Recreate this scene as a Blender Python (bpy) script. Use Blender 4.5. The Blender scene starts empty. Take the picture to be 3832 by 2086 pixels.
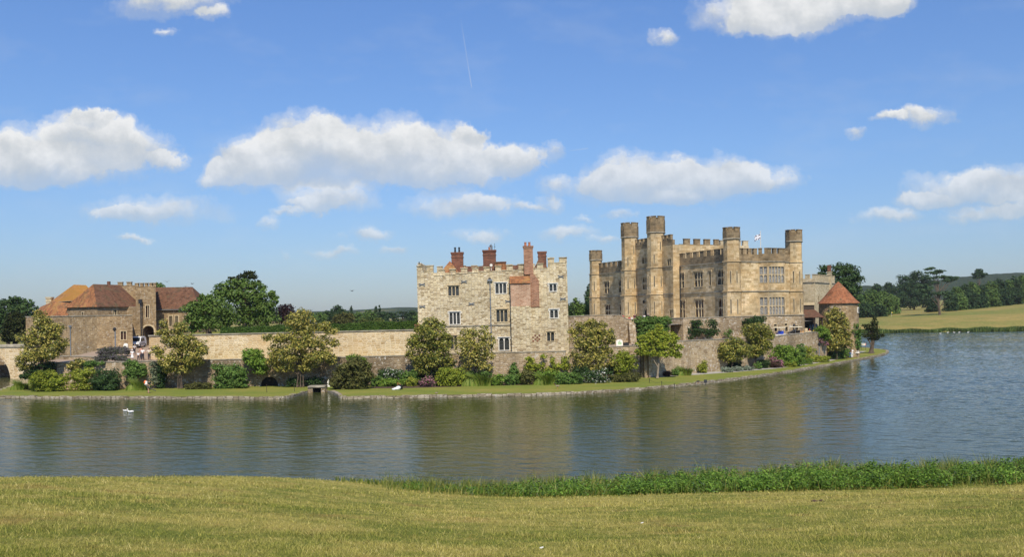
import bpy, math, random
import numpy as np
from mathutils import Vector, Matrix
from mathutils.geometry import tessellate_polygon
R = math.radians
scene = bpy.context.scene
COL = scene.collection
# ------------------------------------------------------------------ camera model (metres; water level z = 0)
F, CX, CY, ROLL, H = 3319.0, 1916.0, 1170.0, R(-0.8), 9.8
cr, sr = math.cos(ROLL), math.sin(ROLL)
S = 3832 / 2576.0
def W(u, v, d):
    a = (u - CX) / F; b = -(v - CY) / F
    return Vector(((a * cr - b * sr) * d, d, H + (a * sr + b * cr) * d))
def G(u, v, z=0.0):
    a = (u - CX) / F; b = -(v - CY) / F
    return W(u, v, (z - H) / (a * sr + b * cr))
def XU(u, d, z=H):
    return d * ((u - CX) / F / cr - math.tan(ROLL) * (z - H) / d)
def ZV(v, x, d):
    b = -(v - CY) / F
    a = (x / d + b * sr) / cr
    return H + (a * sr + b * cr) * d
# ------------------------------------------------------------------ mesh builder
class MB:
    def __init__(s): s.v = []; s.f = []; s.m = []; s.mi = 0
    def add(s, pts, faces):
        o = len(s.v); s.v += [tuple(p) for p in pts]
        for f in faces: s.f.append(tuple(i + o for i in f)); s.m.append(s.mi)
    def quad(s, a, b, c, d): s.add([a, b, c, d], [(0, 1, 2, 3)])
    def hexa(s, b, t, bottom=True, top=True):
        n = len(b); fs = [(i, (i + 1) % n, n + (i + 1) % n, n + i) for i in range(n)]
        if bottom: fs.append(tuple(range(n - 1, -1, -1)))
        if top: fs.append(tuple(range(n, 2 * n)))
        s.add(list(b) + list(t), fs)
    def box(s, x0, x1, y0, y1, z0, z1):
        b = [(x0, y0), (x1, y0), (x1, y1), (x0, y1)]
        s.hexa([(x, y, z0) for x, y in b], [(x, y, z1) for x, y in b])
    def obox(s, c, e, hw, hd, z0, z1, bottom=True, top=True):
        """box centred at c=(x,y), long axis e (unit), half width hw along e, half depth hd across"""
        n = (-e[1], e[0])
        q = [(-hw, -hd), (hw, -hd), (hw, hd), (-hw, hd)]
        p = [(c[0] + a * e[0] + b * n[0], c[1] + a * e[1] + b * n[1]) for a, b in q]
        s.hexa([(x, y, z0) for x, y in p], [(x, y, z1) for x, y in p], bottom, top)
    def prism(s, poly, z0, z1, bottom=True, top=True):
        s.hexa([(p[0], p[1], z0) for p in poly], [(p[0], p[1], z1) for p in poly], bottom, top)
    def ngon(s, c, r0, r1, z0, z1, n=8, ph=0.0, bottom=True, top=True, sx=1, sy=1):
        f = lambda r, z: [(c[0] + sx * r * math.cos(ph + 2 * math.pi * i / n), c[1] + sy * r * math.sin(ph + 2 * math.pi * i / n), z) for i in range(n)]
        s.hexa(f(r0, z0), f(r1, z1), bottom, top)
    def tube(s, pts, rad, n=6):
        pts = [Vector(p) for p in pts]
        if not hasattr(rad, '__len__'): rad = [rad] * len(pts)
        o = len(s.v); ref = Vector((.31, .17, .93))
        for i, p in enumerate(pts):
            t = (pts[min(i + 1, len(pts) - 1)] - pts[max(i - 1, 0)]).normalized()
            a = t.cross(ref)
            if a.length < .05: a = t.cross(Vector((1, 0, 0)))
            a.normalize(); b = t.cross(a)
            for k in range(n):
                g = 2 * math.pi * k / n
                s.v.append(tuple(p + (a * math.cos(g) + b * math.sin(g)) * rad[i]))
        for i in range(len(pts) - 1):
            for k in range(n):
                k2 = (k + 1) % n
                s.f.append((o + i * n + k, o + i * n + k2, o + (i + 1) * n + k2, o + (i + 1) * n + k)); s.m.append(s.mi)
        s.f.append(tuple(o + k for k in range(n))); s.m.append(s.mi)
        s.f.append(tuple(o + (len(pts) - 1) * n + n - 1 - k for k in range(n))); s.m.append(s.mi)
    def ball(s, c, r, n=8, m=6):
        if not hasattr(r, '__len__'): r = (r, r, r)
        pts = [(c[0], c[1], c[2] - r[2])]
        for j in range(1, m):
            th = math.pi * j / m - math.pi / 2
            for i in range(n):
                g = 2 * math.pi * i / n
                pts.append((c[0] + r[0] * math.cos(th) * math.cos(g), c[1] + r[1] * math.cos(th) * math.sin(g), c[2] + r[2] * math.sin(th)))
        pts.append((c[0], c[1], c[2] + r[2])); fs = []
        for i in range(n):
            fs.append((0, 1 + (i + 1) % n, 1 + i))
            fs.append((len(pts) - 1, 1 + (m - 2) * n + i, 1 + (m - 2) * n + (i + 1) % n))
            for j in range(m - 2):
                a = 1 + j * n
                fs.append((a + i, a + (i + 1) % n, a + n + (i + 1) % n, a + n + i))
        s.add(pts, fs)
    def build(s, name, mats, parent=None, origin=None, smooth=False, local=False, uv=True):
        return mk(name, np.array(s.v, dtype=np.float32), s.f, mats, parent, origin, smooth, local, uv, s.m)
def root_of(o):
    while o.parent: o = o.parent
    return o
def mk(name, V, faces, mats, parent=None, origin=None, smooth=False, local=False, uv=True, mi=None):
    if not isinstance(mats, (list, tuple)): mats = [mats]
    off = np.zeros(3, dtype=np.float32)
    if parent is not None and not local: off = np.array(root_of(parent).location, dtype=np.float32)
    elif origin is not None: off = np.array(origin, dtype=np.float32)
    me = bpy.data.meshes.new(name)
    P = V - off
    quadarr = isinstance(faces, np.ndarray)
    if quadarr:
        nf, k = faces.shape
        me.vertices.add(len(P)); me.vertices.foreach_set('co', P.astype(np.float32).ravel())
        me.loops.add(nf * k); me.loops.foreach_set('vertex_index', faces.astype(np.int32).ravel())
        me.polygons.add(nf); me.polygons.foreach_set('loop_start', np.arange(0, nf * k, k, dtype=np.int32))
        me.update(calc_edges=True)
    else:
        me.from_pydata([tuple(map(float, p)) for p in P], [], faces)
        me.update()
    for m in mats: me.materials.append(m)
    if mi is not None and len(mats) > 1: me.polygons.foreach_set('material_index', np.array(mi, dtype=np.int32))
    if uv and not quadarr:
        lay = me.uv_layers.new(name='UVMap').data
        for p in me.polygons:
            n = p.normal
            if abs(n.z) > .96:
                for li in p.loop_indices:
                    q = V[me.loops[li].vertex_index]; lay[li].uv = (q[0], q[1])
            else:
                t = Vector((-n.y, n.x, 0)).normalized(); w = n.cross(t)
                for li in p.loop_indices:
                    q = Vector([float(c) for c in V[me.loops[li].vertex_index]]); lay[li].uv = (q.dot(t), q.dot(w))
    if smooth: me.polygons.foreach_set('use_smooth', [True] * len(me.polygons))
    o = bpy.data.objects.new(name, me); COL.objects.link(o)
    if parent is not None: o.parent = parent
    elif origin is not None: o.location = origin
    return o
def tag(o, label=None, cat=None, group=None, kind=None):
    for k, x in (('label', label), ('category', cat), ('group', group), ('kind', kind)):
        if x: o[k] = x
    return o
def thing(name, label, cat, loc=(0, 0, 0), rz=0.0, group=None):
    o = bpy.data.objects.new(name, None); COL.objects.link(o)
    o.location = loc; o.rotation_euler = (0, 0, rz); o.empty_display_size = .3
    return tag(o, label, cat, group)
def dup(o, loc, rz=None, label=None, parent=None, scale=None):
    c = o.copy(); COL.objects.link(c)
    if parent is None:
        c.location = loc
        if rz is not None: c.rotation_euler = (0, 0, rz)
        if scale: c.scale = (scale,) * 3
        if label: c['label'] = label
    else: c.parent = parent
    for ch in list(o.children): dup(ch, None, parent=c)
    return c
def struct(mb, name, mats, **k): return tag(mb.build(name, mats, **k), kind='structure')
# ------------------------------------------------------------------ materials
def newmat(name):
    m = bpy.data.materials.new(name); m.use_nodes = True
    nt = m.node_tree; nt.nodes.clear()
    out = nt.nodes.new('ShaderNodeOutputMaterial'); b = nt.nodes.new('ShaderNodeBsdfPrincipled')
    nt.links.new(b.outputs[0], out.inputs[0])
    return m, nt, b, out
class N:
    """tiny node helper"""
    def __init__(s, nt): s.nt = nt
    def n(s, t, **k):
        x = s.nt.nodes.new('ShaderNode' + t)
        for a, b in k.items(): setattr(x, a, b)
        return x
    def l(s, a, b): s.nt.links.new(a, b)
    def put(s, sock, val):
        if hasattr(val, 'is_output'): s.l(val, sock)
        else: sock.default_value = val
    def math(s, op, a, b=0.0, c=None, clamp=False):
        x = s.n('Math', operation=op); x.use_clamp = clamp
        s.put(x.inputs[0], a); s.put(x.inputs[1], b)
        if c is not None: s.put(x.inputs[2], c)
        return x.outputs[0]
    def mix(s, f, a, b, mode='MIX'):
        x = s.n('Mix', data_type='RGBA', blend_type=mode); x.clamp_factor = True
        s.put(x.inputs[0], f)
        for k, c in ((6, a), (7, b)):
            s.put(x.inputs[k], c if hasattr(c, 'is_output') else (c[0], c[1], c[2], 1))
        return x.outputs[2]
    def ramp(s, f, stops, interp='LINEAR'):
        x = s.n('ValToRGB'); r = x.color_ramp; r.interpolation = interp
        while len(r.elements) < len(stops): r.elements.new(.5)
        for e, (p, c) in zip(r.elements, stops):
            e.position = p; e.color = (c, c, c, 1) if not hasattr(c, '__len__') else (c[0], c[1], c[2], 1)
        s.put(x.inputs[0], f); return x.outputs[0]
    def noise(s, vec, scale, detail=4, rough=.55, dim='3D'):
        x = s.n('TexNoise', noise_dimensions=dim)
        if vec is not None: s.l(vec, x.inputs['Vector'])
        x.inputs['Scale'].default_value = scale; x.inputs['Detail'].default_value = detail; x.inputs['Roughness'].default_value = rough
        return x.outputs[0]
    def mapping(s, vec, sc=(1, 1, 1), loc=(0, 0, 0), rot=(0, 0, 0)):
        x = s.n('Mapping'); s.l(vec, x.inputs[0])
        x.inputs['Scale'].default_value = sc; x.inputs['Location'].default_value = loc; x.inputs['Rotation'].default_value = rot
        return x.outputs[0]
    def bump(s, h, strength=.5, dist=.03, normal=None):
        x = s.n('Bump'); s.l(h, x.inputs['Height']); x.inputs['Strength'].default_value = strength; x.inputs['Distance'].default_value = dist
        if normal is not None: s.l(normal, x.inputs['Normal'])
        return x.outputs[0]
def plain(name, col, rough=.6, metal=0.0, spec=None, var=.12, scale=3.0):
    m, nt, b, out = newmat(name); k = N(nt)
    g = k.n('NewGeometry'); nz = k.noise(g.outputs['Position'], scale, 3)
    f = k.ramp(nz, [(.3, 1 - var), (.7, 1 + var)])
    c = k.mix(1.0, col, f, 'MULTIPLY'); k.l(c, b.inputs['Base Color'])
    b.inputs['Roughness'].default_value = rough; b.inputs['Metallic'].default_value = metal
    if spec is not None: b.inputs['Specular IOR Level'].default_value = spec
    return m
def rubble(name, cols, mortar, sx=.42, sy=.24, mort=.07, lichen=0.0, stain=.25, bump=.5, dark=None, warm=None):
    """coursed rubble stone: voronoi cells in wall coordinates (uv in metres)"""
    m, nt, b, out = newmat(name); k = N(nt)
    uv = k.n('UVMap').outputs[0]; pos = k.n('NewGeometry').outputs['Position']
    wob = k.n('TexNoise'); k.l(uv, wob.inputs['Vector']); wob.inputs['Scale'].default_value = 1.3; wob.inputs['Detail'].default_value = 2
    wv = k.n('VectorMath', operation='MULTIPLY_ADD'); k.l(wob.outputs['Color'], wv.inputs[0]); wv.inputs[1].default_value = (.25, .16, 0); k.l(uv, wv.inputs[2])
    vec = k.mapping(wv.outputs[0], (1 / sx, 1 / sy, 1))
    vo = k.n('TexVoronoi', voronoi_dimensions='2D'); k.l(vec, vo.inputs['Vector']); vo.inputs['Scale'].default_value = 1; vo.inputs['Randomness'].default_value = .6
    ve = k.n('TexVoronoi', voronoi_dimensions='2D', feature='DISTANCE_TO_EDGE'); k.l(vec, ve.inputs['Vector']); ve.inputs['Scale'].default_value = 1; ve.inputs['Randomness'].default_value = .6
    sep = k.n('SeparateColor'); k.l(vo.outputs['Color'], sep.inputs[0])
    st = [(i / (len(cols) - 1), c) for i, c in enumerate(cols)]
    c = k.ramp(sep.outputs[0], st)
    fine = k.noise(pos, 9, 3)
    c = k.mix(1, c, k.ramp(fine, [(.25, .72), (.75, 1.25)]), 'MULTIPLY')
    edge = k.ramp(ve.outputs['Distance'], [(mort * .45, 1.0), (mort * 1.3, 0.0)])
    c = k.mix(edge, c, mortar)
    big = k.noise(pos, .22, 4, .6)
    c = k.mix(1, c, k.ramp(big, [(.3, 1 - stain), (.68, 1 + stain * .6)]), 'MULTIPLY')
    if warm: c = k.mix(k.ramp(k.noise(pos, .13, 3), [(.5, 0.0), (.68, .6)]), c, warm)
    if dark: # rain-dark streaks with a shape of their own
        sk = k.noise(k.mapping(pos, (.9, .9, .16)), 1.0, 4, .65)
        c = k.mix(k.ramp(sk, [(.5, 0.0), (.72, .65)]), c, dark)
    if lichen:
        li = k.noise(pos, 2.6, 4, .75); lb = k.noise(pos, .3, 3)
        lf = k.math('MULTIPLY', k.ramp(li, [(.56, 0.0), (.62, 1.0)]), k.ramp(lb, [(.36, .15), (.6, 1.0)]))
        c = k.mix(k.math('MULTIPLY', lf, lichen), c, (.66, .62, .54))
    k.l(c, b.inputs['Base Color']); b.inputs['Roughness'].default_value = .95; b.inputs['Specular IOR Level'].default_value = .15
    hgt = k.math('ADD', k.ramp(ve.outputs['Distance'], [(0, 0.0), (mort * 2.2, 1.0)]), k.math('MULTIPLY', fine, .5))
    k.l(k.bump(hgt, bump, .06), b.inputs['Normal'])
    return m
def bricks(name, c1, c2, mortar, w=.75, h=.36, ms=.012, patch=None, patch_c=None, stain=.2, c3=None, bump=.35, dark=None):
    m, nt, b, out = newmat(name); k = N(nt)
    uv = k.n('UVMap').outputs[0]; pos = k.n('NewGeometry').outputs['Position']
    br = k.n('TexBrick'); k.l(uv, br.inputs['Vector']); br.offset = .5
    br.inputs['Scale'].default_value = 1; br.inputs['Brick Width'].default_value = w; br.inputs['Row Height'].default_value = h
    br.inputs['Mortar Size'].default_value = ms; br.inputs['Mortar Smooth'].default_value = .3; br.inputs['Bias'].default_value = 0
    br.inputs['Color1'].default_value = (0, 0, 0, 1); br.inputs['Color2'].default_value = (1, 1, 1, 1); br.inputs['Mortar'].default_value = (.5, .5, .5, 1)
    c3 = c3 or tuple((a + d) / 2 for a, d in zip(c1, c2))
    c = k.ramp(br.outputs['Color'], [(0.0, c1), (.5, c3), (1.0, c2)])
    if patch_c:
        pn = k.noise(pos, patch, 3, .6); c = k.mix(k.ramp(pn, [(.42, 0.0), (.66, .8)]), c, k.mix(.5, patch_c, c, 'MIX'))
    fine = k.noise(pos, 6, 4, .65)
    c = k.mix(1, c, k.ramp(fine, [(.25, .68), (.75, 1.3)]), 'MULTIPLY')
    big = k.noise(pos, .25, 4, .6)
    c = k.mix(1, c, k.ramp(big, [(.3, 1 - stain), (.7, 1 + stain * .6)]), 'MULTIPLY')
    c = k.mix(br.outputs['Fac'], c, mortar)
    if dark:
        sk = k.noise(k.mapping(pos, (.8, .8, .2)), 1.0, 4, .65)
        c = k.mix(k.ramp(sk, [(.52, 0.0), (.75, .6)]), c, dark)
    k.l(c, b.inputs['Base Color']); b.inputs['Roughness'].default_value = .93; b.inputs['Specular IOR Level'].default_value = .15
    k.l(k.bump(k.math('ADD', k.math('MULTIPLY', br.outputs['Fac'], -1.0), k.math('MULTIPLY', fine, .6)), bump, .04), b.inputs['Normal'])
    return m
def tiles(name, cols, lichen=None, lf=.5):
    m, nt, b, out = newmat(name); k = N(nt)
    uv = k.n('UVMap').outputs[0]; pos = k.n('NewGeometry').outputs['Position']
    br = k.n('TexBrick'); k.l(uv, br.inputs['Vector'])
    br.inputs['Scale'].default_value = 1; br.inputs['Brick Width'].default_value = .3; br.inputs['Row Height'].default_value = .19
    br.inputs['Mortar Size'].default_value = .012; br.inputs['Bias'].default_value = 0
    br.inputs['Color1'].default_value = (0, 0, 0, 1); br.inputs['Color2'].default_value = (1, 1, 1, 1); br.inputs['Mortar'].default_value = (0, 0, 0, 1)
    nz = k.noise(pos, .8, 6, .72)
    f = k.math('ADD', k.math('MULTIPLY', br.outputs['Color'], .45), k.math('MULTIPLY_ADD', nz, 1.1, -.25))
    c = k.ramp(f, [(i / (len(cols) - 1), x) for i, x in enumerate(cols)])
    c = k.mix(1, c, k.ramp(k.noise(k.mapping(pos, (1.6, 1.6, .35)), 1.0, 5, .7), [(.32, .55), (.5, 1.0), (.7, 1.25)]), 'MULTIPLY')
    ms = k.ramp(k.noise(pos, .7, 6, .75), [(.54, 0.0), (.62, .7)]); c = k.mix(ms, c, (.10, .085, .045))
    if lichen: c = k.mix(k.ramp(k.noise(pos, .45, 5, .65), [(.62 - lf * .3, 0.0), (.72 - lf * .3, .85)]), c, lichen)
    sp = k.ramp(k.noise(pos, 5.5, 2, .5), [(.68, 0.0), (.72, .6)]); c = k.mix(sp, c, (.42, .38, .3))
    k.l(c, b.inputs['Base Color']); b.inputs['Roughness'].default_value = .9; b.inputs['Specular IOR Level'].default_value = .2
    k.l(k.bump(k.math('MULTIPLY', br.outputs['Fac'], -1.0), .5, .04), b.inputs['Normal'])
    return m
def leaf(name, cols, trans=.25, gloss=.12, rough=.4, big=.35, bigscale=.5):
    m, nt, b, out = newmat(name); k = N(nt); nt.nodes.remove(b)
    g = k.n('NewGeometry')
    c = k.ramp(g.outputs['Random Per Island'], [(i / (len(cols) - 1), x) for i, x in enumerate(cols)])
    nz = k.noise(g.outputs['Position'], bigscale, 3, .6)
    c = k.mix(1, c, k.ramp(nz, [(.3, 1 - big), (.7, 1 + big)]), 'MULTIPLY')
    d = k.n('BsdfDiffuse'); t = k.n('BsdfTranslucent'); gl = k.n('BsdfGlossy'); gl.inputs['Roughness'].default_value = rough
    k.l(c, d.inputs[0]); k.l(k.mix(1, c, (1.15, 1.2, .6), 'MULTIPLY'), t.inputs[0]); gl.inputs[0].default_value = (.9, .95, 1, 1)
    a = k.n('MixShader'); a.inputs[0].default_value = trans; k.l(d.outputs[0], a.inputs[1]); k.l(t.outputs[0], a.inputs[2])
    fr = k.n('Fresnel'); fr.inputs[0].default_value = 1.4
    e = k.n('MixShader'); k.l(k.math('MULTIPLY', fr.outputs[0], gloss * 1.6, clamp=True), e.inputs[0]); k.l(a.outputs[0], e.inputs[1]); k.l(gl.outputs[0], e.inputs[2])
    k.l(e.outputs[0], out.inputs[0]); return m
def glass(name, col=(.02, .024, .028), rough=.08, lead=.12):
    m, nt, b, out = newmat(name); k = N(nt)
    uv = k.n('UVMap').outputs[0]
    br = k.n('TexBrick'); k.l(uv, br.inputs['Vector']); br.offset = 0; br.inputs['Scale'].default_value = 1
    br.inputs['Brick Width'].default_value = .2; br.inputs['Row Height'].default_value = .26; br.inputs['Mortar Size'].default_value = .014
    nz = k.noise(uv, 3.0, 2)
    c = k.mix(k.ramp(nz, [(.45, 0.0), (.7, .5)]), col, (col[0] * 3 + .02, col[1] * 3 + .02, col[2] * 3 + .02))
    c = k.mix(br.outputs['Fac'], c, (.1 * lead * 8, .1 * lead * 8, .1 * lead * 8))
    k.l(c, b.inputs['Base Color']); b.inputs['Roughness'].default_value = rough
    k.l(k.bump(k.noise(uv, 5, 1), .25, .02), b.inputs['Normal']); return m
# ------------------------------------------------------------------ camera, sun, sky
cam = bpy.data.cameras.new('camera'); co = bpy.data.objects.new('camera', cam); COL.objects.link(co)
cam.sensor_width = 36; cam.lens = 36 * F / 3832; cam.shift_y = (CY - 1043) / 3832
cam.clip_start = .2; cam.clip_end = 20000
co.matrix_world = Matrix(((cr, sr * 0 - sr, 0, 0), (0, 0, -1, 0), (sr, cr, 0, H), (0, 0, 0, 1)))
scene.camera = co
SUN_AZ = Vector((.11, -.80, 0)).normalized(); SUN_EL = R(50)
sd = Vector((SUN_AZ.x * math.cos(SUN_EL), SUN_AZ.y * math.cos(SUN_EL), math.sin(SUN_EL)))
sl = bpy.data.lights.new('sun', 'SUN'); sl.energy = 4.9; sl.angle = R(.5); sl.color = (1.0, .91, .76)
so = bpy.data.objects.new('sun', sl); COL.objects.link(so); so.rotation_euler = sd.to_track_quat('Z', 'Y').to_euler(); so.location = (0, 0, 60)
scene.view_settings.view_transform = 'Standard'; scene.view_settings.look = 'None'
scene.view_settings.exposure = 0.0; scene.view_settings.gamma = 1.0
world = bpy.data.worlds.new('World'); scene.world = world; world.use_nodes = True
CLOUDS = [ # (u, v, half width, height above, height below) in photo pixels/1.4876
 (55, 395, 130, 70, 70), (225, 330, 95, 52, 70), (330, 375, 100, 60, 45), (150, 420, 190, 40, 45), (420, 408, 45, 26, 22), (240, 290, 45, 20, 30), (40, 440, 150, 40, 35),
 (640, 390, 85, 60, 60), (760, 345, 85, 62, 90), (850, 345, 95, 50, 100), (800, 400, 170, 60, 55), (1010, 370, 70, 72, 90), (1110, 385, 105, 66, 65), (1230, 420, 110, 52, 40), (1300, 395, 48, 38, 45), (960, 420, 200, 50, 45), (1080, 450, 110, 30, 28), (650, 448, 100, 40, 36), (560, 445, 50, 30, 30), (1190, 345, 36, 22, 28),
 (828, 502, 110, 44, 34), (790, 520, 55, 20, 18), (395, 530, 150, 40, 36), (330, 535, 70, 18, 24), (1155, 522, 125, 38, 28), (1215, 505, 55, 22, 24), (1384, 468, 46, 24, 24), (1375, 508, 40, 16, 18), (1385, 375, 28, 26, 28),
 (1590, 440, 110, 54, 52), (1540, 475, 90, 40, 36), (1720, 470, 100, 44, 40), (1800, 440, 120, 44, 60), (1930, 460, 85, 44, 28), (1690, 495, 60, 18, 20),
 (2330, 290, 72, 26, 28), (2240, 300, 36, 14, 16), (2165, 340, 36, 14, 12), (2400, 478, 120, 42, 40), (2500, 450, 90, 34, 40), (2320, 505, 70, 20, 20), (2240, 545, 80, 20, 18), (2480, 545, 90, 26, 20), (2560, 505, 50, 34, 40),
 (1900, 40, 140, 80, 40), (1960, 60, 110, 60, 36), (2090, 20, 150, 60, 42), (2200, 15, 90, 50, 24), (1670, 88, 40, 22, 20), (430, 5, 130, 30, 34), (540, 38, 40, 18, 14), (430, 78, 34, 14, 14),
 (925, 595, 60, 22, 18), (1205, 598, 65, 20, 16), (1420, 590, 80, 22, 16), (840, 636, 50, 12, 12), (1000, 634, 42, 12, 12), (660, 565, 34, 14, 11), (715, 543, 40, 12, 10), (340, 605, 45, 10, 8), (1570, 540, 34, 14, 10), (1485, 553, 24, 10, 8), (1530, 610, 50, 10, 10), (715, 638, 18, 8, 6), (1320, 522, 30, 14, 12),
 (-250, 400, 260, 60, 60), (2750, 470, 160, 60, 50), (-150, 200, 120, 40, 40), (2800, 250, 160, 50, 40), (1300, -180, 300, 60, 60), (500, -260, 260, 60, 50), (2300, -220, 240, 60, 50)]
def build_sky():
    nt = world.node_tree; nt.nodes.clear(); k = N(nt)
    tc = k.n('TexCoord').outputs['Generated']
    sky = k.n('TexSky', sky_type='NISHITA'); sky.sun_disc = False
    sky.sun_elevation = SUN_EL; sky.sun_rotation = math.atan2(SUN_AZ.x, SUN_AZ.y)
    sky.altitude = 60; sky.air_density = 1.0; sky.dust_density = .5; sky.ozone_density = 2.2
    hsv = k.n('HueSaturation'); hsv.inputs['Saturation'].default_value = SKY_SAT; hsv.inputs['Value'].default_value = 1.0; k.l(sky.outputs[0], hsv.inputs['Color'])
    skyc = k.mix(1, hsv.outputs[0], SKY_TINT, 'MULTIPLY')
    sep = k.n('SeparateXYZ'); k.l(tc, sep.inputs[0])
    skyc = k.mix(1, skyc, k.ramp(sep.outputs[2], [(0, (.66, .77, 1.00)), (.07, (.73, .87, 1.13)), (.18, (.88, 1.06, 1.34)), (.36, (.96, 1.20, 1.58))]), 'MULTIPLY')
    y = k.math('MAXIMUM', sep.outputs[1], .05)
    X = k.math('DIVIDE', sep.outputs[0], y); Z = k.math('DIVIDE', sep.outputs[2], y)
    cmb = k.n('CombineXYZ'); k.l(X, cmb.inputs[0]); k.l(Z, cmb.inputs[1]); P = cmb.outputs[0]
    # ragged edges: the lookup point itself is displaced by noise
    wn = k.n('TexNoise', noise_dimensions='2D'); k.l(P, wn.inputs['Vector']); wn.inputs['Scale'].default_value = 16; wn.inputs['Detail'].default_value = 8; wn.inputs['Roughness'].default_value = .66
    wv = k.n('VectorMath', operation='MULTIPLY_ADD'); k.l(wn.outputs['Color'], wv.inputs[0]); wv.inputs[1].default_value = (.064, .038, 0); 
    ad = k.n('VectorMath', operation='ADD'); k.l(P, ad.inputs[0]); ad.inputs[1].default_value = (-.032, -.019, 0); k.l(ad.outputs[0], wv.inputs[2])
    PX = k.n('SeparateXYZ'); k.l(wv.outputs[0], PX.inputs[0])
    px, pz = PX.outputs[0], PX.outputs[1]
    fs = hs = None
    for (u, v, rx, rt, rb) in CLOUDS:
        w = W(u * S, v * S, 1.0); q = S / F; rx *= q * 1.45; rt *= q * 1.42; rb *= q * 1.35
        dx = k.math('MULTIPLY_ADD', px, 1 / rx, -w.x / rx)
        dz = k.math('MULTIPLY_ADD', pz, 1 / rt, -(w.z - H) / rt)
        dn = k.math('MAXIMUM', dz, k.math('MULTIPLY', dz, -rt / rb))
        e = k.math('SUBTRACT', k.math('MULTIPLY_ADD', dx, k.math('MULTIPLY', dx, -1.0), 1.0), k.math('MULTIPLY', dn, dn), clamp=True)
        e = k.math('MULTIPLY', e, min(1.0, .45 + .55 * (rx / q) / 70))
        h = k.math('MULTIPLY', e, dz)
        fs = e if fs is None else k.math('ADD', fs, e); hs = h if hs is None else k.math('ADD', hs, h)
    det = k.noise(P, 42, 9, .62, '2D'); det2 = k.noise(P, 11, 4, .55, '2D')
    fld = k.math('ADD', k.math('MULTIPLY_ADD', fs, 1.75, -.74), k.math('MULTIPLY_ADD', det, .95, -.475)); fld = k.math('ADD', fld, k.math('MULTIPLY_ADD', det2, .55, -.28))
    veil = k.ramp(k.noise(k.mapping(P, (1, 2.6, 1)), 7, 7, .6, '2D'), [(.52, 0.0), (.78, .10)])
    front = k.math('GREATER_THAN', sep.outputs[1], .06)
    hh = k.math('MULTIPLY', 1.35, k.math('DIVIDE', hs, k.math('MAXIMUM', fs, .02)))
    al1 = k.ramp(fld, [(.0, 0.0), (.20, .17), (.46, .62), (.90, .95)], 'EASE'); al2 = k.ramp(fld, [(.0, 0.0), (.35, .22), (.80, .68), (1.3, .92)], 'EASE')
    ft = k.ramp(k.math('MULTIPLY_ADD', hh, .5, .5), [(.40, 0.0), (.62, 1.0)])
    al = k.math('ADD', k.math('MULTIPLY', al1, ft), k.math('MULTIPLY', al2, k.math('SUBTRACT', 1.0, ft)))
    halo = k.ramp(k.math('ADD', fs, k.math('MULTIPLY_ADD', det, .9, -.5)), [(.10, 0.0), (.60, .40)])
    al = k.math('MAXIMUM', al, halo); al = k.math('MAXIMUM', al, veil)
    al = k.math('MULTIPLY', al, k.ramp(Z, [(.0, .45), (.12, .72), (.2, 1.0)]))
    al = k.math('MAXIMUM', k.math('MULTIPLY', al, k.ramp(fs, [(.0, 0.0), (.25, 1.0)])), k.math('MULTIPLY', veil, k.ramp(Z, [(.02, .3), (.1, 1.0)])))
    al = k.math('MULTIPLY', al, k.ramp(k.math('MULTIPLY_ADD', hh, .5, .5), [(.1, .7), (.42, .97), (.5, 1.0)]))
    al = k.math('MULTIPLY', al, front)
    off = k.n('VectorMath', operation='ADD'); k.l(P, off.inputs[0]); off.inputs[1].default_value = (.006, .014, 0)
    rel = k.math('SUBTRACT', k.noise(P, 22, 7, .58, '2D'), k.noise(off.outputs[0], 22, 7, .58, '2D'))
    sh = k.math('ADD', k.math('MULTIPLY_ADD', hh, .55, .52), k.math('MULTIPLY', rel, 1.15))
    cl = k.ramp(sh, [(.10, (.60, .645, .68)), (.45, (.71, .735, .745)), (.72, (.86, .87, .865)), (.95, (.97, .97, .955))])
    # thin high veil and two vapour trails
    def trail(u0, v0, u1, v1, wd, f):
        a = W(u0 * S, v0 * S, 1); b = W(u1 * S, v1 * S, 1); dx, dz = b.x - a.x, b.z - a.z; L = math.hypot(dx, dz); ex, ez = dx / L, dz / L
        al_ = k.math('ADD', k.math('MULTIPLY', k.math('SUBTRACT', X, a.x), ex), k.math('MULTIPLY', k.math('SUBTRACT', Z, a.z - H), ez))
        ac = k.math('ABSOLUTE', k.math('ADD', k.math('MULTIPLY', k.math('SUBTRACT', X, a.x), -ez), k.math('MULTIPLY', k.math('SUBTRACT', Z, a.z - H), ex)))
        t = k.math('DIVIDE', al_, L); on = k.math('MULTIPLY', k.ramp(t, [(0, 0.0), (.25, .5), (.97, 1.0), (1.0, 0.0)]), k.math('MULTIPLY', k.math('GREATER_THAN', t, 0.0), k.math('LESS_THAN', t, 1.0)))
        wdw = k.math('SUBTRACT', 1.0, k.math('DIVIDE', ac, wd * S / F), clamp=True)
        return k.math('MULTIPLY', k.math('MULTIPLY', on, wdw), f)
    tr = k.math('MAXIMUM', trail(1158, 40, 1187, 223, 2.2, .34), trail(1425, 380, 1480, 373, 2, .3))
    tr = k.math('MULTIPLY', tr, front)
    bg1 = k.n('Background'); k.l(skyc, bg1.inputs[0]); bg1.inputs[1].default_value = SKY_STR
    cc = k.mix(1, cl, (CLOUD_B, CLOUD_B, CLOUD_B), 'MULTIPLY')
    bg2 = k.n('Background'); k.l(cc, bg2.inputs[0]); bg2.inputs[1].default_value = 1.0
    mx = k.n('MixShader'); k.l(k.math('MAXIMUM', al, tr), mx.inputs[0]); k.l(bg1.outputs[0], mx.inputs[1]); k.l(bg2.outputs[0], mx.inputs[2])
    out = k.n('OutputWorld'); k.l(mx.outputs[0], out.inputs[0])
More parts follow.
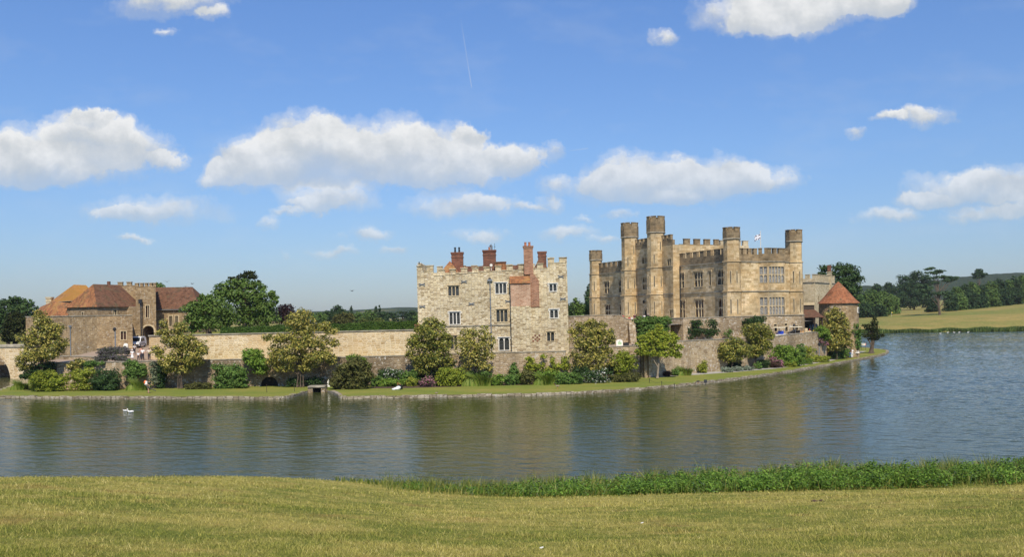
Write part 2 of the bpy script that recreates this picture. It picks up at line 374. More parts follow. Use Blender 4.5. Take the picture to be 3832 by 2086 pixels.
SKY_SAT, SKY_TINT, SKY_STR, CLOUD_B = 1.05, (1.0, 1.0, 1.0), .10, .94
build_sky()
world.cycles.sampling_method = 'MANUAL'; world.cycles.sample_map_resolution = 512

# ------------------------------------------------------------------ shared materials
def mat_lawn(name, straw, green, dry, s1=.18, s2=2.5, fine=40.0, bias=0.0):
    m, nt, b, out = newmat(name); k = N(nt); pos = k.n('NewGeometry').outputs['Position']
    a = k.noise(k.mapping(pos, (1, 1.6, 1)), s1, 5, .62); c = k.noise(k.mapping(pos, (1, 1.7, 1)), s2, 5, .7)
    f = k.math('ADD', k.math('MULTIPLY', a, .62), k.math('MULTIPLY', c, .38))
    col = k.ramp(f, [(.36 + bias, green), (.47 + bias, tuple((x + y) / 2 for x, y in zip(green, straw))), (.56 + bias, straw), (.66 + bias, dry)])
    fn = k.noise(pos, fine, 4, .75); col = k.mix(1, col, k.ramp(fn, [(.25, .6), (.75, 1.35)]), 'MULTIPLY')
    k.l(col, b.inputs['Base Color']); b.inputs['Roughness'].default_value = .95; b.inputs['Specular IOR Level'].default_value = .1
    k.l(k.bump(fn, .7, .04), b.inputs['Normal']); return m
M = {}
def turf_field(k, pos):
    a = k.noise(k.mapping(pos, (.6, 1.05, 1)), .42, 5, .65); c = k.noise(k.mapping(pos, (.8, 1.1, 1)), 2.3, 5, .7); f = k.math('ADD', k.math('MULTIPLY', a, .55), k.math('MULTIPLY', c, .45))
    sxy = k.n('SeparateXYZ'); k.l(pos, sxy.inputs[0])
    f = k.math('ADD', f, k.ramp(k.math('DIVIDE', sxy.outputs[1], 30), [(.33, .475), (.72, .525)])); f = k.math('SUBTRACT', f, .5)  # straw bias rises to the dry crest; its lit blade tips put into colour
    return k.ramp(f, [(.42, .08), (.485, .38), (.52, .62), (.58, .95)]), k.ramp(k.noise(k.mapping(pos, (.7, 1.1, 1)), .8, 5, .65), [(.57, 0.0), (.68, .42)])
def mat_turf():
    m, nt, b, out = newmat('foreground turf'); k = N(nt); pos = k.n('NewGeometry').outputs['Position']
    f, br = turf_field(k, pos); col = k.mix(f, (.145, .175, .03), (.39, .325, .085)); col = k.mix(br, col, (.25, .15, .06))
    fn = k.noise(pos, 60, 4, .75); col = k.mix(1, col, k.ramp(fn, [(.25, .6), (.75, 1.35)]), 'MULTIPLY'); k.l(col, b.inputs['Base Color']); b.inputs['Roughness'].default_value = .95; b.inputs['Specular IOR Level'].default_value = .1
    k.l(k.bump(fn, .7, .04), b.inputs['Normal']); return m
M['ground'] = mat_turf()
M['lawn'] = mat_lawn('moat lawn', (.235, .225, .050), (.150, .190, .034), (.31, .245, .085), .09, .9, 14, .03)
M['meadow'] = mat_lawn('parkland grass', (.275, .22, .068), (.150, .180, .042), (.37, .26, .095), .018, .09, 1.2, .0)
M['soil'] = plain('bed soil', (.075, .045, .028), .95, var=.35, scale=2)
M['gravel'] = plain('gravel path', (.36, .335, .29), .95, var=.14, scale=2.2)
M['ramp'] = plain('ramp tarmac', (.33, .24, .165), .95, var=.12, scale=1.2)
M['kerb'] = rubble('kerb stone', [(.20, .16, .105), (.33, .275, .19), (.46, .40, .30), (.25, .20, .13)], (.10, .08, .05), .7, .22, .06, lichen=.6, stain=.35)
def mat_water():
    m, nt, b, out = newmat('moat water'); k = N(nt); pos = k.n('NewGeometry').outputs['Position']
    b.inputs['Base Color'].default_value = (.044, .054, .015, 1); b.inputs['Roughness'].default_value = .03; b.inputs['IOR'].default_value = 1.33; b.inputs['Specular IOR Level'].default_value = .26
    w0 = k.noise(k.mapping(pos, (.45, 1.1, 1), rot=(0, 0, R(10))), .75, 2, .5)
    w1 = k.noise(k.mapping(pos, (.55, 1.25, 1), rot=(0, 0, R(22))), 1.7, 3, .55)
    w2 = k.noise(k.mapping(pos, (.8, 1.5, 1), rot=(0, 0, R(-18))), 5, 2, .5)
    patch = k.ramp(k.noise(k.mapping(pos, (.6, 1, 1)), .045, 2), [(.35, .55), (.65, 1.25)])
    sx_ = k.n('SeparateXYZ'); k.l(pos, sx_.inputs[0]); wind = k.ramp(k.math('DIVIDE', k.math('ADD', sx_.outputs[0], k.math('MULTIPLY', sx_.outputs[1], .25)), 160), [(.30, .72), (.62, 1.0)])
    patch = k.math('MULTIPLY', patch, k.math('MULTIPLY', wind, 2.0))
    hgt = k.math('MULTIPLY', k.math('ADD', k.math('ADD', k.math('MULTIPLY', w0, 1.3), w1), k.math('MULTIPLY', w2, .28)), patch)
    k.l(k.bump(hgt, 1.0, .034), b.inputs['Normal']); return m
M['water'] = mat_water()

# ------------------------------------------------------------------ water, moat island, far park, hills
mb = MB(); mb.add([(-700, 20, -.16), (700, 20, -.16), (700, 900, -.16), (-700, 900, -.16)], [(0, 1, 2, 3)]); struct(mb, 'water', M['water'])
def waves():
    # rippled surface: real wavelets, calmer in the lee of the castle, choppier on the open lake
    dr = 38 * np.exp(np.arange(0, math.log(352 / 38.0), .0023)); tc = np.linspace(-.66, .69, 640); D, T_ = np.meshgrid(dr, tc, indexing='ij'); X = T_ * D; r = np.random.default_rng(5); Z = np.zeros_like(X)
    for i in range(30):
        lam = .42 * (6.0 ** (i / 29.0)); a = R(80) + r.normal() * .42; kx, ky = math.cos(a) * 2 * math.pi / lam, math.sin(a) * 2 * math.pi / lam
        slope = .028 * (1.0 if lam < 1.3 else .75); Z += slope * lam / (2 * math.pi) * np.sin(kx * X + ky * D + r.random() * 6.28 + .8 * np.sin(X * .07 + D * .05 + i))* np.clip(lam / (D * .0055), 0, 1)
    wind = np.clip((X + .25 * D - 5) / 75, 0, 1) ; gust = .85 + .3 * np.sin(X * .045 + 1.3 * np.sin(D * .03)) * np.sin(D * .06 + X * .02)
    Z *= (.42 + .74 * wind) * gust
    nr, nc = X.shape; V = np.stack([X, D, Z], -1).reshape(-1, 3); i = np.arange((nr - 1) * nc).reshape(nr - 1, nc)[:, :-1].ravel()
    o = mk('water', V.astype(np.float32), np.stack([i, i + 1, i + nc + 1, i + nc], 1).astype(np.int32), M['water'], smooth=True); tag(o, kind='structure')
waves()
def smooth_line(p, n=4):
    out = []
    for i in range(len(p) - 1):
        a, b = Vector(p[max(i - 1, 0)]), Vector(p[i]); c, d = Vector(p[i + 1]), Vector(p[min(i + 2, len(p) - 1)])
        for j in range(n):
            t = j / n
            out.append(.5 * ((2 * b) + (c - a) * t + (2 * a - 5 * b + 4 * c - d) * t * t + (3 * b - a - 3 * c + d) * t ** 3))
    out.append(Vector(p[-1])); return out
def shore(px): return [G(u * S, v * S, 0).xy for u, v in px]
sh_left = shore([(-60, 1003), (0, 1003), (150, 1003.5), (300, 1004.5), (450, 1005), (600, 1005.5), (690, 1005.5), (728, 1002), (760, 993), (788, 985)])
sh_right = shore([(852, 1000), (858, 1004), (900, 1004), (1050, 1002), (1200, 999), (1350, 996), (1500, 990), (1650, 979), (1800, 963), (1950, 943), (2050, 927), (2150, 909), (2215, 896), (2234, 889), (2230, 884), (2205, 881), (2170, 877)])
back = [Vector((62, 232)), Vector((40, 238)), Vector((0, 232)), Vector((-50, 200)), Vector((-66, 165)), Vector((-66.5, 136))]
left_edge = [G(51, 1447, .0).xy, G(-20, 1474, 0).xy]
SL = smooth_line(sh_left, 4); SR = smooth_line(sh_right, 4); SI = smooth_line([sh_left[-1], Vector(G(793 * S, 986 * S, 0).xy), Vector(G(815 * S, 986 * S, 0).xy), Vector(G(838 * S, 992 * S, 0).xy), sh_right[0]], 3)
land = [v for v in SL] + SI[1:-1] + SR + back + left_edge
LZ = .28
tri = tessellate_polygon([[Vector((p.x, p.y, 0)) for p in land]])
mb = MB(); mb.add([(p.x, p.y, LZ) for p in land], tri)
me_ok = struct(mb, 'lawn', M['lawn'])
for p in me_ok.data.polygons:
    if p.normal.z < 0: p.flip()
def kerb(line, name='kerb'):
    rnd = random.Random(5); mb = MB(); L = 0
    pts = []
    for i in range(len(line) - 1):
        a, b = line[i], line[i + 1]; n = max(1, int((b - a).length / .9))
        pts += [a.lerp(b, j / n) for j in range(n)]
    pts.append(line[-1])
    for i in range(len(pts) - 1):
        a, b = pts[i], pts[i + 1]; e = (b - a).normalized(); n = Vector((-e.y, e.x))
        o = rnd.uniform(-.04, .05); w = .42 + rnd.uniform(-.05, .08); zt = LZ + .02 + rnd.uniform(-.05, .04)
        A, B = a + e * .015, b - e * .015
        q = [A - n * (.06 + o), B - n * (.06 + o + rnd.uniform(-.02, .02)), B + n * w, A + n * w]
        mb.hexa([(p.x, p.y, -.5) for p in q], [(p.x, p.y, zt + rnd.uniform(-.012, .012)) for p in q])
    mb2 = mb; return struct(mb2, name, M['kerb'])
kerb([v for v in SL] + SI[1:-1] + SR)
kerb(left_edge[::1] + [SL[0]])
# flower beds (soil) in front of the walls, path
def strip(name, rows, mat, z, kind='structure', zfun=None):
    mb = MB(); n = len(rows)
    pts = [p for a, b in rows for p in (a, b)]
    V = [(p.x, p.y, zfun(p) if zfun else z) for p in pts]
    mb.add(V, [(2 * i, 2 * i + 2, 2 * i + 3, 2 * i + 1) for i in range(n - 1)])
    o = struct(mb, name, mat)
    for p in o.data.polygons:
        if p.normal.z < 0: p.flip()
    return o
g5 = lambda u, v: G(u * S, v * S, LZ).xy
strip('flower_bed', [(g5(75, 974), Vector((-58, 120.5))), (g5(180, 977), Vector((-50, 120.5))), (g5(380, 978), Vector((-40, 120.5))), (g5(520, 976), Vector((-33, 121))), (g5(590, 973), Vector((-29, 121))), (g5(660, 968), Vector((-25, 121))), (g5(770, 968), Vector((-19, 121)))], M['soil'], LZ + .006)
strip('flower_bed', [(g5(905, 978), Vector((-14, 121))), (g5(1000, 978), Vector((-9, 121.5))), (g5(1150, 974), Vector((-3, 121.5))), (g5(1300, 970), Vector((2, 121.5))), (g5(1460, 966), Vector((8, 121.5))), (g5(1560, 958), Vector((13, 123))), (g5(1610, 949), Vector((16, 125)))], M['soil'], LZ + .006)
strip('flower_bed', [(g5(1655, 945), Vector((18.9, 125.2))), (g5(1740, 941), Vector((27.5, 131.5))), (g5(1830, 936), Vector((34, 137))), (g5(1960, 922), Vector((44, 148))), (g5(2060, 904), Vector((53, 157))), (g5(2110, 896), Vector((61, 172))), (g5(2138, 889.5), Vector((65, 180)))], M['soil'], LZ + .006)
strip('path', [(g5(u, a), g5(u2, b)) for u, a, u2, b in ((1604, 951, 1606, 946), (1660, 949.5, 1662, 943), (1760, 943.5, 1765, 938), (1850, 937, 1860, 932), (1950, 928.5, 1960, 923.5), (2030, 918.5, 2040, 913.5), (2090, 909, 2100, 903.5), (2130, 899, 2135, 893.5), (2160, 890, 2150, 887), (2180, 884.5, 2152, 884.5))], M['gravel'], LZ + .012)

# far shore and parkland behind: one sheet from the lake edge out to the hills
def lerp_tab(t, x): return float(np.interp(x, [a for a, _ in t], [b for _, b in t]))
EDGE = [(-.75, 190), (-.45, 215), (-.2, 262), (.1, 300), (.3, 338), (.62, 338), (.8, 300)]
RISE = [(-.75, 3.0), (-.2, 2.0), (.28, 5.0), (.38, 5.8), (.45, 7.2), (.55, 10.0), (.65, 13.0), (.8, 17)]
def meadow_z(t, d):
    e = lerp_tab(EDGE, t); r = lerp_tab(RISE, t); x = (d - e) / 100.0
    if x < 0: return -.6
    z = .35 + min(x * 10, 1) * .35 + (r - .5) * (1 - math.exp(-max(x - .08, 0) * 2.0)) 
    if d > 520 and t > .15: z += (d - 520) * .012
    return z
ts = np.linspace(-.8, .85, 67); dd = [0, 2, 6, 14, 24, 36, 50, 66, 84, 104, 128, 160, 200, 260, 340, 450, 600, 850, 1200]
mb = MB(); V = []
for t in ts:
    e = lerp_tab(EDGE, t) + 2.0 * math.sin(t * 55) + 1.4 * math.sin(t * 131)
    for x in dd:
        d = e + x; V.append((t * d, d, meadow_z(t, d) if x > 0 else -.5))
nd = len(dd)
mb.add(V, [(i * nd + j, (i + 1) * nd + j, (i + 1) * nd + j + 1, i * nd + j + 1) for i in range(len(ts) - 1) for j in range(nd - 1)])
struct(mb, 'meadow', M['meadow'], smooth=True)
# distant wooded hills
def mat_hill():
    m, nt, b, out = newmat('distant hill'); k = N(nt); pos = k.n('NewGeometry').outputs['Position']
    f = k.noise(k.mapping(pos, (1, .35, 1)), .0045, 4, .6)
    c = k.ramp(f, [(.50, (.035, .055, .024)), (.60, (.045, .070, .028)), (.625, (.17, .165, .075)), (.70, (.12, .14, .055))], 'LINEAR')
    fn = k.noise(pos, .06, 4, .8); c = k.mix(1, c, k.ramp(fn, [(.3, .6), (.7, 1.3)]), 'MULTIPLY')
    k.l(c, b.inputs['Base Color']); b.inputs['Roughness'].default_value = 1; b.inputs['Specular IOR Level'].default_value = 0
    k.l(k.bump(fn, 1, 12), b.inputs['Normal']); return m
M['hill'] = mat_hill()
def hill(name, d0, prof, dep):
    """prof: (u, v) skyline in photo px / 1.4876"""
    us = np.linspace(prof[0][0], prof[-1][0], 90); mb = MB(); V = []; rnd = random.Random(3)
    for u in us:
        v = lerp_tab(prof, u); top = W(u * S, v * S, d0 + dep)
        jit = rnd.uniform(-1.5, 1.5)
        for j, (fd, fz) in enumerate(((0, -.02), (.25, .35), (.5, .66), (.75, .88), (1, 1), (1.3, 1.02), (1.8, .6), (2.4, -.02))):
            d = d0 + dep * fd; k_ = d / (d0 + dep); z = 3 + (top.z - 3 + jit * (fd == 1)) * fz
            V.append((top.x * k_, d, z))
    mb.add(V, [(i * 8 + j, (i + 1) * 8 + j, (i + 1) * 8 + j + 1, i * 8 + j + 1) for i in range(len(us) - 1) for j in range(7)])
    return struct(mb, name, M['hill'], smooth=True)
hill('hills', 1500, [(1900, 740), (2080, 728), (2180, 719), (2260, 722), (2340, 706), (2420, 697), (2480, 691), (2540, 689), (2580, 686), (2800, 684), (3000, 700)], 700)
hill('hills', 1900, [(-400, 790), (300, 792), (700, 786), (900, 781), (960, 777), (1020, 774), (1080, 773), (1300, 779), (1500, 776), (1700, 760), (1950, 742)], 800)

hz = MB(); hz.box(-6500, 6500, -80, 4300, -2.0, 190); hm = bpy.data.materials.new('thin air'); hm.use_nodes = True; hm.node_tree.nodes.clear()
ho = hm.node_tree.nodes.new('ShaderNodeOutputMaterial'); hv = hm.node_tree.nodes.new('ShaderNodeVolumePrincipled'); hm.node_tree.links.new(hv.outputs[0], ho.inputs['Volume'])
hv.inputs['Color'].default_value = (.92, .96, 1.0, 1); hv.inputs['Density'].default_value = .00007; hv.inputs['Anisotropy'].default_value = .1
tag(hz.build('haze', hm, uv=False), kind='stuff')
# foreground slope
def fz(x, y):
    z = 8.15 - .048 * y - .0026 * y * y
    if y > 27: z -= (y - 27) ** 2 * .004
    t = min(max((x + 9.5) / 10.5, 0), 1); t = t * t * (3 - 2 * t)
    d = .86 - .022 * max(0, x - 3)
    z -= t * d * min(1, max(y, 0) / 22)
    z += (.05 * math.sin(x * .33 + y * .3) + .035 * math.sin(y * .9 - x * .35) + .05 * math.sin(x * .13 + .7)) * min(1, max(y, 0) / 10)
    return z
xs = np.linspace(-44, 44, 111); ys = np.concatenate([np.linspace(-6, 30, 73), np.linspace(31, 60, 24)])
mb = MB(); V = [(x, y, max(fz(x, y), -1.0)) for x in xs for y in ys]; nd = len(ys)
mb.add(V, [(i * nd + j, (i + 1) * nd + j, (i + 1) * nd + j + 1, i * nd + j + 1) for i in range(len(xs) - 1) for j in range(nd - 1)])
struct(mb, 'ground', M['ground'], smooth=True)
# ------------------------------------------------------------------ building materials
M['glor'] = rubble('tower rubble stone', [(.30, .22, .12), (.60, .49, .30), (.68, .57, .37), (.64, .53, .33), (.38, .28, .16), (.72, .62, .43), (.58, .47, .28)], (.58, .49, .33), .44, .23, .05, lichen=.3, stain=.22, bump=.8)
M['ash'] = bricks('castle ashlar', (.40, .285, .145), (.66, .52, .32), (.45, .35, .215), .95, .40, .012, .4, (.56, .34, .13), .42, (.56, .43, .24), dark=(.17, .14, .095))
M['ashw'] = bricks('weathered parapet stone', (.19, .145, .085), (.36, .275, .165), (.20, .15, .095), .85, .36, .014, .5, (.32, .20, .09), .4, dark=(.09, .075, .055))
M['trim'] = plain('dressed stone trim', (.54, .43, .26), .9, var=.22, scale=1.5)
M['trimw'] = plain('painted stone frame', (.74, .70, .61), .8, var=.08)
M['trimg'] = plain('weathered coping', (.31, .275, .205), .95, var=.4, scale=1.2)
M['pale'] = rubble('pale new rubble wall', [(.46, .32, .16), (.68, .53, .32), (.60, .46, .26), (.72, .58, .38), (.54, .38, .19), (.66, .54, .36)], (.74, .62, .43), .66, .32, .07, stain=.16, bump=.6, warm=(.62, .41, .19))
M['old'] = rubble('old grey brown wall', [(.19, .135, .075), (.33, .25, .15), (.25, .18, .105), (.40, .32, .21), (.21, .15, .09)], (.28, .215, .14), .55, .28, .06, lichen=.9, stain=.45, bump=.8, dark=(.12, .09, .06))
M['oldw'] = rubble('lichened terrace wall', [(.28, .195, .11), (.47, .36, .22), (.37, .275, .16), (.53, .42, .28), (.33, .24, .14)], (.43, .335, .22), .55, .28, .06, lichen=1.0, stain=.42, bump=.8, dark=(.19, .145, .095))
M['gate'] = rubble('gatehouse stone', [(.24, .16, .08), (.40, .28, .15), (.33, .225, .12), (.48, .35, .20), (.28, .19, .10)], (.40, .30, .175), .55, .28, .06, lichen=.5, stain=.35, bump=.8, dark=(.20, .145, .085))
M['maid'] = rubble('cream rubble block', [(.40, .31, .18), (.56, .46, .29), (.49, .39, .23), (.62, .52, .35)], (.58, .49, .33), .6, .3, .06, lichen=.2, stain=.25)
M['tile_d'] = tiles('dark clay tiles', [(.062, .036, .026), (.115, .056, .034), (.175, .085, .048), (.10, .055, .036), (.145, .075, .045)])
M['tile_r'] = tiles('red clay tiles', [(.12, .052, .028), (.27, .105, .045), (.38, .17, .07), (.17, .08, .042), (.30, .13, .05)], (.36, .20, .07), .25)
M['tile_o'] = tiles('lichened orange tiles', [(.18, .075, .032), (.34, .15, .05), (.40, .20, .075), (.25, .11, .045)], (.33, .165, .035), .7)
M['tile_c'] = tiles('conical roof tiles', [(.15, .056, .03), (.29, .105, .048), (.36, .15, .07), (.20, .08, .04), (.31, .12, .052)])
M['brick'] = bricks('red brick', (.22, .09, .052), (.44, .215, .13), (.44, .34, .24), .46, .17, .02, .8, (.34, .12, .05), .35, bump=.4)
M['brickl'] = bricks('pale orange brick', (.40, .20, .12), (.62, .40, .27), (.56, .45, .32), .46, .17, .02, .8, (.46, .20, .10), .35, bump=.4)
M['brickd'] = bricks('sooty brick', (.13, .048, .03), (.28, .105, .06), (.22, .15, .11), .46, .17, .02, .9, (.10, .05, .035), .45)
M['glass'] = glass('leaded glass')
M['glassr'] = glass('curtained glass', (.05, .014, .010), .1)
M['glassp'] = glass('net curtained glass', (.22, .21, .19), .15, .2)
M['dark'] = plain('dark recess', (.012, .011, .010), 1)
M['iron'] = plain('painted iron', (.03, .033, .036), .5, .3)
M['lead'] = plain('lead pipe', (.20, .22, .24), .6, .2)
M['terra'] = plain('terracotta', (.42, .15, .07), .8)
M['wood'] = plain('dark oak', (.05, .033, .02), .7)
M['leadroof'] = plain('lead roof', (.2, .2, .2), .7)

def facade(mb, o, e, L, z0, z1, opens=(), rev=.3):
    """wall plane from o=(x,y) along unit e, outward normal = e rotated -90 deg; real openings with reveals"""
    n = Vector((e[1], -e[0])); e = Vector((e[0], e[1])); o = Vector((o[0], o[1]))
    P = lambda s, z, d=0.0: ((o + e * s - n * d).x, (o + e * s - n * d).y, z)
    ss = sorted({0.0, L} | {x for q in opens for x in q[:2]}); zs = sorted({z0, z1} | {x for q in opens for x in q[2:4]})
    for i in range(len(ss) - 1):
        for j in range(len(zs) - 1):
            cs, cz = (ss[i] + ss[i + 1]) / 2, (zs[j] + zs[j + 1]) / 2
            if any(q[0] < cs < q[1] and q[2] < cz < q[3] for q in opens): continue
            mb.quad(P(ss[i], zs[j]), P(ss[i + 1], zs[j]), P(ss[i + 1], zs[j + 1]), P(ss[i], zs[j + 1]))
    for (a, b, c, d) in opens:
        mb.quad(P(a, c), P(a, c, rev), P(a, d, rev), P(a, d)); mb.quad(P(b, c, rev), P(b, c), P(b, d), P(b, d, rev))
        mb.quad(P(a, d), P(a, d, rev), P(b, d, rev), P(b, d)); mb.quad(P(a, c, rev), P(a, c), P(b, c), P(b, c, rev))
def window(par, o, e, q, lights=2, rows=1, arch=True, mat='trim', gl='glass', rev=.3, hood=True, fw=.10, name='window', label=None, proud=.03):
    """stone window: surround, mullions, transom, arched heads, hood mould (one mesh) + pane child"""
    n = Vector((e[1], -e[0])); e = Vector((e[0], e[1])); o = Vector((o[0], o[1])); a, b, c, d = q
    mb = MB()
    def blk(s0, s1, zz0, zz1, d0, d1):
        pts = [o + e * s0 - n * d0, o + e * s1 - n * d0, o + e * s1 - n * d1, o + e * s0 - n * d1]
        mb.hexa([(p.x, p.y, zz0) for p in pts], [(p.x, p.y, zz1) for p in pts])
    f = fw
    fr = -proud; bk = rev - .03
    blk(a - f, a, c - f, d + f, fr, bk); blk(b, b + f, c - f, d + f, fr, bk); blk(a, b, d, d + f, fr + .003, bk); blk(a, b, c - f, c, fr - .04, bk)
    w = (b - a) / lights; mw = min(.11, w * .24)
    for i in range(1, lights): blk(a + w * i - mw / 2, a + w * i + mw / 2, c, d, .06, bk - .01)
    hs = (d - c) / rows
    for j in range(1, rows): blk(a, b, c + hs * j - mw / 2, c + hs * j + mw / 2, .063, bk - .012)
    if arch:
        for j in range(rows):
            top = c + hs * (j + 1) - (0 if j == rows - 1 else mw / 2)
            for i in range(lights):
                x0 = a + w * i + (mw / 2 if i else 0); x1 = a + w * (i + 1) - (mw / 2 if i < lights - 1 else 0); xm = (x0 + x1) / 2; r = min((x1 - x0) * .62, hs * .4)
                for sgn, xe in ((1, x0), (-1, x1)):
                    arc = [(xe + sgn * abs(xm - xe) * (1 - math.cos(g)), top - r + r * math.sin(g) - .02) for g in (0, .45, .9, 1.3, math.pi / 2)]
                    poly = arc + [(xm, top), (xe, top)]
                    pf = [o + e * s - n * .08 for s, _ in poly]; pb = [o + e * s - n * (bk - .02) for s, _ in poly]
                    mb.hexa([(p.x, p.y, t[1]) for p, t in zip(pb, poly)], [(p.x, p.y, t[1]) for p, t in zip(pf, poly)])
    if hood:
        hz = d + f + .02
        blk(a - f - .14, b + f + .14, hz, hz + .10, -.13, .02)
        for s in (a - f - .14, b + f + .04): blk(s, s + .10, hz - .3, hz - .002, -.11, .02)
    W_ = mb.build(name, M[mat], par)
    if label: W_['label'] = label
    mb = MB(); P = lambda s, z: ((o + e * s - n * (rev - .05)).x, (o + e * s - n * (rev - .05)).y, z)
    mb.quad(P(a, c), P(b, c), P(b, d), P(a, d)); mb.build('pane', M[gl], W_)
    return W_
def parapet(mb, A, B, z0, hs, hm, mw, gw, th=.45, cop=True, start=0.0, out=.0):
    """crenellated parapet from A to B: solid course hs, merlons hm; outer face on the A-B line"""
    A = Vector(A); B = Vector(B); L = (B - A).length; e = (B - A) / L; n = Vector((e.y, -e.x))
    A = A + n * out; B = B + n * out
    c = (A + B) / 2 - n * th / 2
    mb.obox(c, e, L / 2, th / 2, z0, z0 + hs, True, True)
    s = start
    while s < L - .15:
        s1 = min(s + mw, L)
        m = A + e * (s + s1) / 2 - n * th / 2
        mb.obox(m, e, (s1 - s) / 2 - .004, th / 2 - .004, z0 + hs, z0 + hs + hm, False, True)
        if cop: mb.obox(m, e, (s1 - s) / 2 + .05, th / 2 + .07, z0 + hs + hm + .002, z0 + hs + hm + .11)
        s += mw + gw
def slab(mb, c, e, hw, hd, z0, z1): mb.obox(c, e, hw, hd, z0, z1)
def ring_battlement(mb, c, r, z0, hs, hm, ph, n=8, th=.32, frac=.62):
    mb.ngon(c, r, r, z0, z0 + hs, n, ph)
    for i in range(n):
        a0 = ph + 2 * math.pi * i / n; a1 = ph + 2 * math.pi * (i + 1) / n
        p0 = Vector((c[0] + r * math.cos(a0), c[1] + r * math.sin(a0))); p1 = Vector((c[0] + r * math.cos(a1), c[1] + r * math.sin(a1)))
        m = (p0 + p1) / 2; e = (p1 - p0).normalized(); nn = (Vector((c[0], c[1])) - m).normalized(); L = (p1 - p0).length * frac / 2
        mb.obox(m + nn * th / 2, e, L, th / 2 - .004, z0 + hs, z0 + hs + hm, False, True)
        mb.obox(m + nn * th / 2, e, L + .04, th / 2 + .06, z0 + hs + hm + .002, z0 + hs + hm + .12)
def chimney(par, cx, cy, w, d, z0, z1, mat, pots=2, potmat='terra', cap=True, e=(1, 0), poth=.7, name='chimney'):
    mb = MB(); mb.obox((cx, cy), e, w / 2, d / 2, z0, z1)
    if cap:
        mb.obox((cx, cy), e, w / 2 + .06, d / 2 + .06, z1 - .75, z1 - .6); mb.obox((cx, cy), e, w / 2 + .05, d / 2 + .05, z1 - .28, z1 - .14); mb.obox((cx, cy), e, w / 2 + .1, d / 2 + .1, z1 - .139, z1 + .06)
    c = mb.build(name, M[mat], par)
    for i in range(pots):
        mb = MB(); x = (i - (pots - 1) / 2) * min(.6, w / max(pots, 1) * .8)
        q = (cx + e[0] * x, cy + e[1] * x); z = z1 + .06
        mb.ngon(q, .15, .12, z + .002, z + poth * .85, 10); mb.ngon(q, .16, .16, z + poth * .852, z + poth, 10)
        mb.build('chimney_pot', M[potmat], c)
    return c
rotp = lambda e: (-e[1], e[0])

# ================================================================== THE TALL SQUARE TOWER HOUSE (centre)
GD = 124.0
gx0, gx1 = XU(1566, GD, 10), XU(2128, GD, 10); gL = gx1 - gx0
gz = lambda y, x=None: ZV(880 + y / 2.337, gx0 + gL / 2, GD)
gs = lambda x: XU(1500 + x / 2.337, GD, 10) - gx0
T = thing('stone_tower_house', 'tall pale rubble stone tower house with red brick chimneys and battlements on the moat wall', 'tower house', (gx0 + gL / 2, GD, 3.2))
def gq(x0, x1, y0, y1): # surround box in the zoomed picture -> opening
    return (gs(x0) + .16, gs(x1) - .16, gz(y1) + .16, gz(y0) - .16)
GW = [((415, 528, 430, 532), 3, 'trim', 'glass'), ((420, 530, 660, 782), 3, 'trimw', 'glass'), ((425, 500, 868, 1000), 2, 'trim', 'glass'), ((828, 943, 415, 523), 3, 'trimw', 'glass'), ((830, 947, 648, 772), 3, 'trim', 'glass'), ((848, 955, 895, 1020), 2, 'trimw', 'glass'), ((1300, 1382, 435, 515), 2, 'trimw', 'glass'), ((1300, 1388, 660, 748), 2, 'trimw', 'glass'), ((1268, 1350, 855, 952), 2, 'trim', 'glass')]
opens = [gq(*q) for q, _, _, _ in GW]
z_base, z_top = 1.5, gz(318)
mb = MB(); facade(mb, (gx0, GD), (1, 0), gL, z_base, z_top, opens, .32)
facade(mb, (gx1, GD), (0, 1), 15, z_base, z_top, [(3, 4, 12, 13.6), (9, 10, 12, 13.6)]); facade(mb, (gx1, GD + 15), (-1, 0), gL, z_base, z_top); facade(mb, (gx0, GD + 15), (0, -1), 15, z_base, z_top, [(4, 5, 12, 13.6), (10, 11, 12, 13.6)])
mb.build('wall', M['glor'], T)
for (q, l, m, g), op in zip(GW, opens): window(T, (gx0, GD), (1, 0), op, l, 1, True, m, g, .32)
for sx, e, o in ((0, (0, 1), (gx1, GD)), (1, (0, -1), (gx0, GD + 15))):
    for a in ((3, 9), (4, 10))[sx]: window(T, o, e, (a, a + 1, 12, 13.6), 2)
# parapet: explicit merlons as in the picture
mb = MB(); TH = .5
MER = [(138, 203, 252, 300), (240, 300, 252, 340), (343, 397, 290, 340), (440, 495, 287, 335), (540, 595, 282, 328), (638, 693, 279, 322), (740, 793, 277, 318), (840, 893, 269, 318), (940, 995, 265, 312), (1043, 1094, 262, 305), (1205, 1260, 260, 303), (1302, 1357, 212, 300), (1402, 1462, 212, 258)]
segs = [(138, 203, 300), (203, 300, 302), (300, 397, 345), (397, 495, 340), (495, 595, 333), (595, 693, 326), (693, 793, 320), (793, 893, 320), (893, 995, 315), (995, 1100, 312), (1100, 1200, 306), (1200, 1302, 304), (1302, 1462, 260)]
for a, b, y in segs:
    x0, x1 = gx0 + gs(a), gx0 + gs(b); x0 = max(x0, gx0) if a < 150 else x0; x1 = min(x1, gx1) if b > 1450 else x1
    mb.box(x0, x1, GD - .003, GD + TH, z_top - .6, gz(y))
    if not any(m[0] - 8 <= a and b <= m[1] + 8 for m in MER): mb.box(x0 + .04, x1 - .04, GD - .07, GD + TH + .03, gz(y) + .002, gz(y) + .09)
for a, b, y0, y1 in MER:
    x0, x1 = gx0 + gs(a), gx0 + gs(b)
    if a < 150: x0 = gx0
    if b > 1450: x1 = gx1
    mb.box(x0, x1, GD - .006, GD + TH - .004, gz(y1) - .3, gz(y0) - .10); mb.box(x0 - .06, x1 + .06, GD - .10, GD + TH + .05, gz(y0) - .098, gz(y0) + .03)
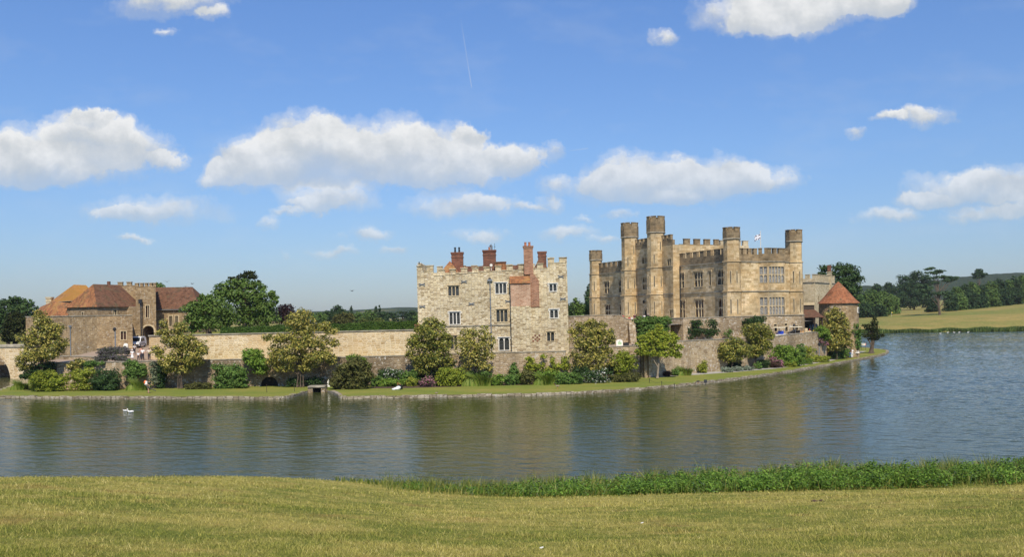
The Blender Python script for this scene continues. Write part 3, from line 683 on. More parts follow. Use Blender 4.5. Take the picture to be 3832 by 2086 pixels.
parapet(mb, (gx1, GD + .55), (gx1, GD + 15), z_top - .3, .9, 1.0, .9, .9); parapet(mb, (gx0, GD + 15), (gx0, GD + .55), z_top - .3, .8, .9, .9, .9); parapet(mb, (gx1 - .5, GD + 15), (gx0 + .5, GD + 15), z_top - .3, .9, 1.0, .9, .9)
mb.build('battlement', M['glor'], T)
# flat lead roof and the tiled roofs behind the parapet
mb = MB(); mb.box(gx0 + .52, gx1 - .52, GD + .52, GD + 14.5, z_top - 1.2, z_top - .9); mb.build('roof', M['leadroof'], T)
def pyramid(xa, xb, ya, yb, z0, za, name, mat, ridge=None):
    mb = MB(); cx = (xa + xb) / 2; cy = (ya + yb) / 2
    if ridge: mb.add([(xa, ya, z0), (xb, ya, z0), (xb, yb, z0), (xa, yb, z0), (ridge[0], cy, za), (ridge[1], cy, za)], [(0, 1, 5, 4), (1, 2, 5), (2, 3, 4, 5), (3, 0, 4)])
    else: mb.add([(xa, ya, z0), (xb, ya, z0), (xb, yb, z0), (xa, yb, z0), (cx, cy, za)], [(0, 1, 4), (1, 2, 4), (2, 3, 4), (3, 0, 4)])
    return mb.build(name, M[mat], T)
K = (GD + 5) / GD
pyramid(gx0 + gs(280) + .2, gx0 + gs(535) + .4, GD + 1.2, GD + 8, z_top - 1.0, gz(222) + .35, 'roof', 'tile_r')
pyramid(gx0 + gs(535) + .5, gx0 + gs(1085), GD + 1.6, GD + 7.6, z_top - .9, gz(266) + .2, 'roof', 'tile_d', (gx0 + gs(560), gx0 + gs(1060)))
pyramid(gx0 + gs(1150), gx0 + gs(1318) + .3, GD + 1.2, GD + 7, z_top - .6, gz(198) + .3, 'roof', 'tile_d')
mb = MB(); mb.box(gx0 + gs(836), gx0 + gs(934), GD + 2.2, GD + 4.4, z_top - .8, gz(240) + .1); mb.box(gx0 + gs(832), gx0 + gs(938), GD + 2.1, GD + 4.5, gz(240) + .102, gz(240) + .2); mb.build('dormer', M['tile_r'], T)
zc = lambda y, d: ZV(880 + y / 2.337, gx0 + gL / 2, d)
c = chimney(T, XU(1500 + 505 / 2.337, GD + 6, 18), GD + 6, 1.68, 1.2, z_top - 1, zc(148, GD + 6), 'brickd', 2, 'iron', poth=.75)
c = chimney(T, XU(1500 + 786 / 2.337, GD + 5, 18), GD + 5, 1.85, 1.3, z_top - 1, zc(136, GD + 5), 'brickd', 1, 'terra', poth=.45)
mb = MB(); q = (XU(1500 + 800 / 2.337, GD + 5, 18), GD + 5); z = zc(136, GD + 5) + .06
mb.tube([(q[0] + .1, q[1], z), (q[0] + .1, q[1], z + .55), (q[0] - .1, q[1], z + .72)], [.14, .16, .24], 10); mb.build('flue_cowl', M['lead'], c)
mb = MB(); x = XU(1500 + 834 / 2.337, GD + 5, 18); mb.tube([(x, GD + 4.6, z - 1.2), (x, GD + 4.6, z + .95)], .025, 5); mb.tube([(x - .14, GD + 4.6, z + .45), (x + .14, GD + 4.6, z + .45)], .02, 4); mb.build('lightning_rod', M['iron'], c)
chimney(T, XU(1500 + 1246 / 2.337, GD + 7, 18), GD + 7, 1.2, 1.0, z_top - 1, zc(160, GD + 7), 'brickd', 0)
# chimney breast on the front: stone below, brick above, tiled shoulder, tall shaft
bx0, bx1, bx2 = gx0 + gs(968), gx0 + gs(1141), gx0 + gs(1220)
mb = MB(); mb.box(bx0, bx1, GD - 1.15, GD - .002, 2.0, gz(630)); mb.box(bx1 + .003, bx2, GD - .45, GD - .002, 2.0, gz(640)); cb = mb.build('chimney_breast', M['glor'], T)
mb = MB(); mb.box(bx0 + .02, bx1, GD - 1.13, GD - .003, gz(630) + .003, gz(432)); mb.build('brick_panel', M['brickl'], cb)
mb = MB() # stepped shaft with a sloping shoulder
sx0, sx1, zz0, zz1, zz2 = gx0 + gs(1092), gx0 + gs(1172), gz(640) + .003, gz(412), gz(350)
b = [(bx1 + .004, zz0), (bx2 - .02, zz0), (bx2 - .02, zz1), (sx1, zz2), (sx1, gz(112)), (sx0, gz(112)), (sx0, gz(362) + .1), (bx1 + .004, gz(362) + .1)]
mb.hexa([(x, GD + .2, z_) for x, z_ in b], [(x, GD - .55, z_) for x, z_ in b])
mb.box(sx0 - .07, sx1 + .07, GD - .62, GD + .27, gz(128), gz(118)); mb.box(sx0 - .11, sx1 + .11, GD - .66, GD + .31, gz(117), gz(106))
sh = mb.build('chimney', M['brick'], T)
for xx in (1109, 1144):
    mb = MB(); q = (gx0 + gs(xx), GD - .18); mb.ngon(q, .17, .15, gz(106) + .002, gz(76), 10); mb.ngon(q, .19, .19, gz(76) + .002, gz(72), 10); mb.build('chimney_pot', M['terra'], sh)
mb = MB(); za, zb = gz(432), gz(366)
mb.hexa([(bx0 - .08, GD - 1.3, za), (bx1 - .02, GD - 1.3, za), (bx1 - .02, GD - .004, za), (bx0 - .08, GD - .004, za)], [(bx0 - .08, GD - .6, zb - .05), (bx1 - .02, GD - .6, zb - .05), (bx1 - .02, GD - .004, zb), (bx0 - .08, GD - .004, zb)]); mb.build('shoulder_roof', M['tile_r'], cb)
mb = MB() # chequer of dark bricks low on the stack
rnd = random.Random(2)
for i in range(4):
    for j in range(4):
        if (i + j) % 2 == 0: mb.box(gx0 + gs(1148 + i * 18), gx0 + gs(1148 + i * 18 + 16), GD - .475, GD - .40, gz(945 - j * 16), gz(930 - j * 16))
mb.build('brick_chequer', M['brickd'], T)
mb = MB(); mb.box(gx0 + gs(375), bx0 - .01, GD - .10, GD - .001, gz(794), gz(785)); mb.build('string_course', M['trimg'], T)
mb = MB(); px = gx0 + gs(791); mb.tube([(px, GD - .12, gz(1030)), (px, GD - .12, gz(430)), (px + .02, GD - .15, gz(405))], .07, 7)
mb.box(px - .36, px + .36, GD - .3, GD - .01, gz(404), gz(392)); mb.box(px - .28, px + .28, GD - .26, GD - .011, gz(391.8), gz(386))
for y in (470, 560, 630, 710, 780, 850, 910, 980): mb.box(px - .11, px + .11, GD - .2, GD - .012, gz(y + 3), gz(y - 4))
mb.build('drainpipe', M['lead'], T)
mb = MB(); mb.box(px - .2, px + .14, GD - .06, GD + .02, gz(386), gz(374)); mb.build('spout_hole', M['dark'], T)
for x, y in ((197, 418), (565, 403), (195, 612), (625, 598), (945, 585), (1412, 380), (1425, 575)):
    mb = MB(); c0 = gx0 + gs(x); z0 = gz(y)
    for sgn in (1, -1): mb.tube([(c0 - .42, GD - .05, z0 - sgn * .17), (c0, GD - .06, z0), (c0 + .42, GD - .05, z0 + sgn * .17)], [.045, .06, .045], 5)
    mb.build('wall_anchor', M['lead'], T)
mb = MB(); x = gx0 + gs(806); mb.tube([(x, GD - .3, gz(265)), (x, GD - .05, gz(265))], .2, 12); mb.tube([(x, GD - .1, gz(310)), (x, GD - .1, gz(272))], .05, 5); mb.build('floodlight', M['trimw'], T)
T.rotation_euler = (0, R(-.7), 0)

# ================================================================== THE MAIN CASTLE
CO = Vector((38.2, 154.0)); e1 = Vector((-.382, .924)).normalized(); e2 = Vector((e1.y, -e1.x))
def cp(s, t): return CO + e1 * s + e2 * t
def su(u, t=0.0):
    k = (u - CX) / F + math.tan(ROLL) * 0; o = CO + e2 * t; return (k * o.y - o.x) / (e1.x - k * e1.y)
def tu(u, s=0.0):
    k = (u - CX) / F; o = CO + e1 * s; return (k * o.y - o.x) / (e2.x - k * e2.y)
def zz(v, s, t): p = cp(s, t); return ZV(v, p.x, p.y)
C = thing('castle', 'large honey coloured stone castle with octagonal turrets behind the terrace walls', 'castle', (CO.x, CO.y, 7.0))
Lf = su(2232) ; Lr = tu(2985); ZB = 6.9; S1, S2 = 12.85, 18.05
qa = lambda x: 2150 + x / 2.696; ra = lambda y: 780 + y / 2.696     # picture reading helpers (left half)
qb = lambda x: 2650 + x / 2.337; rb = lambda y: 800 + y / 2.337     # right half
PJ = -1.5                                                             # gate block stands proud of the wings
sg0, sg1 = su(2521, PJ), su(2352, PJ) + 2.2
# --- facade openings. local s grows away from the corner; facade() wants left-to-right seen from outside: start at far end
def fop(x0, x1, y0, y1, t=0.0):
    s1, s0 = su(qa(x0), t), su(qa(x1), t); sm = (s0 + s1) / 2
    return [s0, s1, zz(ra(y1), sm, t), zz(ra(y0), sm, t)]
AF = [((1050, 1110, 660, 803), 2, 2), ((1212, 1298, 642, 790), 3, 2), ((1362, 1381, 636, 778), 1, 1), ((1450, 1512, 622, 770), 2, 2), ((1058, 1115, 934, 1103), 2, 2), ((1217, 1303, 922, 1100), 3, 2), ((1455, 1512, 912, 1092), 2, 2)]
LF = [((303, 354, 742, 860), 2, 2), ((450, 512, 722, 850), 3, 2), ((313, 361, 972, 1085), 2, 2), ((457, 520, 968, 1110), 3, 2)]
GF = [((690, 750, 492, 556), 3, 1), ((692, 764, 692, 818), 4, 2), ((942, 984, 510, 576), 2, 1), ((958, 998, 1022, 1104), 2, 1)]
def flip(L, q): return (L - q[1], L - q[0], q[2], q[3])
wl = MB()
def wing(s0, s1, t, z1, ops, lab=None):
    o = cp(s1, t); L = s1 - s0; e = -e1
    pr = []
    for (q, l, r) in ops:
        a, b, c, d = fop(*q, t=t); a -= s0; b -= s0
        pr.append(((L - b, L - a, c, d), l, r))
    facade(wl, o, e, L, ZB, z1, [p[0] for p in pr], .35)
    for q, l, r in pr: window(C, o, e, q, l, r, True, 'trim', 'glassr' if q[3] < S1 and t == 0 else 'glass', .35, hood=True, fw=.12)
wing(0, sg0, 0, S2 + .1, AF); wing(sg1, Lf, 0, S2 + .1, LF)
# door opening in the gate block
dq = fop(700, 772, 1000, 1125, PJ); dq[2] = ZB
sD0, sD1 = dq[0], dq[1]
o = cp(sg1, PJ); L = sg1 - sg0; pr = []
for (q, l, r) in GF:
    a, b, c, d = fop(*q, t=PJ); pr.append(((L - (b - sg0), L - (a - sg0), c, d), l, r))
dd_ = (L - (sD1 - sg0), L - (sD0 - sg0), ZB, dq[3])
facade(wl, o, -e1, L, ZB, S2 + 4.2, [p[0] for p in pr] + [dd_], .5)
for q, l, r in pr: window(C, o, -e1, q, l, r, True, 'trim', 'glass', .5, hood=False, fw=.12)
# return walls and backs
def plain_wall(a, b, z0, z1, ops=()):
    a = Vector(a); b = Vector(b); e = (b - a).normalized(); facade(wl, a, e, (b - a).length, z0, z1, ops, .35); return a, e
plain_wall(cp(sg0, PJ), cp(sg0, 11), ZB, S2 + 4.2); plain_wall(cp(sg1, 11), cp(sg1, PJ), ZB, S2 + 4.2); plain_wall(cp(sg0, 11), cp(sg1, 11), S2 - 1, S2 + 4.2)
BK = 13.3
plain_wall(cp(Lf, BK), cp(Lf, 0), ZB, S2 + .1); plain_wall(cp(0, BK), cp(Lf, BK), ZB, S2 + .1)
# right (camera-facing) wall with the bay cut out
tb0, tb1, tb2 = tu(qb(446)), tu(qb(508), -.0), tu(qb(652))
BP = 1.1                                                              # bay projection
o = cp(0, 0); L = Lr
facade(wl, o, e2, tb0, ZB, S2 + .1); facade(wl, cp(0, tb2 + .5), e2, Lr - tb2 - .5, ZB, S2 + .1, [(tu(qb(776)) - tb2 - .5, tu(qb(797)) - tb2 - .5, zz(rb(880), 0, 12), zz(rb(835), 0, 12))], .35)
window(C, cp(0, tb2 + .5), e2, (tu(qb(776)) - tb2 - .5, tu(qb(797)) - tb2 - .5, zz(rb(880), 0, 12), zz(rb(835), 0, 12)), 1, 1, True, 'trim', 'glass', .35)
# bay: canted left side, front, canted right side
pB = [cp(0, tb0), cp(-BP, tb0 + 1.15), cp(-BP, tb2 - .25), cp(0, tb2 + .5)]
def bayface(a, b, lights, zs):
    e = (b - a).normalized(); L = (b - a).length; m = .16 if lights < 4 else .22
    qs = [(m, L - m, z0, z1) for z0, z1 in zs]
    facade(wl, a, e, L, ZB, S2 + .1, qs, .25)
    for q in qs: window(C, a, e, q, lights, 2, True, 'trim', 'glassp', .25, hood=False, fw=.07)
zs = [(zz(rb(884), -BP, 6), zz(rb(732), -BP, 6)), (zz(rb(603), -BP, 6), zz(rb(462), -BP, 6))]
bayface(pB[0], pB[1], 2, zs); bayface(pB[1], pB[2], 5, zs); bayface(pB[2], pB[3], 1, zs)
wl.build('wall', M['ash'], C)
# flat roofs
mb = MB(); mb.prism([cp(0.1, .1), cp(0.1, BK - .1), cp(Lf - .1, BK - .1), cp(Lf - .1, .1)], S2 - .2, S2 + .09)
mb.build('roof', M['leadroof'], C)
# string courses
mb = MB()
def course(a, b, z, h=.16, pr_=.14):
    a = Vector(a); b = Vector(b); e = (b - a).normalized(); n = Vector((e.y, -e.x)); c = (a + b) / 2 + n * (pr_ / 2 - .02)
    mb.obox(c, e, (b - a).length / 2, pr_ / 2 + .02, z, z + h)
for z in (S1, S2):
    course(cp(sg0 - .02, 0), cp(.9, 0), z); course(cp(Lf - 1, 0), cp(sg1 + .02, 0), z); course(cp(sg1, PJ), cp(sg0, PJ), z + (.02)); course(cp(0, .9), cp(0, tb0), z)
    for i in range(3): course(pB[i], pB[i + 1], z + .003 * i)
    course(cp(0, tb2 + .5), cp(0, Lr - 1), z)
mb.build('string_course', M['trimg'], C)
# parapets
def castle_parapet(A, B, z0, hs, hm, mw, gw, start=0.0, out=.02): 
    mb = MB(); parapet(mb, A, B, z0, hs, hm, mw, gw, .5, True, start, out); return mb.build('battlement', M['ashw'], C)
castle_parapet(cp(sg0 - .02, 0), cp(1.2, 0), S2 + .17, 1.3, .95, 1.25, .95)
castle_parapet(cp(Lf - 1.2, 0), cp(sg1 + .02, 0), S2 + .17, 1.3, .95, 1.25, .95)
castle_parapet(cp(0, 1.2), cp(0, tb0 + .02), S2 + .17, 1.2, .95, .75, .4, .1)
mb = MB(); parapet(mb, pB[0], pB[1], S2 + .17, 1.3, .9, .6, .4, .45, True, .0, .02); parapet(mb, pB[1], pB[2], S2 + .17, 1.3, .9, .78, .42, .45, True, 0, .02); parapet(mb, pB[2], pB[3], S2 + .17, 1.3, .9, .5, .4, .45, True, 0, .02); mb.build('battlement', M['ashw'], C)
castle_parapet(cp(0, tb2 + .52), cp(0, Lr - 1.2), S2 + .17, 1.2, .95, .75, .4, .15)
castle_parapet(cp(Lf, BK - .2), cp(Lf, 1.2), S2 + .17, 1.3, .95, 1.2, .9)
castle_parapet(cp(sg1, PJ), cp(sg0, PJ), S2 + 4.22, .95, .95, .85, .6, .3)
castle_parapet(cp(sg0, PJ + 1.6), cp(sg0, 9.0), S2 + 4.22, .12, .95, 1.3, 1.0, 1.0)
castle_parapet(cp(sg1, 11), cp(sg1, PJ + 1.0), S2 + 4.22, .3, .95, 1.25, .95)
# paler battlement set further back, right of the gate block
mb = MB(); parapet(mb, cp(sg0 + .6, 9.3), cp(sg0 + .6, 16.5), S2 + 2.0, 2.3, .9, 1.2, .6, .5, True, .5, 0); mb.build('battlement', M['maid'], C)
# octagonal turrets
def turret(u, sgn_t, s, t, r, z_top, z_mould, mats=('ash', 'ashw'), base=.12, courses=(S1, S2), slits=()):
    c = cp(s, t); ph = math.atan2(e1.y, e1.x) + math.pi / 8
    mb = MB(); lv = [ZB] + list(courses) + [z_mould]
    for i in range(len(lv) - 1):
        rr = r + base * (len(lv) - 2 - i) * .8
        mb.ngon(c, rr, rr, lv[i] + (.17 if i else 0), lv[i + 1], 8, ph)
        if i < len(lv) - 2: mb.ngon(c, rr + .15, rr + .12, lv[i + 1] + .002, lv[i + 1] + .168, 8, ph)
    tr = mb.build('turret', M[mats[0]], C)
    mb = MB(); mb.ngon(c, r + .05, r + .22, z_mould + .002, z_mould + .16, 8, ph); mb.ngon(c, r + .22, r + .14, z_mould + .162, z_mould + .3, 8, ph); mb.build('moulding', M['trimg'], tr)
    mb = MB(); ring_battlement(mb, c, r + .13, z_mould + .302, z_top - z_mould - .95, .75 - .42 + .3, ph); mb.build('battlement', M[mats[1]], tr)
    # arrow slits on the two faces that look at the moat
    for (z0, z1, k) in slits:
        a = ph + 2 * math.pi * (k + .5) / 8; rr = r + base * .8 * (sum(1 for zc_ in courses if zc_ > (z0 + z1) / 2)); ap = rr * math.cos(math.pi / 8)
        mb = MB(); n = Vector((math.cos(a), math.sin(a))); e = Vector((-n.y, n.x)); q = c + n * (ap + .012)
        for sx in (-.15, .09): mb.obox(q + e * (sx + .03), e, .045, .03, z0, z1)
        mb.obox(q, e, .2, .035, z1 + .002, z1 + .1); mb.obox(q, e, .2, .035, z0 - .1, z0 - .002)
        sl_ = mb.build('arrow_slit', M['trim'], tr)
        mb = MB(); mb.obox(q - n * .02, e, .075, .028, z0, z1); mb.build('slit_opening', M['dark'], sl_)
    return tr
SLF = [(ZB + 2.2, ZB + 4.6, 3), (S1 + 1.5, S1 + 3.6, 3), (ZB + 2.2, ZB + 4.6, 4), (S1 + 1.5, S1 + 3.6, 4)]
def slits_for(fs): return [(a, b, k) for k in fs for a, b in ((ZB + 2.2, ZB + 4.6), (S1 + 1.5, S1 + 3.6))]
zt = lambda v, s, t: zz(v, s, t)
ph0 = math.atan2(e1.y, e1.x) + math.pi / 8
def faces_to(dx, dy):
    a = math.atan2(dy, dx); return int(round(((a - ph0) / (2 * math.pi / 8)) - .5)) % 8
fF, fL, fM = faces_to(*(-e1)), faces_to(*(-e2)), faces_to(*(-e1 - e2))
fl = [fM, fF, fL]
sA = su(2742, -.2); turret(0, 0, .35, .35, 1.42, zt(853, 0, 0), zt(899, 0, 0), slits=slits_for(fl))
turret(0, 0, .45, tu(2975, .4), 1.42, zt(862, 0, 13), zt(908, 0, 13), slits=slits_for([fF, fM]))
sG2 = su(2459, PJ - .3); turret(0, 0, sG2, PJ - .35, 1.72, zt(813, sG2, PJ), zt(876, sG2, PJ), base=.16, slits=slits_for(fl) + [(S2 + .9, S2 + 2.6, fM), (S2 + 3.4, S2 + 5, fF)])
sG1 = su(2361, PJ - .3); turret(0, 0, sG1, PJ - .35, 1.72, zt(837, sG1, PJ), zt(893, sG1, PJ), base=.16, slits=slits_for(fl) + [(S2 + .9, S2 + 2.6, fM), (S2 + 3.4, S2 + 5, fF)])
turret(0, 0, Lf - .2, -.1, 1.38, zt(940, Lf, 0), zt(978, Lf, 0), slits=slits_for([fM, fL]))
# entrance arch
mb = MB(); o = cp(sg1, PJ); e = -e1; n = Vector((e.y, -e.x)); a, b = dd_[0], dd_[1]; zs_ = dd_[3] - 1.3; m_ = (a + b) / 2; ro = (b - a) / 2
for k_, (r0, r1, d0, d1) in enumerate(((ro * .84, ro + .02, .03, .14), (ro + .0, ro + .30, -.12, .02))):
    prev = None
    for g in np.linspace(0, math.pi, 15):
        pt = lambda r_, d_: (o + e * (m_ - r_ * math.cos(g)) - n * d_)
        z_ = lambda r_: zs_ + r_ * .95 * math.sin(g) * 1.15
        cur = [(*pt(r0, d0), z_(r0)), (*pt(r1, d0), z_(r1)), (*pt(r1, d1), z_(r1)), (*pt(r0, d1), z_(r0))]
        if prev: mb.hexa(prev, cur)
        prev = cur
    for sgn in (-1, 1):
        q0 = o + e * (m_ + sgn * (r0 + r1) / 2) - n * (d0 + d1) / 2
        mb.obox(q0, e, (r1 - r0) / 2, (d1 - d0) / 2, ZB, zs_ - .002)
mb.build('door_arch', M['trim'], C)
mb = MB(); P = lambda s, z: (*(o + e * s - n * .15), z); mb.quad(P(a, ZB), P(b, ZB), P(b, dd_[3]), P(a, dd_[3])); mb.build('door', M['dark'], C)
mb = MB(); q = cp((sD0 + sD1) / 2 + .9, PJ - .3); zl = zz(ra(945), (sD0 + sD1) / 2, PJ); mb.ngon(q, .16, .22, zl - .3, zl + .1, 6); mb.ngon(q, .26, .03, zl + .102, zl + .35, 6); mb.tube([(q.x, q.y, zl + .2), (*(q + e2 * .32), zl + .45)], .03, 5); mb.build('wall_lantern', M['iron'], C)
for s_, t_ in ((sg0 - .25, -.12),):
    mb = MB(); p = cp(s_, t_); mb.tube([(p.x, p.y, ZB), (p.x, p.y, S2 + .1)], .08, 6); mb.build('drainpipe', M['iron'], C)
mb = MB(); p = cp(-.13, tu(qb(744))); mb.tube([(p.x, p.y, ZB), (p.x, p.y, S2 + 1.2)], .09, 6); mb.build('drainpipe', M['iron'], C)
mb = MB() # bent vent pipe on the far turret
p = cp(.2, tu(qb(692))); zt_ = zz(rb(150), 0, 12); mb.tube([(p.x, p.y, S2 + 1.5), (p.x, p.y, zt_ - .3), (p.x + .15, p.y, zt_), (p.x + .7, p.y, zt_ + .05)], .09, 6); mb.build('vent_pipe', M['iron'], C)
# flag on its pole
fp = Vector((XU(2847, 163, 20), 163.0)); ztip = ZV(868, fp.x, 163)
FL = thing('flagpole', 'white flagpole with a quartered flag above the castle roof', 'flagpole', (fp.x, fp.y, S2 + .09))
mb = MB(); mb.tube([(fp.x, fp.y, S2 + .09), (fp.x, fp.y, ztip)], [.07, .05], 8); mb.ball((fp.x, fp.y, ztip + .05), .1); mb.build('pole', M['trimw'], FL)
mb = MB(); nx, nz = 10, 6
za, zb_ = ZV(872, fp.x, 163), ZV(901, fp.x, 163)
for i in range(nx + 1):
    for j in range(nz + 1):
        f = i / nx; mb.v.append((fp.x - .05 - f * 1.1, fp.y + .16 * math.sin(f * 6) * f - .1 * f, za - .1 - (j / nz) * 1.0 - f * .5 - .05 * math.sin(f * 7)))
for i in range(nx):
    for j in range(nz):
        cross = i in (4, 5) or j in (2, 3); mb.f.append((i * (nz + 1) + j, (i + 1) * (nz + 1) + j, (i + 1) * (nz + 1) + j + 1, i * (nz + 1) + j + 1)); mb.m.append(0 if (cross or (i + j) % 3 == 0) else 1)
M['flagw'] = plain('flag white', (.75, .75, .78), .8); M['flagb'] = plain('flag dark', (.10, .09, .13), .8)
mb.build('flag', [M['flagw'], M['flagb']], FL, smooth=True)

# ================================================================== CREAM BLOCK BEHIND, OPEN SHED, ROUND TOWER
D0 = 190.0; mc = Vector((XU(3050, D0), D0)); ml = Vector((XU(2985, 192.5), 192.5)); mr = Vector((XU(3125, 202), 202.0))
B = thing('stone_wing', 'cream rubble wing with a fine battlement and tall thin chimney behind the castle', 'building', (mc.x, mc.y, 7))
mz = ZV(1058, mc.x, D0); mb = MB()
for a, b, ops in ((ml, mc, []), (mc, mr, [(2.2, 2.9, mz - 4, mz - 2.9), (5.8, 6.8, mz - 4, mz - 3.2), (2.3, 2.8, mz - 7, mz - 5.6)])):
    e = (b - a).normalized(); facade(mb, a, e, (b - a).length, 5, mz, ops, .3)
mb.build('wall', M['maid'], B)
for q in [(2.2, 2.9, mz - 4, mz - 2.9), (5.8, 6.8, mz - 4, mz - 3.2), (2.3, 2.8, mz - 7, mz - 5.6)]: window(B, mc, (mr - mc).normalized(), q, 1, 1, False, 'trim', 'glass', .3, False)
br_ = mr + (mr - mc).normalized().yx * Vector((-1, 1)) * 10; bl_ = ml + (br_ - mr)
mb = MB(); facade(mb, mr, (br_ - mr).normalized(), 10, 5, mz); facade(mb, br_, (bl_ - br_).normalized(), (bl_ - br_).length, 5, mz); mb.build('rear_wall', M['maid'], B)
mb = MB(); mb.prism([mc + Vector((0, .3)), mr + Vector((-.3, 0)), br_, bl_, ml + Vector((.3, 0))][::1], mz - .5, mz - .1); mb.build('roof', M['leadroof'], B)
mb = MB(); parapet(mb, ml, mc, mz + .15, .75, .8, .95, .6, .45, True, .2, .02); parapet(mb, mc, mr, mz + .15, .75, .8, .8, .5, .45, True, 0, .02); mb.build('battlement', M['maid'], B)
mb = MB(); mb2 = mb
for a, b in ((ml, mc), (mc, mr)):
    e = (b - a).normalized(); n = Vector((e.y, -e.x)); mb.obox((a + b) / 2 + n * .05, e, (b - a).length / 2, .12, mz + .002, mz + .148)
mb.build('string_course', M['trimg'], B)
q = W(3105, 1100, 199); c = chimney(B, q.x, 199, .95, .8, mz - 4, ZV(1018, q.x, 199), 'maid', 0, e=tuple((mr - mc).normalized()))
mb = MB(); mb.ngon((q.x, 199), .5, .5, ZV(1017, q.x, 199) + .07, ZV(1003, q.x, 199), 4, .3); mb.ngon((q.x, 199), .55, .55, ZV(1003, q.x, 199) + .002, ZV(993, q.x, 199), 4, .3); mb.build('chimney_pot', M['brickd'], c)

RD = 172.0; rc = (XU(3138, RD), RD); RT = thing('round_tower', 'round stone tower with a conical red tiled roof at the lakeside corner', 'tower', (rc[0], rc[1], .5))
ez = ZV(1136, rc[0], RD); az = ZV(1055, rc[0], RD)
mb = MB(); mb.ngon(rc, 3.72, 3.6, .3, ez + .1, 40, 0, True, True); mb.build('wall', M['gate'], RT, smooth=False)
mb = MB(); prof = [(3.98, ez - .02), (3.88, ez + .05), (3.2, ez + .66), (2.45, ez + 1.55), (1.6, ez + 2.6), (.75, ez + 3.55), (.05, az)]
n = 40; V = [(rc[0] + r * math.cos(2 * math.pi * i / n), rc[1] + r * math.sin(2 * math.pi * i / n), z) for r, z in prof for i in range(n)]
mb.add(V, [(j * n + i, j * n + (i + 1) % n, (j + 1) * n + (i + 1) % n, (j + 1) * n + i) for j in range(len(prof) - 1) for i in range(n)]); mb.build('roof', M['tile_c'], RT)
mb = MB(); a = R(-38); q = (rc[0] + 3.66 * math.cos(a), rc[1] + 3.66 * math.sin(a)); mb.obox(q, (-math.sin(a), math.cos(a)), .38, .1, ez - 1.9, ez - .8); f = mb.build('window', M['trimw'], RT)
mb = MB(); q = (rc[0] + 3.74 * math.cos(a), rc[1] + 3.74 * math.sin(a)); mb.obox(q, (-math.sin(a), math.cos(a)), .2, .06, ez - 1.75, ez - .95); mb.build('pane', M['glass'], f)
mb = MB(); a = R(-118); q = (rc[0] + 3.8 * math.cos(a), rc[1] + 3.8 * math.sin(a)); mb.obox(q, (-math.sin(a), math.cos(a)), 1.1, .3, .4, ez - .5); mb.build('buttress', M['oldw'], RT)

sx0, sx1 = XU(3008, 162), XU(3080, 162)
SH = thing('open_shed', 'low open fronted shed with a mossy tiled roof between castle and round tower', 'shed', ((sx0 + sx1) / 2, 163, 5.2))
z0, z1 = ZV(800 + 915 / 2.337, sx0, 162), ZV(800 + 850 / 2.337, sx0, 166)
mb = MB(); mb.hexa([(sx0, 161.6, z0), (sx1, 161.6, z0), (sx1, 166.5, z1), (sx0, 166.5, z1)], [(sx0, 161.5, z0 + .14), (sx1, 161.5, z0 + .14), (sx1, 166.4, z1 + .14), (sx0, 166.4, z1 + .14)]); mb.build('roof', M['tile_d'], SH)
mb = MB(); mb.box(sx0, sx1, 166.7, 167.0, 5, z1 + 1.0); mb.build('rear_wall', M['wood'], SH)
mb = MB(); mb.box(sx0, sx1, 166.5, 168, z1 + 1.0, z1 + 1.5); mb.build('beam', M['trim'], SH)
for x in (sx0 + .2, (sx0 + sx1) / 2 + .2, sx1 - .2): mb = MB(); mb.box(x - .1, x + .1, 161.9, 162.1, 5.0, z0 - .002); mb.build('post', M['wood'], SH)
# ================================================================== GATEHOUSE GROUP (left)
ga = lambda x: x / 2.596
gb = lambda y: 980 + y / 2.596
def PT(x, d): return Vector((XU(ga(x), d), d))           # zoomed-picture column at depth d
GH = thing('gatehouse', 'brown stone gatehouse with hipped tiled roofs, battlemented gate tower and arched passage', 'gatehouse', (PT(940, 146).x, 146, 4.0))
wl = MB()
bA, bB, bC = PT(250, 150), PT(940, 141), PT(1286, 142.6)
ztop = 10.15; ze0 = 11.7
def win_on(a, b, x0, x1, y0, y1):
    e = (b - a).normalized(); L = (b - a).length
    def s_of(x):
        k = (ga(x) - CX) / F; return (k * a.y - a.x) / (e.x - k * e.y)
    s0, s1 = s_of(x0), s_of(x1); p = a + e * (s0 + s1) / 2
    return (s0, s1, ZV(gb(y1), p.x, p.y), ZV(gb(y0), p.x, p.y))
def face(a, b, z0, z1, wins=(), rev=.3, par=GH):
    e = (b - a).normalized(); ops = [win_on(a, b, *w[0]) for w in wins]
    facade(wl, a, e, (b - a).length, z0, z1, ops, rev)
    for w, q in zip(wins, ops): window(par, a, e, q, *w[1:4], 'trim', w[4], rev, hood=False, fw=.12)
face(bA, bB, 2.5, ztop); face(bB, bC, 2.5, ztop, [((1170, 1222, 678, 758), 2, 1, False, 'glassr')])
bD = Vector((XU(488, 151.0), 151.0)); face(bC, bD, 2.5, ztop); bE = Vector((XU(532, 151.4), 151.4)); face(bD + Vector((-2, 0)), bE, 2.5, ze0, [((1322, 1345, 712, 742), 1, 1, True, 'dark')]); face(Vector((bA.x - 1, 165)), bA, 2.5, ztop)
# thin top of the outer wall
for a, b in ((bA, bB), (bB, bC)):
    e = (b - a).normalized(); n = Vector((-e.y, e.x)); q = [a, b, b + n * .6, a + n * .6]; wl.quad(*[(p.x, p.y, ztop - .002) for p in q])
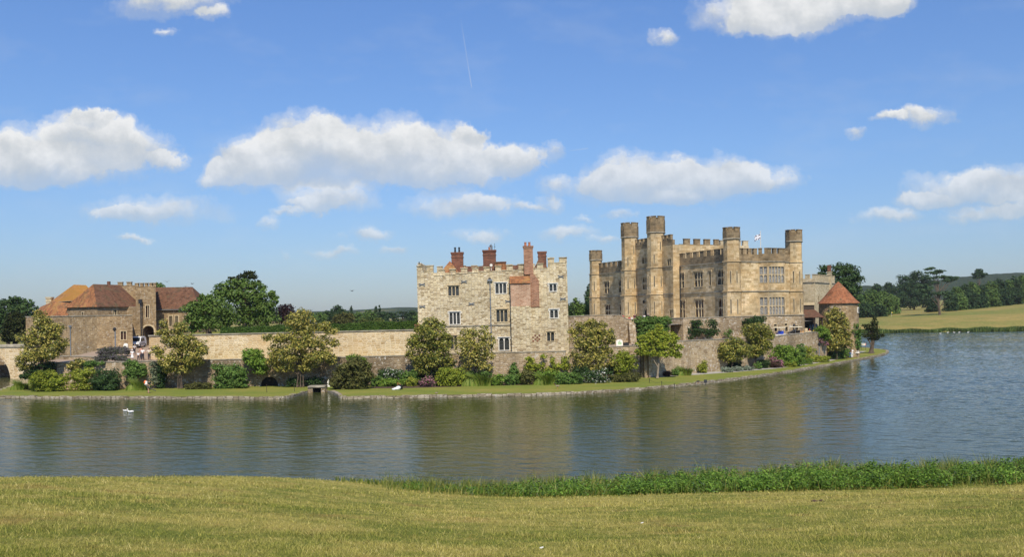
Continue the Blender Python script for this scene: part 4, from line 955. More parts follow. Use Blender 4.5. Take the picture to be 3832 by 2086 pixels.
# house with hipped roof
K_, L_, R_ = PT(945, 146.2), PT(652, 151.5), PT(1362, 153.5); Q_ = L_ + R_ - K_
ze = ZV(1147, K_.x, K_.y)
face(L_, K_, 4, ze, [((796, 811, 492, 526), 1, 1, False, 'glass')]); face(K_, R_, 4, ze, [((1101, 1134, 466, 520), 2, 1, True, 'glass'), ((1243, 1271, 466, 520), 2, 1, True, 'glass')])
# gate tower
tx0, tx1, td = XU(509, 152), XU(584, 152), 152.0
ztw = ZV(1076, tx0, td)
zg = 4.9
arch_q = (XU(536, td, 5) - tx0, XU(577, td, 5) - tx0, zg - .6, ZV(1221, tx0, td))
lan_q = (XU(546, td, 10) - tx0, XU(558.5, td, 10) - tx0, ZV(1190, tx0, td), ZV(1145, tx0, td))
facade(wl, (tx0, td), (1, 0), tx1 - tx0, 3, ztw, [arch_q, lan_q], .4)
tk = (td + 7) / td; tb0, tb1_ = Vector((tx0 * tk, td + 7)), Vector((tx1 * tk, td + 7))
for p_, q_ in ((Vector((tx1, td)), tb1_), (tb0, Vector((tx0, td))), (tb1_, tb0)): facade(wl, p_, (q_ - p_).normalized(), (q_ - p_).length, 3, ztw)
window(GH, (tx0, td), (1, 0), lan_q, 2, 1, True, 'trim', 'glassr', .4, False, .12)
# set-back wall with merlons left of the tower
sb0, sb1 = XU(440, 158), XU(512, 158)
facade(wl, (sb0, 158), (1, 0), sb1 - sb0, 8, ZV(1071, sb0, 158))
# hall right of the tower
h0, h1, hd = XU(583, 157), XU(742, 157), 157.0
hz0, hz1 = ZV(1158, h0, hd), ZV(1076, h0, 161)
def hq(x0, x1, y0, y1): return (XU(ga(x0), hd, 8) - h0, XU(ga(x1), hd, 8) - h0, ZV(gb(y1), h0, hd), ZV(gb(y0), h0, hd))
HQ = [hq(1646, 1676, 530, 630), hq(1705, 1732, 530, 628), hq(1654, 1676, 655, 715)]
facade(wl, (h0, hd), (1, 0), h1 - h0, 3, hz0, HQ, .3)
for q, l in zip(HQ, (2, 2, 1)): window(GH, (h0, hd), (1, 0), q, l, 1, True, 'trim', 'dark', .3, False, .16)
facade(wl, (h1, hd), (0, 1), 9, 3, hz0)
wl.build('wall', M['gate'], GH)
mb = MB() # arched passage: dark vaulted tunnel with a stone arch ring
o = Vector((tx0, td)); a, b = arch_q[0], arch_q[1]; m_, r = (a + b) / 2, (b - a) / 2; zs_ = arch_q[3] - r * .95
prev = None
for g in np.linspace(0, math.pi, 17):
    c_, s_ = math.cos(g), math.sin(g) ** .85
    cur = [(tx0 + m_ - r * c_, td - .04, zs_ + r * .95 * s_), (tx0 + m_ - (r + .28) * c_, td - .04, zs_ + (r * .95 + .28) * s_), (tx0 + m_ - (r + .28) * c_, td + .3, zs_ + (r * .95 + .28) * s_), (tx0 + m_ - r * c_, td + .3, zs_ + r * .95 * s_)]
    if prev: mb.hexa(prev, cur)
    prev = cur
for sg in (-1, 1): x = tx0 + m_ + sg * (r + .14); mb.box(x - .138, x + .138, td - .038, td - .002, zg - .3, zs_)
# spandrels above the arch line fill the square opening
for sg in (-1, 1):
    arc = [(m_ + sg * r * math.cos(g), zs_ + r * .95 * math.sin(g) ** .85) for g in np.linspace(0.001, math.pi / 2, 8)]
    poly = arc + [(m_, arch_q[3] + .3), (m_ + sg * r, arch_q[3] + .3)]
    mb.hexa([(tx0 + s, td + .32, z) for s, z in poly], [(tx0 + s, td + .01, z) for s, z in poly])
mb.build('gate_arch', M['trim'], GH)
mb = MB(); mb.quad((tx0 + a, td + 6, 3.5), (tx0 + b, td + 6, 3.5), (tx0 + b, td + 6, arch_q[3]), (tx0 + a, td + 6, arch_q[3])); mb.quad((tx0 + b, td + .41, 3.5), (tx0 + b, td + 6, 3.5), (tx0 + b, td + 6, arch_q[3]), (tx0 + b, td + .41, arch_q[3])); mb.quad((tx0 + a, td + 6, 3.5), (tx0 + a, td + .41, 3.5), (tx0 + a, td + .41, arch_q[3]), (tx0 + a, td + 6, arch_q[3])); mb.quad((tx0 + a, td + .41, arch_q[3]), (tx0 + a, td + 6, arch_q[3]), (tx0 + b, td + 6, arch_q[3]), (tx0 + b, td + .41, arch_q[3]))
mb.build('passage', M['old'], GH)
mb = MB(); parapet(mb, (tx0, td), (tx1, td), ztw, .12, .5, .5, .28, .45, True, 0, .06); parapet(mb, (tx1, td), tb1_, ztw, .12, .5, .6, .4, .45, True, 0, .06); parapet(mb, tb0, (tx0, td), ztw, .12, .5, .6, .4, .45, True, 0, .06)
mb.prism([(tx0 + .1, td + .5), (tx1 - .3, td + .5), (tb1_.x - .2, td + 6.8), (tb0.x + .3, td + 6.8)], ztw - .5, ztw - .1); mb.build('battlement', M['gate'], GH)
zsb = ZV(1071, sb0, 158); mb = MB(); parapet(mb, (sb0, 158), (sb1, 158), zsb, .1, .5, .85, .75, .45, True, .1, .04); mb.build('battlement', M['gate'], GH)
def roofmesh(pts, faces, mat, name='roof', ov=0):
    mb = MB(); mb.add(pts, faces); return mb.build(name, M[mat], GH)
apex = Vector((-71.0, 150.6)); za = ZV(1064, apex.x, apex.y); rid = Vector((-68.4, 154.8)); zr = za - .05
cen = (K_ + Q_) / 2
ov = lambda p: p + (p - cen).normalized() * .45
k_, l_, r_, q_ = ov(K_), ov(L_), ov(R_), ov(Q_); zo = ze - .12
roofmesh([(k_.x, k_.y, zo), (l_.x, l_.y, zo), (r_.x, r_.y, zo), (q_.x, q_.y, zo), (apex.x, apex.y, za), (rid.x, rid.y, zr)], [(1, 0, 4), (0, 2, 5, 4), (2, 3, 5), (3, 1, 4, 5), (0, 1, 3, 2)], 'tile_d')
roofmesh([(l_.x, l_.y, zo + .02), (k_.x, k_.y, zo + .02), (apex.x, apex.y, za + .03), (apex.x + .02, apex.y + .1, za + .02)], [(0, 1, 2)], 'tile_r')
def rp(u, v, d): p = W(u, v, d); return (p.x, p.y, p.z)
roofmesh([rp(186, 1132, 159), rp(272, 1127, 155), rp(276, 1066, 161), rp(322, 1068, 160), rp(352, 1100, 158), rp(345, 1127, 156), rp(240, 1100, 168), rp(330, 1100, 168)], [(0, 1, 2), (1, 5, 4, 3, 2), (0, 2, 6), (2, 3, 7, 6), (3, 4, 7)], 'tile_o')
roofmesh([rp(118, 1200, 155), rp(224, 1196, 151), rp(201, 1128, 155), rp(250, 1190, 150.5), rp(272, 1137, 153), rp(150, 1150, 163)], [(0, 1, 2), (1, 3, 4, 2), (0, 2, 5)], 'tile_r')
for a_, b_ in (((272, 1127, 155.1), (345, 1127, 156.1)), ((186, 1132, 159.2), (272, 1127, 155.2))): # wall under the orange roof
    mb = MB(); p, q = rp(*a_), rp(*b_); mb.quad((p[0] + .3, p[1] + .5, 9), (q[0], q[1] + .5, 9), (q[0], q[1] + .5, q[2]), (p[0] + .3, p[1] + .5, p[2])); mb.build('house_wall', M['gate'], GH)
chimney(GH, XU(187, 160), 160, .95, .8, 10, ZV(1114, XU(187, 160), 160), 'maid', 0)
chimney(GH, XU(409, 160), 160, .45, .45, za - 2, ZV(1054, XU(409, 160), 160), 'brickd', 0, cap=False)
mb = MB(); hx1 = h1 - 2.4; mb.add([(h0 - .0, hd - .35, hz0 - .1), (h1 + .35, hd - .35, hz0 - .1), (hx1, 161, hz1), (XU(583, 161), 161, hz1), (h1 + .35, 166, hz0 - .1), (XU(583, 166), 166, hz0 - .1)], [(0, 1, 2, 3), (1, 4, 2), (4, 5, 3, 2), (0, 3, 5)]); mb.build('roof', M['tile_d'], GH)
mb = MB(); mb.box(h0, h1 + .3, hd - .45, hd - .36, hz0 - .18, hz0 - .08); mb.build('gutter', M['lead'], GH)
mb = MB(); x = XU(527, 151.3); mb.tube([(x, 151.4, 5), (x, 151.4, 11.5), (x - .15, 151.7, 12.6)], .12, 6); mb.box(x - .35, x + .2, 151.2, 151.6, 12.2, 12.9); mb.build('drainpipe', M['iron'], GH)
e = (bB - bA).normalized(); k = (265 - CX) / F; s = (k * bA.y - bA.x) / (e.x - k * e.y); p = bA + e * s + Vector((e.y, -e.x)) * .12
mb = MB(); mb.tube([(p.x, p.y, ZV(1334, p.x, p.y)), (p.x, p.y, ZV(1228, p.x, p.y))], .09, 6); mb.obox(p, e, .22, .12, ZV(1226, p.x, p.y), ZV(1219, p.x, p.y)); mb.build('drainpipe', M['lead'], GH)
mb = MB(); e = (bC - bB).normalized()
for a, b in ((bA, bB), (bB, bC)):
    e = (b - a).normalized(); n = Vector((-e.y, e.x)); mb.obox((a + b) / 2 + n * .22, e, (b - a).length / 2 + .05, .3, ztop + .003, ztop + .12)
mb.build('coping', M['trimg'], GH)

# ================================================================== GARDEN AND RETAINING WALLS
def wall_run(name, label, pts, mat, cat='wall', thick=.6, cop='trimg', cop_h=.1, over=.06, ops=None, par=None):
    """pts: (x, y, z0, z1) along the outer face, outward = towards the moat"""
    c = pts[len(pts) // 2]; Tn = thing(name, label, cat, (c[0], c[1], c[2])) if par is None else par
    mb = MB(); mc_ = MB()
    for i in range(len(pts) - 1):
        a, b = pts[i], pts[i + 1]; A, B_ = Vector(a[:2]), Vector(b[:2]); e = (B_ - A).normalized(); n = Vector((e.y, -e.x)); A2, B2 = A - n * thick, B_ - n * thick
        if ops and i in ops: facade(mb, A, e, (B_ - A).length, min(a[2], b[2]), min(a[3], b[3]), ops[i], .4)
        else: mb.quad((A.x, A.y, a[2]), (B_.x, B_.y, b[2]), (B_.x, B_.y, b[3]), (A.x, A.y, a[3]))
        mb.quad((B2.x, B2.y, b[2]), (A2.x, A2.y, a[2]), (A2.x, A2.y, a[3]), (B2.x, B2.y, b[3]))
        mb.quad((A.x, A.y, a[3]), (B_.x, B_.y, b[3]), (B2.x, B2.y, b[3]), (A2.x, A2.y, a[3]))
        if i == 0: mb.quad((A2.x, A2.y, a[2]), (A.x, A.y, a[2]), (A.x, A.y, a[3]), (A2.x, A2.y, a[3]))
        if i == len(pts) - 2: mb.quad((B_.x, B_.y, b[2]), (B2.x, B2.y, b[2]), (B2.x, B2.y, b[3]), (B_.x, B_.y, b[3]))
        if cop:
            o1, o2 = A + n * over - e * (.0 if i else over), B_ + n * over; p1, p2 = A2 - n * over, B2 - n * over
            mc_.hexa([(o1.x, o1.y, a[3] + .003), (o2.x, o2.y, b[3] + .003), (p2.x, p2.y, b[3] + .003), (p1.x, p1.y, a[3] + .003)], [(o1.x, o1.y, a[3] + cop_h), (o2.x, o2.y, b[3] + cop_h), (p2.x, p2.y, b[3] + cop_h), (p1.x, p1.y, a[3] + cop_h)])
    mb.build('wall_face', M[mat], Tn)
    if cop: mc_.build('coping', M[cop], Tn)
    return Tn
X_ = lambda u, d, z=4: XU(u, d, z)
def wp(u, d, z0, z1): return (XU(u, d, z1), d, z0, z1)
wall_run('moat_wall', 'low old moat wall below the lavender banks, with climbers and round shrubs', [(XU(212, 119) - .3, 127, .2, 3.84), wp(212, 119, .2, 3.84), wp(400, 119, .2, 3.84), wp(620, 119.3, .2, 3.86)], 'oldw')
cul = []
wl_a, wl_b = Vector((XU(622, 119.4), 119.4)), Vector((XU(1180, 120), 120.0))
ee = (wl_b - wl_a).normalized(); kk = lambda u: ((u - CX) / F * wl_a.y - wl_a.x) / (ee.x - (u - CX) / F * ee.y)
co_ = (kk(972), kk(1037), .2, ZV(1411, XU(1000, 120), 120))
LW2 = wall_run('moat_wall', 'dark lower moat wall under the pale wall, with an arched culvert', [(*wl_a, .2, 3.88), (*wl_b, .2, 3.98), wp(1560, 121, .2, 4.06)], 'old', ops={0: [co_]})
mb = MB(); P = lambda s, z, d=.39: (*(wl_a + ee * s + Vector((-ee.y, ee.x)) * d), z); a, b, _, zt_ = co_; m_, r = (a + b) / 2, (b - a) / 2; zs_ = zt_ - r
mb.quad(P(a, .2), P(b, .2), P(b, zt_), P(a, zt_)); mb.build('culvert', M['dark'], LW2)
mb = MB()
for sg in (-1, 1):
    arc = [(m_ + sg * r * math.cos(g), zs_ + r * math.sin(g)) for g in np.linspace(0.001, math.pi / 2, 8)]; poly = arc + [(m_, zt_ + .02), (m_ + sg * r, zt_ + .02)]
    mb.hexa([P(s, z, .36) for s, z in poly], [P(s, z, .02) for s, z in poly])
mb.build('culvert_arch', M['old'], LW2)
wall_run('moat_wall', 'lichened moat wall at the foot of the tall tower house', [wp(1562, 121, .2, 4.1), wp(1700, 121, .2, 4.22), wp(1860, 121, .2, 4.28), wp(2117, 121, .2, 4.32), (XU(2122, 121), 126.6, .2, 4.32)], 'oldw')
wall_run('pale_wall', 'long pale cream rubble wall with flat coping below the clipped hedge', [wp(557, 131, 3.4, 7.05), wp(558, 127, 3.4, 7.05), wp(640, 124.8, 3.4, 7.2), wp(830, 123.8, 3.4, 7.26), wp(1200, 123.4, 3.4, 7.38), wp(1566, 123.2, 3.4, 7.5)], 'pale', cop_h=.13, over=.12)
wall_run('garden_wall', 'short low wall beside the lavender bank above the moat wall', [wp(228, 128.5, 3.2, 4.32), wp(352, 126.5, 3.2, 4.25)], 'oldw')
# walls right of the tower house
wall_run('terrace_wall', 'stone retaining wall behind the golden magnolia, ending in a sloped buttress', [wp(2131, 133, 2.5, 9.0), wp(2210, 136, 2.5, 9.12), wp(2318, 138, 2.5, 9.15), wp(2330, 138.2, 2.5, 8.85), wp(2342, 138.4, 2.5, 8.55), wp(2352, 138.5, 2.5, 8.45), wp(2385, 139, 2.5, 8.4), wp(2508, 140, 2.5, 8.4)], 'oldw', thick=.7)
mb = MB(); p0, p1 = Vector((XU(2351, 138), 138.2)), Vector((XU(2376, 138), 138.4)); q1 = Vector((XU(2384, 137), 137.0)); q0 = Vector((XU(2361, 137), 136.8))
mb.hexa([(q0.x, q0.y, 3.5), (q1.x, q1.y, 3.5), (p1.x + .4, p1.y + .4, 3.5), (p0.x, p0.y + .2, 3.5)], [(p0.x, p0.y - .25, 8.2), (p1.x, p1.y - .25, 8.2), (p1.x + .0, p1.y + .4, 8.2), (p0.x, p0.y + .2, 8.2)])
tag(mb.build('buttress', M['oldw'], origin=(p0.x, p0.y, 3.5)), 'sloping stone buttress at the edge of the ivy covered wall', 'buttress')
uA, uB = Vector((XU(2556, 143.5), 143.5)), Vector((XU(3010, 156.5), 156.5)); ue = (uB - uA).normalized()
us = lambda u: ((u - CX) / F * uA.y - uA.x) / (ue.x - (u - CX) / F * ue.y)
def uq(x0, x1, y0, y1): p = uA + ue * us(qb((x0 + x1) / 2)); return (us(qb(x0)), us(qb(x1)), ZV(rb(y1), p.x, p.y), ZV(rb(y0), p.x, p.y))
UQ = [uq(573, 597, 969, 985), uq(665, 691, 963, 979), uq(576, 602, 998, 1032), uq(670, 694, 992, 1030), uq(758, 784, 980, 1020)]
UW = wall_run('terrace_wall', 'lichened retaining wall directly below the castle, with small slots and arched openings', [(XU(2512, 142), 147, 2.5, 8.42), (uA.x, uA.y, 2.5, 8.45), (uB.x, uB.y, 2.5, 8.62), (uB.x + .3, 161, 2.5, 8.62)], 'oldw', thick=.7, ops={1: UQ})
for q in UQ: window(UW, uA, ue, q, 1, 1, q[3] - q[2] > 1, 'trim', 'dark', .4, False, .12)
mb = MB(); p = uA + ue * us(qb(740)) + Vector((ue.y, -ue.x)) * .3; z = ZV(rb(985), p.x, p.y); mb.ngon(p, .13, .2, z - .25, z + .2, 6); mb.ngon(p, .24, .03, z + .202, z + .42, 6); mb.tube([(p.x, p.y, z + .3), (p.x, p.y + .35, z + .5)], .03, 4); mb.build('wall_lantern', M['iron'], UW)
mb = MB(); p = uA + ue * us(2578) + Vector((ue.y, -ue.x)) * .03; z = ZV(1150 + 343 / 3.435, p.x, p.y); mb.obox(p, ue, .22, .02, z - .16, z + .16); sg = tag(mb.build('notice', M['trimw'], origin=(p.x, p.y, z)), 'small white notice board fixed to the wall beside the ivy', 'notice')
mb = MB(); p2 = p + Vector((ue.y, -ue.x)) * .024
for dz, w_ in ((.07, .13), (.0, .13)): mb.obox(p2, ue, w_, .003, z + dz - .025, z + dz + .025)
mb.build('lettering', M['lead'], sg)
lA, lB = Vector((XU(2409, 125), 125.0)), Vector((XU(3091, 159), 159.0)); le = (lB - lA).normalized()
wall_run('moat_wall', 'low lichened moat wall behind the yellow magnolia with the low wall end by the doorway', [wp(2122, 126.8, .2, 4.55), wp(2250, 126.6, .2, 4.62), wp(2396, 126.2, .2, 4.75), (XU(2398, 126), 131, .2, 4.75)], 'oldw')
lp = lambda f: lA + le * ((lB - lA).length * f)
wall_run('moat_wall', 'lichened retaining wall along the waterside path below the castle', [(lA.x, lA.y + 4, .2, 5.2), (lA.x, lA.y, .2, 5.2), (*lp(.36), .2, 5.15), (*(lp(.40) + Vector((.25, -.35))), .2, 5.15), (*(lp(.48) + Vector((.3, -.35))), .2, 5.15), (*lp(.52), .2, 5.0), (*lp(.64), .2, 5.1), (*lp(.78), .2, 5.35), (*lp(.92), .2, 5.55), (*lp(.96), .2, 5.35), (lB.x, lB.y, .2, 4.1), (lB.x + .6, lB.y + 5, .2, 4.3)], 'oldw')
mb = MB(); mb.quad((lA.x - 1.2, 129.5, .3), (lA.x + .4, 129.5, .3), (lA.x + .4, 129.5, 4.8), (lA.x - 1.2, 129.5, 4.8)); tag(mb.build('garden_door', M['wood'], origin=(lA.x, 129.5, .5)), 'dark doorway in the gap between the two lower walls', 'door')

# terraces and courts (tops of the retained ground)
def sheet(name, pts, z, mat, zf=None):
    tri = tessellate_polygon([[Vector((p[0], p[1], 0)) for p in pts]]); mb = MB(); mb.add([(p[0], p[1], zf(p[0], p[1]) if zf else z) for p in pts], tri); o = struct(mb, name, mat)
    for p in o.data.polygons:
        if p.normal.z < 0: p.flip()
    return o
def ramp_z(x, y): t = min(max((y - 122) / 28, 0), 1); return 3.72 + 1.2 * t * t * (3 - 2 * t)
mb = MB(); V = []; ny = 16
for i in range(2):
    for j in range(ny): y = 119.7 + j * 2.6; V.append((( -66 if i == 0 else XU(665, 124)) if j else (XU(205, 120) if i == 0 else XU(665, 124)), y, ramp_z(0, y)))
mb.add(V, [(j, ny + j, ny + j + 1, j + 1) for j in range(ny - 1)]); struct(mb, 'ramp', M['ramp'], smooth=True)
sheet('upper_lawn', [(XU(562, 128), 129), (XU(640, 125), 125.3), (gx0 + .2, 124.2), (gx0 + .2, 215), (-50, 205), (-58, 170)], 6.95, M['lawn'])
sheet('terrace', [(XU(660, 121), 119.9), (XU(1566, 121), 121.4), (XU(1566, 121), 123.6), (XU(660, 125), 125)], 3.7, M['lawn'])
sheet('terrace', [(XU(2126, 126), 127), (XU(2396, 126), 126.6), (XU(2396, 126), 131), (lA.x, 129.6), (lA.x + .3, lA.y + .5), (*(lp(.5) + Vector((-.2, .4))),), (*(lB + Vector((-.2, .4))),), (lB.x + 3, 170), (40, 170), (uA.x, 144), (14, 140), (10, 135)], 4.7, M['ramp'])
sheet('courtyard', [(gx1 + .2, 134), (XU(2318, 138), 138.6), (XU(2508, 140), 140.5), (uA.x, 144), (uB.x - .3, 157), (55, 162), (60, 240), (0, 228), (gx1 + .2, 200)], 7.5, M['gravel'])

# ================================================================== STONE BRIDGE (far left) AND SLAB BRIDGE
BD = 146.0; BRG = thing('stone_bridge', 'stone arched bridge over the moat beside the gatehouse wall', 'bridge', (XU(0, BD), BD, 0))
bx1 = XU(140, BD, 3); cx_ = XU(-34, BD, 3); rx_, rz_ = XU(39.5, BD, 0) - cx_, 4.05; bx0 = cx_ - 14; bt = 5.15
mb = MB(); gs_ = np.linspace(math.pi, 0, 25); arc = [(cx_ + rx_ * math.cos(g), -.3 + (rz_ + .3) * math.sin(g)) for g in gs_]
for y, fl_ in ((BD, 1), (BD + 5.2, -1)):
    Vf = [(bx0, y, -.4), (bx0, y, bt)] + [(x, y, z) for x, z in arc] + [(x, y, bt) for x, z in arc] + [(bx1, y, -.4), (bx1, y, bt)]; n_ = len(arc)
    fs = [(0, 2, 2 + n_, 1)] + [(2 + i, 3 + i, 3 + n_ + i, 2 + n_ + i) for i in range(n_ - 1)] + [(1 + n_, 2 + 2 * n_, 3 + 2 * n_, 1 + 2 * n_)]
    mb.add(Vf, fs if fl_ > 0 else [f[::-1] for f in fs])
mb.add([(x, BD, z) for x, z in arc] + [(x, BD + 5.2, z) for x, z in arc], [(i + 1, i, n_ + i, n_ + i + 1) for i in range(n_ - 1)])
mb.quad((bx1, BD, -.4), (bx1, BD + 5.2, -.4), (bx1, BD + 5.2, bt), (bx1, BD, bt)); mb.build('wall_face', M['pale'], BRG)
mb = MB(); prev = None
for x, z in arc:
    f = 1 + .42 / math.hypot(x - cx_, z + .3); o2 = (cx_ + (x - cx_) * f, -.3 + (z + .3) * f)
    cur = [(x, BD - .05, z), (o2[0], BD - .05, o2[1]), (o2[0], BD + .01, o2[1]), (x, BD + .01, z)]
    if prev: mb.hexa(prev, cur)
    prev = cur
mb.build('arch_ring', M['pale'], BRG)
mb = MB(); mb.box(bx0, bx1, BD - .12, BD + .55, bt + .003, bt + .28); mb.hexa([(bx0, BD - .12, bt + .282), (bx1, BD - .12, bt + .282), (bx1, BD + .55, bt + .282), (bx0, BD + .55, bt + .282)], [(bx0, BD + .15, bt + .5), (bx1, BD + .15, bt + .5), (bx1, BD + .3, bt + .5), (bx0, BD + .3, bt + .5)]); mb.box(bx0, bx1, BD + 4.7, BD + 5.3, bt + .003, bt + .4); mb.build('coping', M['trimg'], BRG)
mb = MB(); mb.box(bx0, bx1 + 3, BD + .56, BD + 4.69, bt - .8, bt - .3); mb.build('roadway', M['ramp'], BRG)
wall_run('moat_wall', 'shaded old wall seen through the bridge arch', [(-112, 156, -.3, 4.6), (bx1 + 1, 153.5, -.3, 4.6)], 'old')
FB = thing('footbridge', 'low flat stone slab bridge over the narrow moat inlet', 'footbridge', (XU(1186, 112.6), 112.6, .3))
mb = MB(); x0, x1 = XU(1156, 112.6, 1), XU(1220, 112.6, 1); mb.box(x0, x1, 111.8, 113.6, .66, .82); mb.build('slab', M['trimg'], FB)
for a_, b_ in ((x0, x0 + .6), (x1 - .5, x1)): mb = MB(); mb.box(a_, b_, 111.95, 113.5, -.3, .658); mb.build('abutment', M['old'], FB)
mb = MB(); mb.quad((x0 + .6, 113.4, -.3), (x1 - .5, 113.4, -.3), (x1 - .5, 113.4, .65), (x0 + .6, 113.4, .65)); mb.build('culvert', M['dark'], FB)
# ------------------------------------------------------------------ VEGETATION
Lf_ = {}
Lf_['mag'] = leaf('magnolia leaves', [(.055, .085, .018), (.12, .14, .026), (.24, .225, .042), (.40, .335, .075), (.50, .41, .11), (.30, .27, .055), (.12, .145, .026)], .2, .25, .35, .25)
Lf_['mag2'] = leaf('greener magnolia leaves', [(.045, .075, .016), (.10, .13, .022), (.19, .20, .036), (.31, .285, .055), (.38, .33, .075), (.14, .165, .03)], .2, .25, .35, .25)
Lf_['lime'] = leaf('lime green leaves', [(0.143, 0.215, 0.026), (0.286, 0.337, 0.040), (0.415, 0.415, 0.057), (0.200, 0.272, 0.031)], .3, .12, .4, .15)
Lf_['round'] = leaf('yellow green shrub leaves', [(0.105, 0.157, 0.021), (0.228, 0.272, 0.031), (0.315, 0.332, 0.042), (0.157, 0.210, 0.025)], .25, .12, .4, .2)
Lf_['mid'] = leaf('mid green leaves', [(0.059, 0.128, 0.026), (0.108, 0.194, 0.039), (0.166, 0.244, 0.059), (0.086, 0.166, 0.034)], .25, .14, .4, .25)
Lf_['fresh'] = leaf('fresh green leaves', [(0.078, 0.148, 0.021), (0.157, 0.263, 0.038), (0.228, 0.315, 0.052), (0.123, 0.210, 0.031)], .3, .12, .4, .2)
Lf_['yel'] = leaf('yellow green leaves', [(0.124, 0.171, 0.019), (0.265, 0.311, 0.039), (0.373, 0.373, 0.062), (0.186, 0.232, 0.031)], .3, .12, .4, .2)
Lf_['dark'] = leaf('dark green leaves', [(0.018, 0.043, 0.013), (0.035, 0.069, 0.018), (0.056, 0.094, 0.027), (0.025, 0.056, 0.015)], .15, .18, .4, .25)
Lf_['grey'] = leaf('grey green leaves', [(0.083, 0.110, 0.055), (0.166, 0.200, 0.117), (0.235, 0.262, 0.166), (0.124, 0.152, 0.083)], .2, .1, .5, .2)
Lf_['silver'] = leaf('silver leaves', [(.14, .17, .12), (.24, .28, .21), (.32, .36, .28), (.10, .14, .07)], .2, .1, .5, .2)
Lf_['brown'] = leaf('brownish conifer sprays', [(0.048, 0.057, 0.016), (0.090, 0.097, 0.028), (0.131, 0.124, 0.039), (0.069, 0.071, 0.021)], .15, .08, .5, .3, .8)
Lf_['yew'] = leaf('yew needles', [(.016, .026, .008), (.032, .042, .012), (.05, .055, .016)], .1, .08, .5, .35, .6)
Lf_['copper'] = leaf('copper beech leaves', [(.016, .010, .012), (.035, .018, .020), (.055, .028, .028)], .15, .15, .4, .25)
Lf_['oak'] = leaf('broad tree leaves', [(0.057, 0.110, 0.023), (0.105, 0.171, 0.034), (0.162, 0.228, 0.057), (0.079, 0.136, 0.026)], .22, .12, .45, .25, .3)
Lf_['oakd'] = leaf('deep green tree leaves', [(0.027, 0.057, 0.018), (0.051, 0.092, 0.027), (0.078, 0.120, 0.039), (0.038, 0.074, 0.021)], .2, .12, .45, .25, .2)
Lf_['far1'] = leaf('far tree leaves', [(0.054, 0.107, 0.028), (0.099, 0.161, 0.039), (0.143, 0.198, 0.054)], .2, .08, .5, .3, .08)
Lf_['far2'] = leaf('far dark leaves', [(0.020, 0.046, 0.020), (0.038, 0.070, 0.026), (0.061, 0.096, 0.035)], .2, .08, .5, .3, .08)
Lf_['far3'] = leaf('far pale leaves', [(.07, .10, .022), (.11, .14, .032), (.15, .17, .045)], .2, .08, .5, .3, .08)
Lf_['cedar'] = leaf('cedar needles', [(0.027, 0.060, 0.027), (0.053, 0.094, 0.040), (0.077, 0.119, 0.053)], .15, .1, .5, .25, .3)
Lf_['hedge'] = leaf('clipped yew hedge', [(0.031, 0.070, 0.014), (0.061, 0.113, 0.020), (0.096, 0.148, 0.031)], .15, .1, .5, .25, .5)
Lf_['lav'] = leaf('lavender spikes', [(.12, .10, .13), (.17, .145, .18), (.10, .12, .06), (.075, .10, .045), (.14, .125, .14)], .2, .03, .6, .3, .7)
Lf_['pink'] = leaf('pink flowering shrub', [(.05, .09, .02), (.10, .13, .03), (.50, .22, .30), (.42, .16, .24)], .25, .08, .5, .2)
Lf_['whitef'] = leaf('white rose shrub', [(0.026, 0.060, 0.014), (0.048, 0.090, 0.022), (0.072, 0.120, 0.036), (0.036, 0.072, 0.017), (0.780, 0.768, 0.696)], .2, .1, .5, .2)
Lf_['purple'] = leaf('purple brown leaves', [(.05, .025, .022), (.085, .042, .036), (.06, .05, .02)], .15, .1, .5, .2)
Lf_['gr'] = leaf('ornamental grass blades', [(0.104, 0.169, 0.023), (0.182, 0.247, 0.039), (0.260, 0.286, 0.065)], .3, .1, .4, .2)
M['bark'] = plain('bark', (.085, .062, .042), .95, var=.4, scale=4)
M['barkp'] = plain('pale bark', (.26, .21, .15), .95, var=.3, scale=4)
rng = np.random.default_rng(11)
def unit(a): return a / np.maximum(np.linalg.norm(a, axis=1, keepdims=True), 1e-6)
